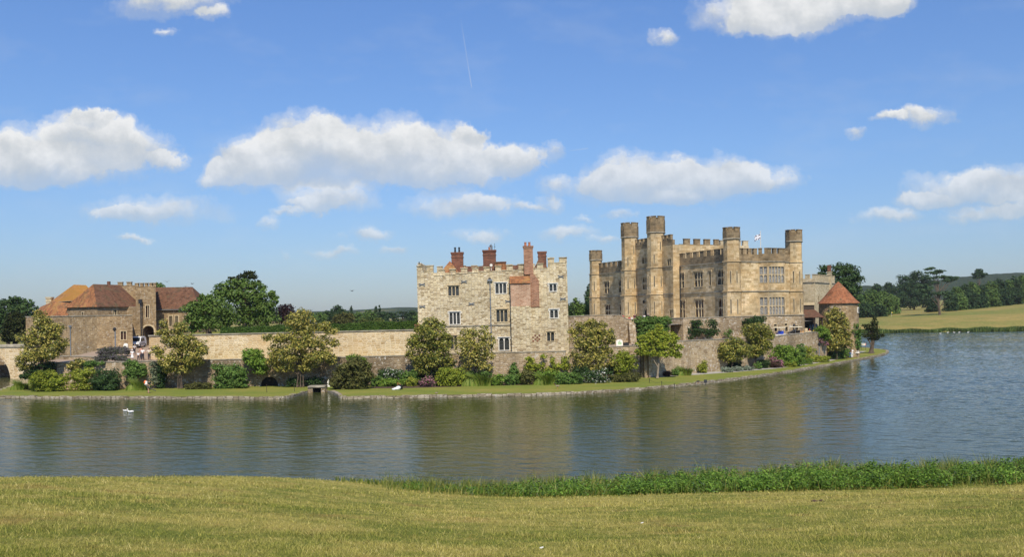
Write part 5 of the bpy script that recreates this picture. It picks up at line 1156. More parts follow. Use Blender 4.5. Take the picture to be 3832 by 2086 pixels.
def leafcloud(lobes, size, dens=6.0, seed=1, flat=.85, clump=.29, up=.45, asp=.55, nmin=150, nmax=52000, spray=0.0, ragged=.5, fill=.25):
    """many leaf-sized quads gathered in clumps on the lobes (cx,cy,cz,rx,ry,rz); returns verts, faces"""
    r = np.random.default_rng(seed); L = np.array(lobes, dtype=float)
    area = L[:, 3] * L[:, 5] * math.pi; n = int(np.clip(dens * 2.9 * area.sum() / size ** 2, nmin, nmax))
    # clumps over lobes: shell plus a few inside
    rc0 = clump * np.sqrt(L[:, 3] * L[:, 5]); per = np.maximum(3, (area / (math.pi * rc0 ** 2) * 5.0).astype(int))
    li = np.repeat(np.arange(len(L)), per); K = len(li)
    dv = unit(r.normal(size=(K, 3))); dv[:, 2] += .12; rad = np.where(r.random(K) < fill, r.random(K) * .6, .55 + .42 * r.random(K))
    cc = L[li, :3] + dv * L[li, 3:6] * rad[:, None]; rc = rc0[li] * (.65 + .7 * r.random(K))
    w = rc ** 2; ci = r.choice(K, size=n, p=w / w.sum())
    od = unit(r.normal(size=(n, 3))); od[:, 2] = od[:, 2] * .8 + .18; od = unit(od)
    rr = (1 - ragged * .6 * r.random(n) ** 2.0) * np.where(r.random(n) < .12 * ragged * 2, 1.0 + .45 * r.random(n), 1.0)
    p = cc[ci] + od * (rc[ci] * rr)[:, None] * np.array([1, 1, flat])
    out = unit(p - L[li[ci], :3]); nn = unit(od * .8 + out * .4 + np.array([0, 0, up]) + r.normal(size=(n, 3)) * .55)
    t = unit(np.cross(nn, r.normal(size=(n, 3)))); b = np.cross(nn, t)
    s = size * (.6 + .8 * r.random(n))[:, None]
    t = t * s * .5 * (1 + spray); b = b * s * .5 * asp
    V = np.stack([p - t, p - b * 1.0 + t * .1, p + t, p + b * 1.0 + t * .1], axis=1).reshape(-1, 3)
    return V, np.arange(4 * n, dtype=np.int32).reshape(-1, 4)
def blades(P, hgt, wid, seed=1, lean=.35, bend=.35):
    """grass or reed blades: tapering 5-vertex strips at points P"""
    r = np.random.default_rng(seed); n = len(P); a = r.random(n) * 2 * math.pi
    d = np.stack([np.cos(a), np.sin(a), np.zeros(n)], 1); a2 = r.random(n) * 2 * math.pi; s = np.stack([np.cos(a2), np.sin(a2), np.zeros(n)], 1)
    h = np.asarray(hgt)[:, None]; w = np.asarray(wid)[:, None]; ln = (r.random(n) * lean)[:, None]; bd = (r.random(n) * bend)[:, None]; z = np.array([0, 0, 1.0])
    m = P + z * h * .55 + d * h * ln * .5; t = P + z * h * (1 - .25 * bd) + d * h * (ln + bd)
    V = np.stack([P - s * w * .5, P + s * w * .5, m + s * w * .38, t, m - s * w * .38], 1).reshape(-1, 3)
    base = np.arange(n, dtype=np.int32)[:, None] * 5
    return V, np.concatenate([base + np.array([[0, 1, 2, 4]]), base + np.array([[4, 2, 3, 3]])], 0), base
def build_blades(name, P, hgt, wid, mat, seed=1, lean=.35, bend=.35, parent=None, origin=None):
    V, _, base = blades(P, hgt, wid, seed, lean, bend); n = len(P)
    me_faces = np.concatenate([base + np.array([[0, 1, 2]]), base + np.array([[0, 2, 4]]), base + np.array([[4, 2, 3]])], 0).astype(np.int32)
    return mk(name, V.astype(np.float32), me_faces, mat, parent, origin, uv=False)
def px_lobes(d, lob, ycap=None, seed=0):
    r = random.Random(seed); out = []
    for (u, v, ru, rv) in lob:
        c = W(u * S, v * S, d); q = S / F * d; rx, rz = ru * q, rv * q; ry = min(max(rx, rz), 1.6 * min(rx, rz))
        if ycap: ry = min(ry, ycap)
        out.append((c.x, c.y + r.uniform(-.25, .25) * ry, c.z, rx * 1.07, ry, rz * 1.07))
    return out
def trunkmesh(base, lobes, r0, seed=0, n=7, nlimb=9, spread=.5, topf=.65, multi=1):
    rnd = random.Random(seed); mb = MB(); base = Vector(base)
    top = max(l[2] for l in lobes); cx = sum(l[0] * l[3] * l[5] for l in lobes) / sum(l[3] * l[5] for l in lobes); cy = sum(l[1] for l in lobes) / len(lobes)
    low = min(l[2] - l[5] for l in lobes)
    for m in range(multi):
        b = base + Vector((rnd.uniform(-1, 1), rnd.uniform(-.5, .5), 0)) * r0 * (2.2 if multi > 1 else 0); zt = base.z + (top - base.z) * topf
        k = [b, b.lerp(Vector((cx, cy, zt)), .3) + Vector((rnd.uniform(-.3, .3), 0, 0)) * r0 * 2, b.lerp(Vector((cx, cy, zt)), .65) + Vector((rnd.uniform(-.5, .5), rnd.uniform(-.3, .3), 0)) * r0 * 2, Vector((cx + rnd.uniform(-.8, .8) * (multi > 1), cy, zt))]
        rr = r0 / math.sqrt(multi); mb.tube([b - Vector((0, 0, .15)), b + Vector((0, 0, r0 * 1.2)), *k[1:]], [rr * 1.5, rr, rr * .85, rr * .6, rr * .25], n)
    ls = sorted(lobes, key=lambda l: -l[3] * l[5])[:nlimb]
    for l in ls:
        e = Vector(l[:3]); zz_ = min(max(base.z + (e.z - base.z) * rnd.uniform(.35, .6), base.z + r0 * 3), base.z + (top - base.z) * topf * .9)
        f = (zz_ - base.z) / max(top * topf - base.z * topf, .1); s = base.lerp(Vector((cx, cy, base.z + (top - base.z) * topf)), min(max(f, .1), .95)); mid = s.lerp(e, .55) + Vector((0, 0, (e - s).length * .10))
        mb.tube([s, mid, e], [r0 * .42, r0 * .26, r0 * .08], 5)
    return mb
SEED = [100]
def plant(name, label, cat, d, lob, mat, size, base=None, zb=.5, r0=.16, dens=6, ycap=None, trunk=True, group=None, bark='bark', parts=('trunk', 'crown'), nlimb=9, multi=1, topf=.65, **kw):
    """one tree or shrub from outline lobes given in picture units at its own distance d"""
    SEED[0] += 1; lobes = px_lobes(d, lob, ycap, SEED[0]); V, Fc = leafcloud(lobes, size, dens, SEED[0], **kw)
    bu = base[0] if base else sum(l[0] for l in lob) / len(lob); bx = XU(bu * S, d, zb); b = (bx, d, zb)
    if trunk:
        t = thing(name, label, cat, b, 0, group)
        trunkmesh(b, lobes, r0, SEED[0], nlimb=nlimb, multi=multi, topf=topf).build(parts[0], M[bark], t, smooth=True)
        mk(parts[1], V.astype(np.float32), Fc, Lf_[mat], t); return t
    # shrub: foliage reaching to the ground with a few stems inside the same mesh
    o = mk(name, V.astype(np.float32), Fc, Lf_[mat], None, b); return tag(o, label, cat, group)
def meadow_hit(u, v):
    for d in np.arange(200, 1500, 2.0):
        p = W(u * S, v * S, d)
        if p.z <= meadow_z(p.x / d, d): return d
    return 600.0
# --- golden magnolias and other small trees along the moat wall
MG = 'golden magnolias along the moat walls'
plant('magnolia_tree', 'golden magnolia in front of the gatehouse wall, beside the stone bridge', 'tree', 117.6, [(99, 794, 14, 12), (112, 812, 24, 14), (110, 833, 42, 24), (55, 853, 18, 11), (84, 858, 26, 18), (140, 842, 16, 20), (154, 869, 18, 16), (93, 893, 38, 24), (55, 904, 18, 12), (66, 922, 22, 14), (128, 890, 30, 20), (112, 866, 34, 20)], 'mag', .29, (105, 950), group=MG, multi=2)
plant('magnolia_tree', 'golden magnolia beside the ramp where visitors walk down', 'tree', 117.4, [(414, 817, 10, 12), (456, 826, 24, 16), (413, 838, 18, 14), (441, 857, 34, 22), (398, 887, 18, 14), (469, 867, 30, 24), (505, 878, 20, 18), (470, 903, 42, 24), (430, 912, 28, 20), (424, 930, 18, 12), (498, 912, 18, 12), (462, 930, 30, 10)], 'mag', .29, (452, 968), group=MG, multi=3)
plant('magnolia_tree', 'tallest golden magnolia, rising above the hedge over the culvert', 'tree', 117.0, [(763, 793, 22, 14), (745, 809, 30, 20), (768, 824, 36, 22), (812, 824, 22, 13), (833, 836, 18, 12), (703, 855, 22, 14), (672, 850, 14, 9), (742, 861, 45, 25), (794, 861, 38, 22), (840, 866, 12, 12), (690, 887, 18, 18), (729, 897, 44, 22), (794, 899, 44, 20), (833, 907, 14, 12), (685, 912, 18, 12), (716, 926, 26, 12), (768, 923, 36, 12)], 'mag', .29, (755, 968), group=MG, multi=4, r0=.2)
plant('magnolia_tree', 'dense golden magnolia against the corner of the tall tower house', 'tree', 117.8, [(1077, 813, 24, 12), (1103, 822, 20, 12), (1057, 830, 16, 12), (1086, 839, 42, 22), (1046, 859, 20, 16), (1123, 850, 14, 10), (1066, 871, 42, 22), (1107, 868, 38, 20), (1034, 891, 14, 12), (1051, 905, 28, 16), (1100, 902, 46, 20), (1074, 926, 38, 16), (1130, 915, 16, 12)], 'mag2', .29, (1085, 960), group=MG, multi=3)
plant('magnolia_tree', 'thin airy golden magnolia below the tower house drainpipe', 'tree', 117.6, [(1190, 839, 13, 12), (1215, 830, 13, 10), (1169, 836, 11, 9), (1178, 856, 32, 18), (1221, 852, 17, 14), (1238, 862, 10, 12), (1201, 876, 40, 20), (1166, 879, 22, 16), (1192, 899, 44, 18), (1228, 896, 18, 14), (1195, 920, 36, 14), (1231, 929, 13, 8)], 'mag', .28, (1195, 958), group=MG, multi=4, dens=3.6, fill=.15)
plant('magnolia_tree', 'bright golden magnolia standing between tower house and round yellow shrub', 'tree', 119.5, [(1484, 814, 16, 9), (1460, 820, 18, 11), (1513, 820, 16, 9), (1488, 832, 44, 18), (1445, 838, 16, 12), (1531, 840, 16, 12), (1466, 857, 36, 20), (1505, 855, 38, 20), (1538, 859, 12, 12), (1486, 879, 42, 18), (1525, 883, 20, 14), (1446, 894, 16, 12), (1472, 906, 34, 18), (1511, 902, 26, 16), (1462, 926, 26, 12), (1503, 926, 28, 12), (1537, 917, 11, 7)], 'mag', .29, (1482, 960), group=MG, multi=4, dens=5)
plant('maple_tree', 'lime green spreading tree with a pale slim trunk before the waterside wall', 'tree', 123.6, [(1657.6, 823, 9, 9), (1656, 835, 18, 10), (1642, 843, 22, 10), (1668, 846, 24, 10), (1690, 844, 11, 8), (1700, 851, 10, 8), (1626, 854, 23, 11), (1655, 858, 32, 12), (1684, 858, 23, 12), (1621, 869, 23, 11), (1644, 874, 32, 11), (1673, 872, 34, 11), (1705, 875, 15, 9), (1609, 885, 13, 9), (1629, 889, 27, 9), (1667, 891, 36, 9), (1690, 889, 21, 9), (1705, 896, 11, 8)], 'lime', .28, (1654, 948), bark='barkp', r0=.15, flat=.55, clump=.26, topf=.8, nlimb=12)
plant('magnolia_tree', 'low rounded green magnolia bush beneath the castle retaining wall', 'tree', 137.0, [(1845, 860, 26, 9), (1824, 874, 20, 12), (1862, 872, 22, 12), (1845, 883, 42, 16), (1820, 890, 15, 12), (1868, 891, 20, 12), (1841, 902, 34, 10)], 'mag2', .29, (1845, 928), group=MG, multi=2)
plant('magnolia_tree', 'tiered golden magnolia reaching up past the terrace below the castle bay window', 'tree', 141.6, [(1902, 828, 32, 14), (1879, 830, 17, 12), (1925, 837, 21, 12), (1897, 845, 33, 14), (1937, 848, 13, 8), (1908, 860, 34, 12), (1905, 877, 34, 14), (1930, 871, 17, 12), (1905, 893, 25, 12)], 'mag2', .29, (1898, 925), group=MG, multi=2)
plant('magnolia_tree', 'tall cone shaped golden magnolia in front of the round tower', 'tree', 163.0, [(2101, 782, 14, 9), (2099, 795, 25, 11), (2099, 810, 34, 13), (2086, 822, 24, 12), (2109, 826, 34, 14), (2103, 841, 36, 14), (2122, 848, 17, 12), (2099, 857, 38, 14), (2114, 868, 32, 12), (2097, 875, 24, 10)], 'mag', .38, (2105, 900), group=MG)
plant('leaning_conifer', 'small dark leaning conifer with a forked top on the lakeside point', 'tree', 183.0, [(2201.6, 802.5, 6, 4), (2197.7, 811.6, 10, 8), (2180, 821.4, 11, 6), (2196, 823.4, 13, 9), (2188, 828, 12, 5), (2201, 835, 11, 8), (2176, 846, 11, 5), (2192, 845, 14, 8), (2204, 847, 13, 8), (2218, 845, 8, 4), (2198, 854.5, 16, 4.5)], 'yew', .42, (2192, 886), bark='bark', r0=.42, topf=.9, flat=.5, dens=5)
# --- background trees
plant('broadleaf_tree', 'dark leafy tree beyond the stone bridge at the edge of the gatehouse', 'tree', 190, [(13, 765, 18, 11), (33, 755, 14, 9), (48, 757, 14, 9), (73, 764, 11, 8), (22, 780, 34, 18), (55, 777, 28, 15), (68, 788, 17, 13), (-2, 803, 30, 28), (15, 822, 32, 26), (-30, 790, 30, 30), (50, 805, 30, 20)], 'oakd', .6, (20, 870), 1.0, .5)
plant('broadleaf_tree', 'small bushy treetop showing over the low roof beside the gatehouse chimney', 'tree', 200, [(95, 779, 9, 8), (86, 790, 14, 10), (100, 795, 14, 10)], 'oakd', .55, (93, 860), 1.0, .3)
plant('yew_tree', 'brownish dark yew clump beside the gatehouse outer wall', 'tree', 166, [(44, 800, 18, 13), (54, 822, 18, 22), (27, 828, 22, 24), (40, 850, 30, 14), (10, 850, 20, 14)], 'yew', .45, (40, 868), 1.0, .4, flat=1.1, dens=8)
plant('broadleaf_tree', 'treetop just showing behind the gate tower battlements', 'tree', 205, [(402, 718, 12, 6), (404, 730, 20, 12), (402, 755, 26, 20)], 'oak', .5, (402, 830), 6.0, .3)
plant('broadleaf_tree', 'broad rounded green tree at the end of the hall roof, above the pale wall', 'tree', 140, [(514, 750, 18, 9), (490, 773, 20, 14), (535, 762, 34, 17), (496, 788, 34, 22), (548, 783, 42, 22), (496, 813, 36, 20), (543, 813, 46, 20), (580, 804, 18, 16), (480, 830, 20, 10)], 'oak', .42, (525, 842), 7.0, .4, dens=6.5)
plant('broadleaf_tree', 'largest rounded green tree in front of the dark pine, above the hedge', 'tree', 149, [(600, 714, 38, 9), (569, 727, 28, 13), (631, 724, 34, 13), (556, 744, 24, 13), (595, 742, 48, 17), (646, 747, 36, 17), (626, 770, 58, 22), (683, 743, 11, 11), (690, 755, 11, 14), (667, 775, 33, 20), (676, 803, 25, 20), (631, 803, 58, 20)], 'oak', .44, (625, 842), 7.0, .5, dens=6.5)
plant('pine_tree', 'dark pine crown rising above the largest round tree', 'tree', 162, [(626, 688, 16, 6), (614, 696, 20, 7), (640, 698, 14, 7), (588, 703, 14, 6), (605, 705, 20, 7), (646, 714, 14, 7), (590, 712, 18, 8), (658, 724, 12, 6)], 'yew', .42, (620, 842), 7.0, .5, flat=.5, dens=7)
plant('copper_beech', 'dark purple copper beech behind the hedge', 'tree', 172, [(719, 776, 22, 9), (714, 788, 24, 13), (726, 796, 22, 14), (712, 806, 26, 14)], 'copper', .42, (716, 842), 7.0, .35)
Dm = lambda u, v: meadow_hit(u, v)
def far(u, vt, hw, vb, d, mat, label, shape='round', group=None, name='woodland_tree', zb=None):
    h = vb - vt; rnd = random.Random(int(u * 7 + vt)); lob = []
    if shape == 'round':
        lob = [(u + rnd.uniform(-.2, .2) * hw, vt + h * .18, hw * .55, h * .18), (u - hw * .35, vt + h * .38, hw * .55, h * .22), (u + hw * .4, vt + h * .36, hw * .55, h * .22), (u, vt + h * .48, hw * .8, h * .26), (u - hw * .4, vt + h * .68, hw * .6, h * .22), (u + hw * .4, vt + h * .68, hw * .6, h * .22), (u - hw * .5, vt + h * .88, hw * .6, h * .14), (u + hw * .5, vt + h * .88, hw * .6, h * .14), (u, vt + h * .9, hw * .6, h * .12)]
    elif shape == 'fir':
        lob = [(u, vt + h * f, hw * w, h * .12) for f, w in ((.08, .22), (.22, .4), (.38, .6), (.55, .8), (.72, 1.0))]
    elif shape == 'flat':
        lob = [(u + rnd.uniform(-.5, .5) * hw, vt + h * f, hw * rnd.uniform(.55, .9), h * .07) for f in (.06, .2, .34, .5, .64)]
    if zb is None: zb = meadow_z(XU(u * S, d) / d, d)
    size = max(.5, d / 520.0)
    return plant(name, label, 'tree', d, lob, mat, size, (u, vb), zb, .0011 * d, dens=6 if shape != 'flat' else 7, group=group, flat=.8 if shape == 'round' else .5, nlimb=4)
WG = 'trees of the far wood between hedge and tower house'
for i, (u, vt, hw, d, mt, sh) in enumerate([(786, 790, 18, 330, 'far1', 'round'), (806, 786, 20, 350, 'far1', 'round'), (828, 783, 20, 360, 'far2', 'round'), (848, 769, 19, 370, 'far2', 'round'), (868, 779, 15, 365, 'far2', 'flat'), (884, 772, 9, 380, 'far2', 'fir'), (901, 785, 17, 375, 'far1', 'round'), (926, 781, 22, 385, 'far1', 'round'), (945, 771, 12, 395, 'far2', 'fir'), (955, 769, 9, 400, 'far2', 'fir'), (966, 785, 15, 390, 'far2', 'round'), (988, 788, 20, 400, 'far2', 'flat'), (1012, 785, 18, 405, 'far2', 'flat'), (1036, 782, 18, 400, 'far2', 'round'), (1052, 788, 15, 395, 'far1', 'round')]):
    far(u, vt, hw, 822, d, mt, {'round': 'rounded tree of the far wood above the hedge line', 'flat': 'flat layered conifer of the far wood above the hedge line', 'fir': 'pointed fir sticking up from the far wood above the hedge'}[sh], sh, WG + {'round': '', 'flat': ', layered', 'fir': ', firs'}[sh])
far(864, 788, 32, 826, 250, 'brown', 'olive brown spreading tree just behind the hedge', zb=6)
far(951, 800, 16, 826, 255, 'far3', 'pale yellow green bush behind the hedge near the pointed firs', zb=6)
far(916, 802, 15, 826, 260, 'far3', 'pale feathery bush behind the hedge, beside the olive brown tree', zb=6)
far(1452, 752, 20, 812, 205, 'oak', 'broad green tree in the gap between tower house and castle', zb=3)
far(1432, 764, 14, 812, 200, 'oakd', 'deep green tree touching the edge of the tower house', zb=3)
far(1476, 760, 14, 812, 210, 'oak', 'green bushy tree beside the castle end turret', zb=3)
far(1481, 716, 11, 800, 222, 'oakd', 'dark narrow tree just behind the castle end turret', zb=3)
plant('beech_tree', 'big dark beech tree behind the round tower and tall chimney', 'tree', 228, [(2072, 676, 16, 7), (2121, 673, 34, 9), (2067, 690, 12, 7), (2103, 687, 38, 13), (2142, 687, 23, 13), (2154, 702, 15, 13), (2125, 708, 42, 18), (2153, 725, 13, 9), (2138, 730, 25, 15), (2146, 752, 24, 15), (2120, 745, 30, 20)], 'oakd', .62, (2120, 812), 3.0, .7)
RG = 'trees along the far shore beyond the round tower'
for u, vt, hw, vb in ((2172, 736, 22, 800), (2196, 727, 24, 799), (2222, 733, 24, 796), (2246, 741, 18, 793)):
    far(u, vt, hw, vb, Dm(u, vb - 2), 'far1', 'round mid green tree on the far shore beyond the conical roof', group=RG)
for u, vt, hw, vb in ((2180, 764, 22, 800), (2212, 768, 20, 798)):
    far(u, vt, hw, vb, Dm(u, vb), 'far2', 'low dark bush at the foot of the far shore trees', group=RG + ', low bushes')
for u, vt, hw in ((2204, 715, 14), (2236, 710, 15)):
    far(u, vt, hw, 745, 620, 'far2', 'dark distant treetop above the far shore trees', group=RG + ', distant tops')
dC = Dm(2300, 782)
plant('conifer_tree', 'tall dark conifer mass beside the flat topped cedar', 'tree', dC + 22, [(2305, 689, 13, 7), (2299, 699, 19, 9), (2274, 702, 16, 9), (2286, 715, 32, 12), (2325, 702, 15, 11), (2320, 717, 28, 13), (2278, 732, 28, 14), (2310, 736, 34, 16), (2267, 750, 20, 14), (2299, 760, 42, 16), (2331, 760, 18, 14), (2268, 768, 20, 9)], 'far2', .8, (2300, 782), meadow_z(.36, dC), .6)
dC = Dm(2364, 793)
plant('cedar_tree', 'lone flat topped cedar with bare spreading limbs on the far lawn', 'tree', dC, [(2340, 677, 16, 3.5), (2364, 682, 15, 3.5), (2349, 687, 20, 3.5), (2373, 698, 22, 4), (2398, 702, 17, 3.5), (2386, 706, 14, 3.5), (2406, 699, 10, 3), (2342, 701, 14, 3.5), (2316, 719, 21, 3.5), (2321, 732, 24, 4.5), (2338, 725, 16, 3.5), (2374, 739, 20, 4.5), (2355, 738, 18, 4), (2331, 744, 19, 3.5), (2386, 746, 15, 3.5), (2383, 760, 9, 2.5), (2350, 712, 14, 3)], 'cedar', .75, (2364, 793), meadow_z(XU(2364 * S, dC) / dC, dC), .5, topf=.95, flat=.4, nlimb=17, dens=11, clump=.5, ycap=5)
dP = Dm(2462, 772) + 35
plant('pine_tree', 'lone umbrella pine standing above the far wood below the hill', 'tree', dP, [(2464, 682, 10, 4.5), (2452, 691, 8, 4.5), (2473, 691, 11, 5), (2464, 688, 12, 6), (2457, 699, 9, 3.5), (2470, 698, 8, 3)], 'far2', .85, (2461, 772), 10, .45, topf=.95, flat=.6, dens=9)
for i, (u, vt, hw) in enumerate([(2405, 722, 19), (2426, 715, 20), (2446, 711, 19), (2467, 716, 19), (2491, 708, 21), (2512, 701, 20), (2532, 706, 19), (2550, 698, 21), (2572, 692, 21), (2594, 689, 23), (2620, 690, 24)]):
    far(u, vt, hw, np.interp(u, [2400, 2620], [776, 752]), Dm(u, np.interp(u, [2400, 2620], [782, 760])) + 22, ('far1', 'far2', 'far1', 'far2')[i % 4], 'tall tree in the back row of the wood beyond the far lawn', group='back row of the far wood')
for i, (u, vt, hw) in enumerate([(2392, 735, 18), (2416, 739, 19), (2440, 735, 20), (2466, 738, 20), (2494, 731, 22), (2524, 727, 21), (2554, 723, 21), (2582, 718, 22), (2612, 715, 22), (2345, 752, 16)]):
    far(u, vt, hw, np.interp(u, [2345, 2400, 2620], [788, 786, 763]), Dm(u, np.interp(u, [2345, 2400, 2620], [786, 783, 760])), ('far2', 'far1', 'far2')[i % 3], 'lower dark tree in the front row of the wood beyond the far lawn', group='front row of the far wood')
# --- clipped hedge above the pale wall
ha, hb = Vector((XU(824, 131), 131.0)), Vector((XU(1566, 130), 130.0)); he = (hb - ha).normalized(); hn = Vector((he.y, -he.x)); hL = (hb - ha).length
zt0, zt1 = ZV(1231, ha.x, 131), ZV(1206, hb.x, 130); r = np.random.default_rng(4); n = 30000
s = r.random(n) * hL; f = s / hL; zt_ = zt0 + (zt1 - zt0) * f; topm = r.random(n) < .4
q = np.where(topm, r.random(n) * 1.4, 0); zq = np.where(topm, zt_, 6.9 + (zt_ - 6.9) * r.random(n)); und = .06 * np.sin(s * .9) + .05 * np.sin(s * 2.3 + 1)
P = np.stack([ha.x + he.x * s - hn.x * q, ha.y + he.y * s - hn.y * q, zq + und * topm], 1) + r.normal(size=(n, 3)) * .07
nn = unit(np.where(topm[:, None], np.array([0, 0, 1.0]), np.array([hn.x, hn.y, .2])) + r.normal(size=(n, 3)) * .6); t = unit(np.cross(nn, r.normal(size=(n, 3)))); b = np.cross(nn, t); sz = .22 * (.6 + .8 * r.random(n))[:, None] * .5
V = np.stack([P - t * sz, P - b * sz * .6, P + t * sz, P + b * sz * .6], 1).reshape(-1, 3)
HT = thing('clipped_hedge', 'long dark clipped hedge running above the pale wall', 'hedge', (ha.x, ha.y, 6.95))
mk('foliage', V.astype(np.float32), np.arange(4 * n, dtype=np.int32).reshape(-1, 4), Lf_['hedge'], HT)
mb = MB(); q = [ha, hb, hb - hn * 1.4, ha - hn * 1.4]; mb.hexa([(p.x, p.y, 6.9) for p in q], [(q[i].x, q[i].y, (zt0, zt1, zt1, zt0)[i] - .05) for i in range(4)]); mb.build('branches', plain('hedge inner twigs', (.02, .035, .010), 1, var=.5, scale=6), HT)
# --- shrubs, climbers and border plants: (name, label, category, distance, lobes, leaf, size, extra)
def sh(name, label, cat, d, lob, mat, size=.24, group=None, **kw):
    vb = max(v + rv for _, v, _, rv in lob); gv = (W(0, 0, d) and 0) or None
    x_ = XU(lob[0][0] * S, d, LZ); a_ = x_ / d; z_ = (LZ - H) / d; gv = (CY - F * (z_ * cr - a_ * sr)) / S
    if cat in ('shrub', 'border plant', 'rose bush') and 0 < gv - vb < 22:
        for (u, v, ru, rv) in list(lob):
            if v + rv > vb - 12: lob = lob + [(u, gv - (gv - v - rv) * .5 - 3, ru * .92, (gv - v - rv) * .5 + 5)]
    kw.setdefault('dens', 8); kw.setdefault('ycap', 1.6); return plant(name, label, cat, d, lob, mat, size, zb=.5, trunk=False, group=group, **kw)
sh('round_shrub', 'broad rounded light green shrub on the lawn under the bridge magnolia', 'shrub', 116.2, [(122, 959, 46, 17), (122, 946, 32, 12), (100, 962, 26, 14), (146, 962, 24, 13)], 'round')
sh('round_shrub', 'bright yellow green shrub between the light green and the blackish mounds', 'shrub', 116.6, [(197, 945, 26, 13), (206, 957, 32, 15), (224, 938, 16, 10)], 'yel')
sh('round_shrub', 'blackish green mounded shrub with fine grey leaves on the lawn', 'shrub', 116.4, [(263, 953, 36, 19), (248, 960, 26, 14), (280, 958, 24, 14)], 'dark')
sh('wall_climber', 'yellowish climber on the low moat wall behind the yellow green shrub', 'climber', 118.5, [(186, 922, 21, 11), (200, 912, 14, 8)], 'mag', .3, ycap=.5)
sh('ivy', 'dark ivy trailing over the coping of the low moat wall', 'ivy', 118.7, [(237, 915, 26, 6), (222, 918, 14, 7)], 'mid', ycap=.5)
sh('dark_shrub', 'dark green shrub under the bridge magnolia beside the moat wall end', 'shrub', 118.2, [(110, 927, 26, 13), (128, 920, 14, 10), (96, 936, 20, 10)], 'dark')
sh('wall_climber', 'dark green climber spread on the low wall below the walking visitors', 'climber', 118.3, [(329, 922, 17, 13), (352, 929, 17, 13), (329, 939, 21, 13), (358, 940, 13, 11), (334, 951, 14, 8), (338, 915, 11, 7)], 'mid', ycap=.6)
sh('wall_climber', 'grey green twiggy climber on the wall behind the gardener', 'climber', 118.5, [(388, 929, 13, 20), (391, 957, 15, 14)], 'grey', ycap=.5, dens=4)
sh('conifer_shrub', 'narrow dark conifer against the wall beside the ramp magnolia', 'shrub', 118.6, [(405, 932, 9, 24), (406, 955, 12, 16)], 'dark', ycap=.6)
sh('heather', 'low dark brownish heather mound beneath the ramp magnolia', 'shrub', 116.4, [(499, 970, 33, 7), (485, 972, 20, 6), (515, 972, 20, 6)], 'brown', .2, flat=.6)
sh('leafy_shrub', 'wide mid green shrub mass beside the culvert arch', 'shrub', 117.0, [(582, 941, 34, 18), (556, 951, 21, 15), (608, 944, 20, 18), (582, 962, 38, 10), (548, 926, 18, 9)], 'mid', .28)
sh('leafy_shrub', 'tall fresh green shrub against the pale wall beside the tallest magnolia', 'shrub', 118.3, [(636, 897, 30, 14), (626, 887, 16, 8), (646, 916, 34, 16), (656, 932, 22, 11)], 'fresh', .28)
sh('juniper', 'big brown green juniper at the mouth of the moat inlet', 'shrub', 113.2, [(879, 926, 36, 15), (908, 928, 26, 15), (874, 950, 43, 17), (914, 951, 26, 18), (848, 964, 23, 12), (884, 973, 44, 12), (860, 986, 20, 8), (895, 912, 24, 10)], 'brown', .3, ycap=3.0, spray=.4, dens=8)
sh('leafy_shrub', 'bright green crown of a shrub poking out above the brown juniper', 'shrub', 117.5, [(892, 903, 22, 10), (908, 912, 14, 10), (922, 924, 12, 12)], 'fresh')
sh('rose_bush', 'white flowering rose bush on the dark lower wall', 'rose bush', 118.4, [(964, 939, 14, 9), (983, 944, 33, 12), (1004, 940, 14, 9)], 'whitef', .26)
sh('border_plant', 'low green planting under the white rose bush, by the white sack', 'border plant', 116.4, [(988, 962, 34, 8), (962, 964, 18, 7)], 'fresh')
sh('border_plant', 'yellowish bushy plant between rose bush and pink flowers', 'border plant', 116.2, [(1035, 961, 16, 11)], 'yel')
sh('flowering_shrub', 'pale pink flowering shrub below the dense magnolia', 'shrub', 115.4, [(1077, 960, 21, 10), (1068, 964, 12, 8)], 'pink', .2)
sh('leafy_shrub', 'broad light green shrub between the dense and the airy magnolia', 'shrub', 115.8, [(1132, 945, 38, 16), (1118, 937, 21, 11), (1152, 953, 26, 12), (1112, 956, 22, 10)], 'round', .24)
sh('leafy_shrub', 'bright green leafy clump at the end of the long ornamental grasses', 'shrub', 115.8, [(1253, 954, 17, 11), (1243, 961, 14, 8)], 'fresh', .3)
sh('conifer_shrub', 'small conical blue green shrub against the tower house wall', 'shrub', 118.2, [(1293, 922, 8, 8), (1293, 934, 14, 12)], 'mid')
sh('leafy_shrub', 'soft green clump in front of the conical blue green shrub', 'shrub', 116.2, [(1283, 954, 23, 11)], 'mid')
sh('conifer_shrub', 'olive feathery conifer shrub in the border below the brick chimney', 'shrub', 116.4, [(1327, 941, 14, 9), (1327, 952, 19, 13)], 'brown', .26)
sh('vine', 'lime green vine trained on the wall below the brick chimney', 'climber', 120.3, [(1333, 911, 13, 13), (1368, 897, 10, 6), (1353, 922, 23, 9), (1391, 908, 7, 13), (1420, 908, 13, 12), (1405, 922, 22, 8), (1340, 928, 24, 8), (1385, 930, 26, 8), (1425, 924, 12, 10)], 'lime', .32, ycap=.6, dens=3.5)
sh('leafy_shrub', 'broad green shrub at the foot of the bright golden magnolia', 'shrub', 116.2, [(1428, 951, 33, 12), (1410, 956, 20, 9), (1448, 955, 20, 10)], 'mid', .26)
sh('spreading_shrub', 'dark spreading shrub with white flowers under the bright golden magnolia', 'shrub', 117.6, [(1503, 945, 34, 11), (1519, 935, 12, 7), (1485, 951, 22, 8)], 'whitef', .26)
sh('round_shrub', 'tall round yellow green shrub beside the dark garden doorway', 'shrub', 121.2, [(1566, 891, 16, 8), (1554, 906, 21, 13), (1580, 906, 21, 14), (1570, 924, 30, 14)], 'round', .26)
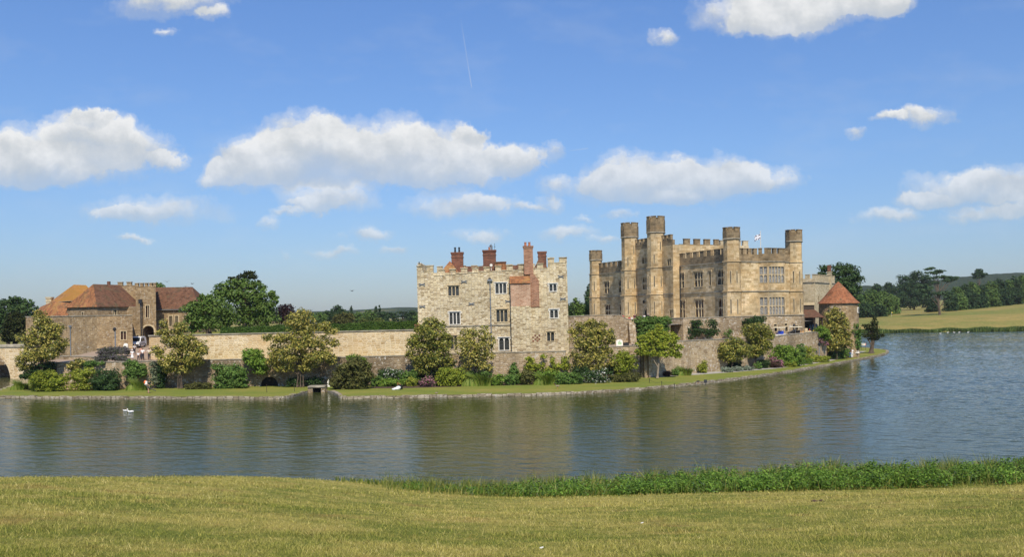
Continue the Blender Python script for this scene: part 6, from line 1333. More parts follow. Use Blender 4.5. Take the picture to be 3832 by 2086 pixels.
sh('juniper', 'low brownish juniper spreading at the start of the gravel path', 'shrub', 118.6, [(1573, 949, 42, 6), (1590, 944, 20, 6)], 'brown', .24, spray=.4, flat=.6)
sh('ivy', 'thick dark ivy curtain hanging on the castle terrace wall', 'ivy', 138.6, [(1615, 808, 22, 9), (1638, 807, 25, 9), (1663, 804, 25, 7), (1676, 811, 13, 9), (1621, 822, 23, 11), (1649, 822, 28, 11), (1675, 828, 11, 11), (1613, 839, 11, 11), (1627, 839, 19, 13), (1611, 854, 9, 11), (1655, 837, 22, 11)], 'mid', .34, ycap=.9, dens=8)
sh('wall_shrub', 'dark wall shrub trained under the castle windows beside the white notice', 'climber', 144.2, [(1754, 816, 17, 10), (1750, 836, 24, 12), (1781, 838, 18, 12), (1793, 816, 18, 10), (1798, 836, 13, 12), (1731, 851, 17, 7)], 'dark', .3, ycap=.5, dens=5)
sh('wall_shrub', 'sparse thin climber on the castle terrace wall', 'climber', 147.0, [(1830, 842, 12, 10), (1838, 834, 6, 8)], 'mid', .28, ycap=.3, dens=2.5)
sh('wall_shrub', 'dark shrub on the terrace behind the tiered magnolia, below the bay window', 'shrub', 149.0, [(1896, 808, 22, 10), (1914, 806, 13, 9), (1888, 815, 20, 10)], 'oakd' if 0 else 'dark', .32)
sh('border_plant', 'reddish low plant near the pale trunk of the lime green tree', 'border plant', 127.4, [(1679, 940, 10, 6)], 'purple', .2)
sh('border_plant', 'dark low plant between reddish plant and grassy tuft', 'border plant', 128.6, [(1701, 936, 13, 6)], 'mid', .2)
sh('border_plant', 'straw coloured thin shrub at the bend of the waterside wall', 'border plant', 132.8, [(1767, 922, 14, 8), (1772, 914, 7, 7)], 'yel', .2, dens=4)
SG = 'silver border shrubs beside the path'
for u, v, d in ((1828, 931, 134.2), (1854, 929, 136), (1880, 928, 137.6)): sh('silver_shrub', 'low silver grey shrub at the edge of the waterside path', 'shrub', d, [(u, v, 15, 6), (u + 6, v + 1, 12, 5)], 'silver', .2, SG)
sh('border_plant', 'fresh green clump beside the silver shrubs', 'border plant', 140, [(1906, 922, 11, 8)], 'mid', .2)
sh('border_plant', 'dark green bush under the tiered magnolia beside the path', 'border plant', 142, [(1921, 914, 17, 9)], 'dark', .2)
sh('heather', 'purple brown dome shaped shrub by the waterside path', 'shrub', 142.6, [(1949, 919, 13, 7)], 'purple', .2)
sh('border_plant', 'low yellow green groundcover beside the purple brown dome', 'border plant', 144.4, [(1973, 918, 14, 5), (1990, 915, 15, 5)], 'yel', .2, flat=.5)
sh('leafy_shrub', 'large bushy green shrub against the lichened wall below the vehicles', 'shrub', 145.2, [(1963, 883, 17, 11), (1976, 882, 28, 12), (1969, 898, 30, 13), (1991, 893, 19, 14), (2005, 902, 17, 10)], 'fresh', .3)
sh('leafy_shrub', 'bluish green upright shrub against the lichened wall', 'shrub', 150.2, [(2014, 876, 11, 10), (2017, 889, 11, 12)], 'mid', .28)
sh('leafy_shrub', 'thin yellow green shrub near the wall lantern post', 'shrub', 152.2, [(2037, 882, 15, 9), (2029, 891, 13, 9)], 'yel', .28, dens=4)
sh('border_plant', 'bright lime groundcover at the foot of the wall end', 'border plant', 155.6, [(2059, 901, 15, 5.5), (2077, 901, 11, 5)], 'yel', .22, flat=.6)
sh('border_plant', 'small green clump beside the bright lime groundcover', 'border plant', 151.0, [(2035, 908, 11, 5)], 'fresh', .2)
sh('flowering_shrub', 'magenta flowering plant between purple dome and bushy green shrub', 'shrub', 143.6, [(1946, 905, 8, 6), (1963, 911, 8, 5)], 'pink', .2)
sh('wall_climber', 'pinkish trailing plant on top of the retaining wall end', 'climber', 157.4, [(2066, 859, 11, 5), (2078, 866, 7, 5)], 'pink', .24, ycap=.5)
sh('wall_climber', 'fresh green climber spilling over the wall beside the cone shaped magnolia', 'climber', 157.8, [(2066, 835, 19, 12), (2060, 843, 16, 9), (2076, 848, 12, 12)], 'fresh', .3)
sh('ivy', 'dark ivy column at the foot of the round tower behind the couple', 'ivy', 169.5, [(2145, 821, 15, 9), (2148, 831, 17, 11), (2147, 845, 19, 14), (2150, 859, 15, 14), (2152, 872, 13, 11)], 'mid', .4)
sh('clipped_shrub', 'dark clipped shrub under the cone shaped magnolia by the path', 'shrub', 163.5, [(2097, 893, 13, 9), (2106, 894, 10, 8)], 'dark', .3)
sh('leafy_shrub', 'green rounded shrub beside the walking couple', 'shrub', 166.5, [(2123, 884, 15, 9), (2116, 889, 12, 7)], 'mid', .3)
LV = sh('lavender', 'large grey purple lavender mound at the top of the bank beside the ramp', 'lavender bed', 131.5, [(258, 888, 18, 8), (275, 885, 20, 9), (292, 884, 20, 10), (310, 884, 18, 10), (322, 888, 8, 7)], 'lav', .17, ycap=2.6, dens=9)
sh('lavender', 'lower lavender mound directly above the moat wall coping', 'lavender bed', 122.5, [(248, 904, 16, 6), (266, 901, 18, 8), (284, 901, 18, 8), (302, 903, 18, 7), (318, 906, 12, 4)], 'lav', .16, ycap=1.8, dens=9)
# ornamental grasses and ferns: blades
def tuft(name, label, d, u, v, hw, h, n, mat='gr', wid=.10, zb=LZ, dep=.8, group=None):
    r = np.random.default_rng(int(u)); c = XU(u * S, d, zb); w = hw * S / F * d
    P = np.stack([c + (r.random(n) * 2 - 1) * w, d + (r.random(n) * 2 - 1) * dep, np.full(n, zb)], 1)
    return tag(build_blades(name, P, h * (.5 + .6 * r.random(n)) * (1.15 - .5 * np.abs((P[:, 0] - c) / w) ** 2), np.full(n, wid) * (.6 + .8 * r.random(n)), Lf_[mat], int(u), .5, .6, None, (c, d, zb)), label, 'ornamental grass' if 'fern' not in name else 'fern', group)
tuft('ornamental_grass', 'yellow green grass tuft on the lawn edge near the gardener', 116.2, 346, 976, 25, 1.5, 700)
tuft('fern', 'fresh green fern clump at the water corner by the bridge', 119.8, 50, 968, 17, 1.3, 450)
tuft('ornamental_grass', 'long ornamental grasses between two green shrubs below the airy magnolia', 115.6, 1198, 966, 36, 1.7, 1100)
tuft('ornamental_grass', 'arching green grasses below the lime green vine', 116.0, 1367, 962, 24, 1.5, 800)
tuft('ornamental_grass', 'bright grassy tuft beside the path near the lime green tree', 128.8, 1720, 942, 16, 1.4, 500)
sh('border_plant', 'dark leafy groundcover beside the juniper under the dark lower wall', 'border plant', 116.8, [(946, 958, 16, 10)], 'mid')
sh('border_plant', 'green leafy plant between the white roses and the dense magnolia stems', 'border plant', 117.2, [(1022, 948, 18, 11), (1040, 942, 14, 10)], 'mid')
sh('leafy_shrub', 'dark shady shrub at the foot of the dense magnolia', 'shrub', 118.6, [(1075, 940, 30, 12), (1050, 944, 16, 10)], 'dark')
sh('leafy_shrub', 'green shrub behind the long ornamental grasses', 'shrub', 117.4, [(1188, 948, 26, 10), (1215, 946, 22, 10)], 'mid')
sh('border_plant', 'soft green plant filling the bed between conical shrub and olive conifer', 'border plant', 117.2, [(1308, 950, 14, 10)], 'fresh')
sh('leafy_shrub', 'green shrub behind the arching grasses under the vine', 'shrub', 117.8, [(1360, 946, 24, 10), (1392, 944, 22, 10)], 'fresh')
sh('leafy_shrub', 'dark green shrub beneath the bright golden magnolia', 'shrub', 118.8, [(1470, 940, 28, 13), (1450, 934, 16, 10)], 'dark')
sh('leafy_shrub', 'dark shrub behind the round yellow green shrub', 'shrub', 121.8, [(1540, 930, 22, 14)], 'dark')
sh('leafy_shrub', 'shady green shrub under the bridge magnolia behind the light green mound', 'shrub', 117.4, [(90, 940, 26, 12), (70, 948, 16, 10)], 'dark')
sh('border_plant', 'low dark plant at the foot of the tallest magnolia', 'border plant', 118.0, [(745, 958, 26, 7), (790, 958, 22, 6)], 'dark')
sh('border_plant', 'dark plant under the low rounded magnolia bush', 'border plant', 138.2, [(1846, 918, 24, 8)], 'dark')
# ------------------------------------------------------------------ foreground grass, reeds, weeds; far reeds
Lf_['blade'] = leaf('lawn grass blades', [(.17, .20, .036), (.26, .26, .055), (.40, .33, .10), (.52, .42, .17), (.32, .27, .075), (.22, .235, .045)], .25, .06, .5, .35, .35)
def bladeleaf():
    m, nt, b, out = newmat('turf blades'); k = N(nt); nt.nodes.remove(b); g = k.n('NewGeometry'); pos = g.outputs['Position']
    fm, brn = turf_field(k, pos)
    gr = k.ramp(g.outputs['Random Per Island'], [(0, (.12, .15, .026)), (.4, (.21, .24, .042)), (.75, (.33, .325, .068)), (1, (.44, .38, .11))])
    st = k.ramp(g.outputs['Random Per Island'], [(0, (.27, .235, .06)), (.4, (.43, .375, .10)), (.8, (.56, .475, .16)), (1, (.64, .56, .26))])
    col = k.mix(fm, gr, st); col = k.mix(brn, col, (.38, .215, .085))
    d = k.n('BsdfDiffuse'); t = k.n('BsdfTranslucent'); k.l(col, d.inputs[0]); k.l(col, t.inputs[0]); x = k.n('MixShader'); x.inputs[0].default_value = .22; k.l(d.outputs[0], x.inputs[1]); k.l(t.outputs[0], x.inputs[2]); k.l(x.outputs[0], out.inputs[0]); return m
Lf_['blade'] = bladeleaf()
Lf_['reed'] = leaf('reed blades', [(0.067, 0.104, 0.022), (0.128, 0.177, 0.032), (0.232, 0.256, 0.051), (0.403, 0.366, 0.110), (0.091, 0.134, 0.024), (0.159, 0.201, 0.037)], .3, .12, .35, .25)
Lf_['weed'] = leaf('bank weeds', [(0.055, 0.117, 0.019), (0.109, 0.196, 0.031), (0.186, 0.294, 0.047), (0.078, 0.157, 0.024)], .25, .1, .45, .3, .7)
Lf_['freed'] = leaf('far reeds', [(0.056, 0.105, 0.025), (0.105, 0.154, 0.039), (0.154, 0.196, 0.056)], .2, .05, .5, .35, .12)
FZ = np.vectorize(fz)
r = np.random.default_rng(21); n = 210000
d = 7.4 / (1 - r.random(n) * (1 - 7.4 / 33)); t = (r.random(n) * 2 - 1) * .66; x = t * d
clmp = np.sin(x * 2.1 + np.sin(d * 1.7) * 2) * np.sin(d * 2.6 + x * .8); P = np.stack([x, d, FZ(x, d) - .008], 1)
hgt = (.022 + .03 * r.random(n) ** 2 + .012 * np.maximum(clmp, 0)) * (1 + .015 * d); tall = r.random(n) < .02; hgt = np.where(tall, hgt * 2.0, hgt) * (1 + .5 * np.clip(np.sin(x * 1.3 + 2 * np.sin(d * .9)) * np.sin(d * 1.9 + x * .6) - .4, 0, 1) * 2)
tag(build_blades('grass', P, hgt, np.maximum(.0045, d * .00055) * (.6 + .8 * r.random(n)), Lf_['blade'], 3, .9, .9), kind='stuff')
# reed belt on the near bank: photo outline (u, v of the reed tops)
TOPS = [(1060, 1806), (1300, 1799), (1500, 1790), (1700, 1784), (1900, 1776), (2100, 1764), (2300, 1754), (2600, 1740), (2900, 1722), (3200, 1710), (3500, 1712), (3700, 1700), (3900, 1690)]
n = 15000; u = 1250 + 2630 * r.random(n) ** .74; d = np.where(u < 1700, 27.5 + 5 * r.random(n), 28.5 + 9 * r.random(n))
x = np.array([XU(a, b) for a, b in zip(u, d)]); g = FZ(x, d); vt = np.interp(u, [a for a, _ in TOPS], [b for _, b in TOPS])
top = np.array([W(a, b, c).z for a, b, c in zip(u, vt, d)]); h = np.clip((top - g) * (.50 + .5 * r.random(n)) * (1 + .14 * np.sin(u * .021) * np.sin(u * .0083 + 1) + .1 * np.sin(u * .055)), .25, 1.9) * np.where(r.random(n) < .05, 1.18, 1)
tag(build_blades('reeds', np.stack([x, d, g - .05], 1), h, .034 * (.6 + .8 * r.random(n)), Lf_['reed'], 9, .28, .3), kind='stuff')
# leafy weeds along the lawn side of the reeds
BASE = [(1250, 1812), (1500, 1834), (1700, 1852), (1900, 1868), (2100, 1876), (2300, 1880), (2600, 1870), (2900, 1856), (3200, 1843), (3500, 1828), (3832, 1812)]
lob = []
for i in range(330):
    u = 1500 + 2390 * r.random() ** .9; dd_ = 25.6 + 4.2 * r.random(); dd_ += .8 if u < 1900 else 0
    x = XU(u, dd_); g = fz(x, dd_); vt = np.interp(u, [a for a, _ in TOPS], [b for _, b in TOPS]); tz = W(u, vt, dd_).z
    f = np.clip((u - 1250) / 900, .25, 1) * (.55 + .45 * r.random()) * (.62 if dd_ < 27 else .8); hh = max((tz - g) * f, .18)
    lob.append((x, dd_, g + hh * .5, .28 + .2 * r.random(), .3, hh * .55))
V, Fc = leafcloud(lob, .085, 5.5, 77, nmax=60000, clump=.34, asp=.5, ragged=.9)
tag(mk('undergrowth', V.astype(np.float32), Fc, Lf_['weed']), kind='stuff')
n = 5200; u = 1420 + 2460 * r.random(n); d = 25.4 + 4 * r.random(n); x = np.array([XU(a, b) for a, b in zip(u, d)]); g = FZ(x, d)
tag(build_blades('grass', np.stack([x, d, g - .02], 1), .2 + .55 * r.random(n) ** 2, .014 * (.6 + .8 * r.random(n)), Lf_['reed'], 19, .5, .7), kind='stuff')
# reeds along the far shore
n = 16000; t = .24 + .46 * r.random(n); e = np.array([lerp_tab(EDGE, a) + 2.0 * math.sin(a * 55) + 1.4 * math.sin(a * 131) for a in t]); dd_ = e + 5.5 * r.random(n) - .6
hh = (.9 + .9 * r.random(n)) * (.9 + .3 * np.sin(t * 97) * np.sin(t * 61 + 1))
tag(build_blades('reeds', np.stack([t * dd_, dd_, np.full(n, .1)], 1), hh, np.full(n, .32), Lf_['freed'], 31, .25, .3), kind='stuff')
# ------------------------------------------------------------------ PEOPLE
SK = {'skin': plain('skin', (.52, .30, .20), .6), 'white': plain('white cotton', (.78, .77, .74), .85), 'cream': plain('cream cotton', (.66, .58, .46), .85), 'navy': plain('dark trousers', (.02, .022, .035), .85), 'jeans': plain('blue denim', (.07, .15, .30), .85),
      'maroon': plain('maroon top', (.10, .025, .03), .85), 'red': plain('red top', (.50, .03, .03), .85), 'pinky': plain('salmon shirt', (.55, .25, .18), .85), 'tan': plain('tan shorts', (.36, .29, .18), .85), 'green': plain('dark green shirt', (.04, .07, .045), .85),
      'hair': plain('brown hair', (.05, .03, .018), .8), 'fair': plain('fair hair', (.40, .28, .13), .8), 'grey': plain('grey hair', (.45, .44, .42), .8), 'orange': plain('orange plastic', (.75, .16, .03), .5), 'black': plain('black plastic', (.015, .015, .017), .5), 'blue': plain('blue fabric', (.03, .09, .55), .8), 'shoe': plain('dark shoes', (.03, .025, .02), .7)}
def skin_obj(name, V, E, Rr, mat, parent, sub=1):
    me = bpy.data.meshes.new(name); me.from_pydata([tuple(v) for v in V], E, []); o = bpy.data.objects.new(name, me); COL.objects.link(o); o.parent = parent
    o.modifiers.new('Skin', 'SKIN')
    if not me.skin_vertices: me.attributes.new('skin', 'FLOAT', 'POINT')
    for i, sv in enumerate(me.skin_vertices[0].data): sv.radius = (Rr[i], Rr[i]) if not hasattr(Rr[i], '__len__') else Rr[i]; sv.use_root = (i == 0)
    ss = o.modifiers.new('Sub', 'SUBSURF'); ss.levels = sub; ss.render_levels = sub; me.materials.append(mat); return o
def person(label, x, y, z, rz=0.0, h=1.7, top='white', legs='navy', hair='hair', short=False, skirt=False, lean=0.0, arms=((.08, -.05), (.08, -.05)), stride=.12, cap=None, group=None, bare=False):
    """arms: per side (outward, forward) offset of the wrist as a fraction of height; faces -Y before rz"""
    t = thing('person', label, 'person', (x, y, z), rz, group); k = h / 1.75
    ln = lambda zz_: -lean * max(zz_ - .95, 0)                          # forward lean of the torso
    Pt = lambda a, b, c: Vector((a, b + ln(c), c - abs(lean) * .25 * max(c - .95, 0))) * k
    V = [Pt(0, 0, .96), Pt(0, .01, 1.18), Pt(0, .0, 1.38), Pt(0, .0, 1.5), Pt(0, -.02, 1.62), Pt(0, -.01, 1.70)]
    E = [(0, 1), (1, 2), (2, 3), (3, 4), (4, 5)]; Rr = [.13, .12, .14, .055, .085, .065]
    V.append(Pt(0, -.115, 1.615)); E.append((4, 6)); Rr.append(.018)     # nose
    legj, armj = [], []
    for s, (out, fw), st in ((-1, arms[0], stride), (1, arms[1], -stride)):
        i = len(V); V += [Pt(s * .19, 0, 1.42), Pt(s * (.22 + out * .5), .02 + fw * .3, 1.16), Pt(s * (.2 + out), -.02 + fw - .04, .95 + abs(fw) * .55 + max(out - .1, 0) * .7)]
        w = V[-1]; dr = (w - V[-2]).normalized(); V.append(w + dr * .07 * k)
        E += [(2, i), (i, i + 1), (i + 1, i + 2), (i + 2, i + 3)]; Rr += [.062, .047, .034, (.04, .022)]
        for j in range(4):                                             # four fingers of unequal length
            q = len(V); b_ = V[i + 3] + Vector((0, (j - 1.5) * .019, 0)) * k; V.append(b_ + dr * (.045 + .012 * (1.5 - abs(j - 1.4))) * k + Vector((-s * .008 * j, 0, 0)) * k); E.append((i + 3, q)); Rr.append(.009)
        q = len(V); V.append(V[i + 2] + dr * .05 * k + Vector((-s * .01, -.045, 0)) * k); E.append((i + 2, q)); Rr.append(.010)
        armj.append(i)
        i = len(V); V += [Vector((s * .095, 0, .9)) * k, Vector((s * .105, -abs(st) * .3 - st * .4, .5)) * k, Vector((s * .1, -st, .09)) * k, Vector((s * .11, -st - .17, .035)) * k]
        E += [(0, i), (i, i + 1), (i + 1, i + 2), (i + 2, i + 3)]; Rr += [.09, .06, .042, .035]; legj.append(i)
    Rr = [r_ * k if not hasattr(r_, '__len__') else (r_[0] * k, r_[1] * k) for r_ in Rr]
    skin_obj('body', V, E, Rr, SK['skin'], t)
    # shirt
    v = [V[0] + Vector((0, 0, .02)), V[1], V[2], V[2] + Vector((0, 0, .06 * k))]; e = [(0, 1), (1, 2), (2, 3)]; rr = [.155, .14, .155, .1]
    for i in armj: q = len(v); v += [V[i], V[i].lerp(V[i + 1], .75)]; e += [(2, q), (q, q + 1)]; rr += [.08, .068]
    skin_obj('shirt', v, e, [a * k for a in rr], SK[top], t)
    v = [V[0]]; e = []; rr = [.15]
    for i in legj:
        q = len(v); kn = V[i].lerp(V[i + 1], .9) if short else V[i + 1]; v += [V[i], kn]; e += [(0, q), (q, q + 1)]; rr += [.108, .085 if not short else .1]
        if not short: v.append(V[i + 2]); e.append((q + 1, q + 2)); rr.append(.065)
    if skirt: mb = MB(); mb.ngon((0, ln(.95) * k), .24 * k, .155 * k, .5 * k, 1.04 * k, 12); mb.build('skirt', SK[legs], t, local=True)
    else: skin_obj('shorts' if short else 'trousers', v, e, [a * k for a in rr], SK[legs], t)
    mb = MB(); c = V[4] + Vector((0, .022, .035)) * k; mb.ball(c, (.098 * k, .105 * k, .10 * k), 10, 8); mb.build('hair', SK[hair], t, local=True, smooth=True)
    if cap: mb = MB(); c = V[5] + Vector((0, 0, .01)) * k; mb.ball(c, (.115 * k, .12 * k, .075 * k), 10, 6); mb.ball(c + Vector((0, -.12, -.02)) * k, (.09 * k, .09 * k, .015 * k), 8, 4); mb.build('cap', SK[cap], t, local=True, smooth=True)
    for i in legj: mb = MB(); c = V[i + 2].lerp(V[i + 3], .55); mb.ball((c.x, c.y, .045 * k), (.05 * k, .13 * k, .045 * k), 8, 5); mb.build('shoe', SK['shoe'], t, local=True, smooth=True)
    return t
PG = lambda u, d, dz=0: (XU(u, d, 4), d, ramp_z(0, d) + dz)
person('person in a white cap and white dress at the top of the moat wall', *PG(495, 124.0), .5, 1.6, 'white', 'white', 'fair', skirt=True, cap='white')
person('person leaning to take a photo, fair hair and white top beside the lavender', *PG(503, 134), .6, 1.65, 'white', 'navy', 'fair', lean=.45, arms=((.05, -.3), (.05, -.3)))
person('small child in a white top and dark trousers walking beside a man in white', *PG(518, 124.2), 0, 1.28, 'white', 'navy', 'hair')
person('person in a salmon shirt half hidden behind the man in the white shirt', *PG(529, 127.2), .2, 1.75, 'pinky', 'navy', 'hair')
person('tall person in a white T-shirt and dark trousers walking down the ramp', *PG(534, 124.6), .1, 1.76, 'white', 'navy', 'hair', stride=.18)
person('person in a cream top and dark trousers with one arm held out', *PG(558.5, 124.6), .3, 1.72, 'cream', 'navy', 'hair', arms=((.36, -.05), (.08, -.03)))
gd = 111.5; gp = thing
GP = person('gardener in tan shorts and dark shirt bending over a leaf blower on the lawn', XU(555, gd, 1), gd, LZ, R(62), 1.72, 'green', 'tan', 'hair', short=True, lean=.42, arms=((.06, -.28), (.06, -.22)), stride=.2)
BL = thing('leaf_blower', 'orange backpack leaf blower with a long black nozzle carried by the gardener', 'leaf blower', (XU(551, gd, 1), gd, 1.2))
bx = XU(555, gd, 1); mb = MB(); mb.ball((bx - .42, gd + .12, 1.62), (.19, .2, .26), 10, 8); mb.build('engine', SK['orange'], BL, smooth=True)
mb = MB(); mb.ngon((bx - .3, gd + .1), .2, .15, 1.36, 1.78, 8); mb.build('harness', SK['white'], BL)
mb = MB(); mb.tube([(bx - .3, gd - .22, 1.35), (bx + .1, gd - .26, 1.02), (bx + .55, gd - .2, .78), (bx + 1.02, gd - .12, .56)], [.06, .06, .055, .05], 8); mb.build('nozzle', SK['black'], BL)
cd = 167.5
person('person in a maroon top and blue jeans with grey hair walking away along the path', XU(3181.5, cd, 1), cd, LZ, R(165), 1.86, 'maroon', 'jeans', 'grey', arms=((.04, -.05), (.22, -.02)))
person('person all in white walking arm in arm beside a companion in maroon', XU(3189.5, cd, 1), cd + .1, LZ, R(175), 1.78, 'white', 'white', 'fair', arms=((.2, -.02), (.05, -.05)))
CY_ = 7.5
person('person in a red top looking over the dip in the castle terrace wall', XU(2330, 141.6), 141.6, CY_, .3, 1.78, 'red', 'navy', 'hair')
person('small person in a red shirt behind the lowest part of the terrace wall', XU(2355, 141.4), 141.4, CY_, -.2, 1.42, 'red', 'navy', 'hair')
person('person in a pale grey white top sitting low beside the ivy curtain', XU(2364, 141.5), 141.5, CY_, .1, 1.36, 'white', 'jeans', 'grey')
person('fair haired person in a maroon top standing at the end of the ivy curtain', XU(2374.5, 141.5), 141.5, CY_, .5, 1.86, 'maroon', 'navy', 'fair')
person('person in white waiting in front of the castle entrance arch', XU(2411, 168), 168, CY_, .4, 1.56, 'white', 'jeans', 'hair')
person('person in dark clothes standing inside the shadow of the entrance arch', XU(2425, 170), 170, CY_, -.3, 1.75, 'navy', 'navy', 'grey')
mb = MB(); q = (XU(2408, 141.2), 141.2); mb.ball((q[0], q[1], 8.62), (.3, .2, .14), 10, 6); mb.tube([(q[0] - .15, q[1], 8.7), (q[0], q[1], 8.86), (q[0] + .15, q[1], 8.7)], .02, 5); tag(mb.build('bag', SK['blue'], origin=(q[0], q[1], 8.5), smooth=True), 'bright blue bag lying on top of the wall above the ivy', 'bag')

# ------------------------------------------------------------------ VEHICLES
M['carw'] = plain('white car paint', (.78, .78, .77), .25, var=.03); M['card'] = plain('dark green car paint', (.018, .028, .028), .25, var=.05)
M['carg'] = plain('car glass', (.012, .015, .018), .05, var=.02); M['tyre'] = plain('tyre rubber', (.02, .02, .02), .9); M['rim'] = plain('steel rim', (.3, .3, .31), .4, .7); M['lampr'] = plain('tail lamp', (.45, .02, .02), .3); M['lampw'] = plain('head lamp', (.6, .62, .65), .2); M['plate'] = plain('yellow plate', (.75, .55, .06), .5)
def van(label, loc, rz, L, w, h, paint, rear_plate=False):
    """small van, nose towards local -Y"""
    t = thing('parked_van', label, 'van', loc, rz); a = L / 4.2; hh = h / 1.85
    side = [(-2.05, .35), (-2.08, .62), (-1.98, .86), (-1.30, 1.02), (-.72, 1.62), (-.45, 1.76), (.3, 1.84), (1.6, 1.82), (1.98, 1.66), (2.08, 1.0), (2.08, .4), (1.95, .3), (-1.95, .3)]
    mb = MB(); secs = []
    for fx, inset in ((-1, .10), (-.93, 0), (.93, 0), (1, .10)):
        sec = []
        for y, z in side:
            tw = 1 - .13 * max(0, (z - .95) / .9); sec.append((fx * w / 2 * tw, y * a * (1 - inset * .25), .3 * hh + (z - .3) * hh * (1 - inset * .22 * (z > 1.2))))
        secs.append(sec)
    n = len(side); V = [p for s in secs for p in s]; fs = [tuple(range(n))] + [tuple(range(4 * n - 1, 3 * n - 1, -1))]
    for i in range(3): fs += [(i * n + j, (i + 1) * n + j, (i + 1) * n + (j + 1) % n, i * n + (j + 1) % n) for j in range(n)]
    mb.add(V, fs); body = mb.build('body', M[paint], t, local=True)
    sx = lambda z: w / 2 * (1 - .13 * max(0, (z - .95) / .9)) + .006
    def glass_side(s, y0, y1, z0, z1, y0t=None):
        mb = MB(); y0t = y0 if y0t is None else y0t
        mb.hexa([(s * sx(z0), y0 * a, z0 * hh), (s * sx(z0), y1 * a, z0 * hh), (s * sx(z1), y1 * a, z1 * hh), (s * sx(z1), y0t * a, z1 * hh)], [(s * (sx(z0) - .03), y0 * a, z0 * hh), (s * (sx(z0) - .03), y1 * a, z0 * hh), (s * (sx(z1) - .03), y1 * a, z1 * hh), (s * (sx(z1) - .03), y0t * a, z1 * hh)]); mb.build('side_window', M['carg'], t, local=True)
    for s in (-1, 1): glass_side(s, -.95, -.05, 1.06, 1.6, -.6); glass_side(s, .1, 1.0, 1.08, 1.6)
    mb = MB(); wz = [(-1.30, 1.06, .86), (-.74, 1.62, .8)]
    mb.hexa([(-w / 2 * .84, -1.31 * a, 1.05 * hh), (w / 2 * .84, -1.31 * a, 1.05 * hh), (w / 2 * .78, -.74 * a, 1.63 * hh), (-w / 2 * .78, -.74 * a, 1.63 * hh)], [(-w / 2 * .84, -1.33 * a, 1.07 * hh), (w / 2 * .84, -1.33 * a, 1.07 * hh), (w / 2 * .78, -.765 * a, 1.655 * hh), (-w / 2 * .78, -.765 * a, 1.655 * hh)]); mb.build('windscreen', M['carg'], t, local=True)
    mb = MB(); mb.hexa([(-w * .38, 2.06 * a, 1.08 * hh), (w * .38, 2.06 * a, 1.08 * hh), (w * .36, 1.985 * a, 1.6 * hh), (-w * .36, 1.985 * a, 1.6 * hh)], [(-w * .38, 2.10 * a, 1.08 * hh), (w * .38, 2.10 * a, 1.08 * hh), (w * .36, 2.025 * a, 1.6 * hh), (-w * .36, 2.025 * a, 1.6 * hh)]); mb.build('rear_window', M['carg'], t, local=True)
    for s in (-1, 1):
        for y in (-1.32, 1.3):
            mb = MB(); mb.tube([(s * (w / 2 - .16), y * a, .32 * hh), (s * (w / 2 + .012), y * a, .32 * hh)], .32 * hh, 18); wh = mb.build('tyre', M['tyre'], t, local=True)
            mb = MB(); mb.tube([(s * (w / 2 - .02), y * a, .32 * hh), (s * (w / 2 + .02), y * a, .32 * hh)], .19 * hh, 12); mb.build('rim', M['rim'], wh, local=True)
        mb = MB(); mb.ball((s * w * .38, -2.02 * a, .78 * hh), (.17, .07, .11), 8, 6); mb.build('headlight', M['lampw'], t, local=True)
        mb = MB(); mb.box(s * w * .45 - .06, s * w * .45 + .06, 2.05 * a, 2.1 * a, .75 * hh, 1.05 * hh); mb.build('tail_light', M['lampr'], t, local=True)
        mb = MB(); mb.ball((s * (w / 2 + .09), -.82 * a, 1.1 * hh), (.09, .05, .1), 8, 6); mb.build('wing_mirror', M['tyre'], t, local=True)
        mb = MB(); mb.box(s * (w / 2 + .012) - .01, s * (w / 2 + .012) + .01, -.95 * a, .95 * a, .62 * hh, .72 * hh); mb.build('side_strip', M['tyre'], t, local=True)
    mb = MB(); mb.box(-w * .47, w * .47, -2.12 * a, -2.03 * a, .34 * hh, .58 * hh); mb.build('bumper', M['tyre'], t, local=True)
    mb = MB(); mb.box(-w * .47, w * .47, 2.05 * a, 2.13 * a, .34 * hh, .55 * hh); mb.build('bumper', M['tyre'], t, local=True)
    if rear_plate: mb = MB(); mb.box(-.3, .3, 2.09 * a, 2.12 * a, .72 * hh, .86 * hh); mb.build('number_plate', M['plate'], t, local=True)
    return t
van('small white delivery van parked below the gatehouse arch', (-61.9, 146.4, ramp_z(0, 146)), R(6), 4.1, 1.75, 1.85, 'carw')
van('dark green van seen from behind in the shade by the open shed', (XU(3043.5, 163), 165.0, 4.72), R(180), 4.4, 1.75, 2.25, 'card', True)
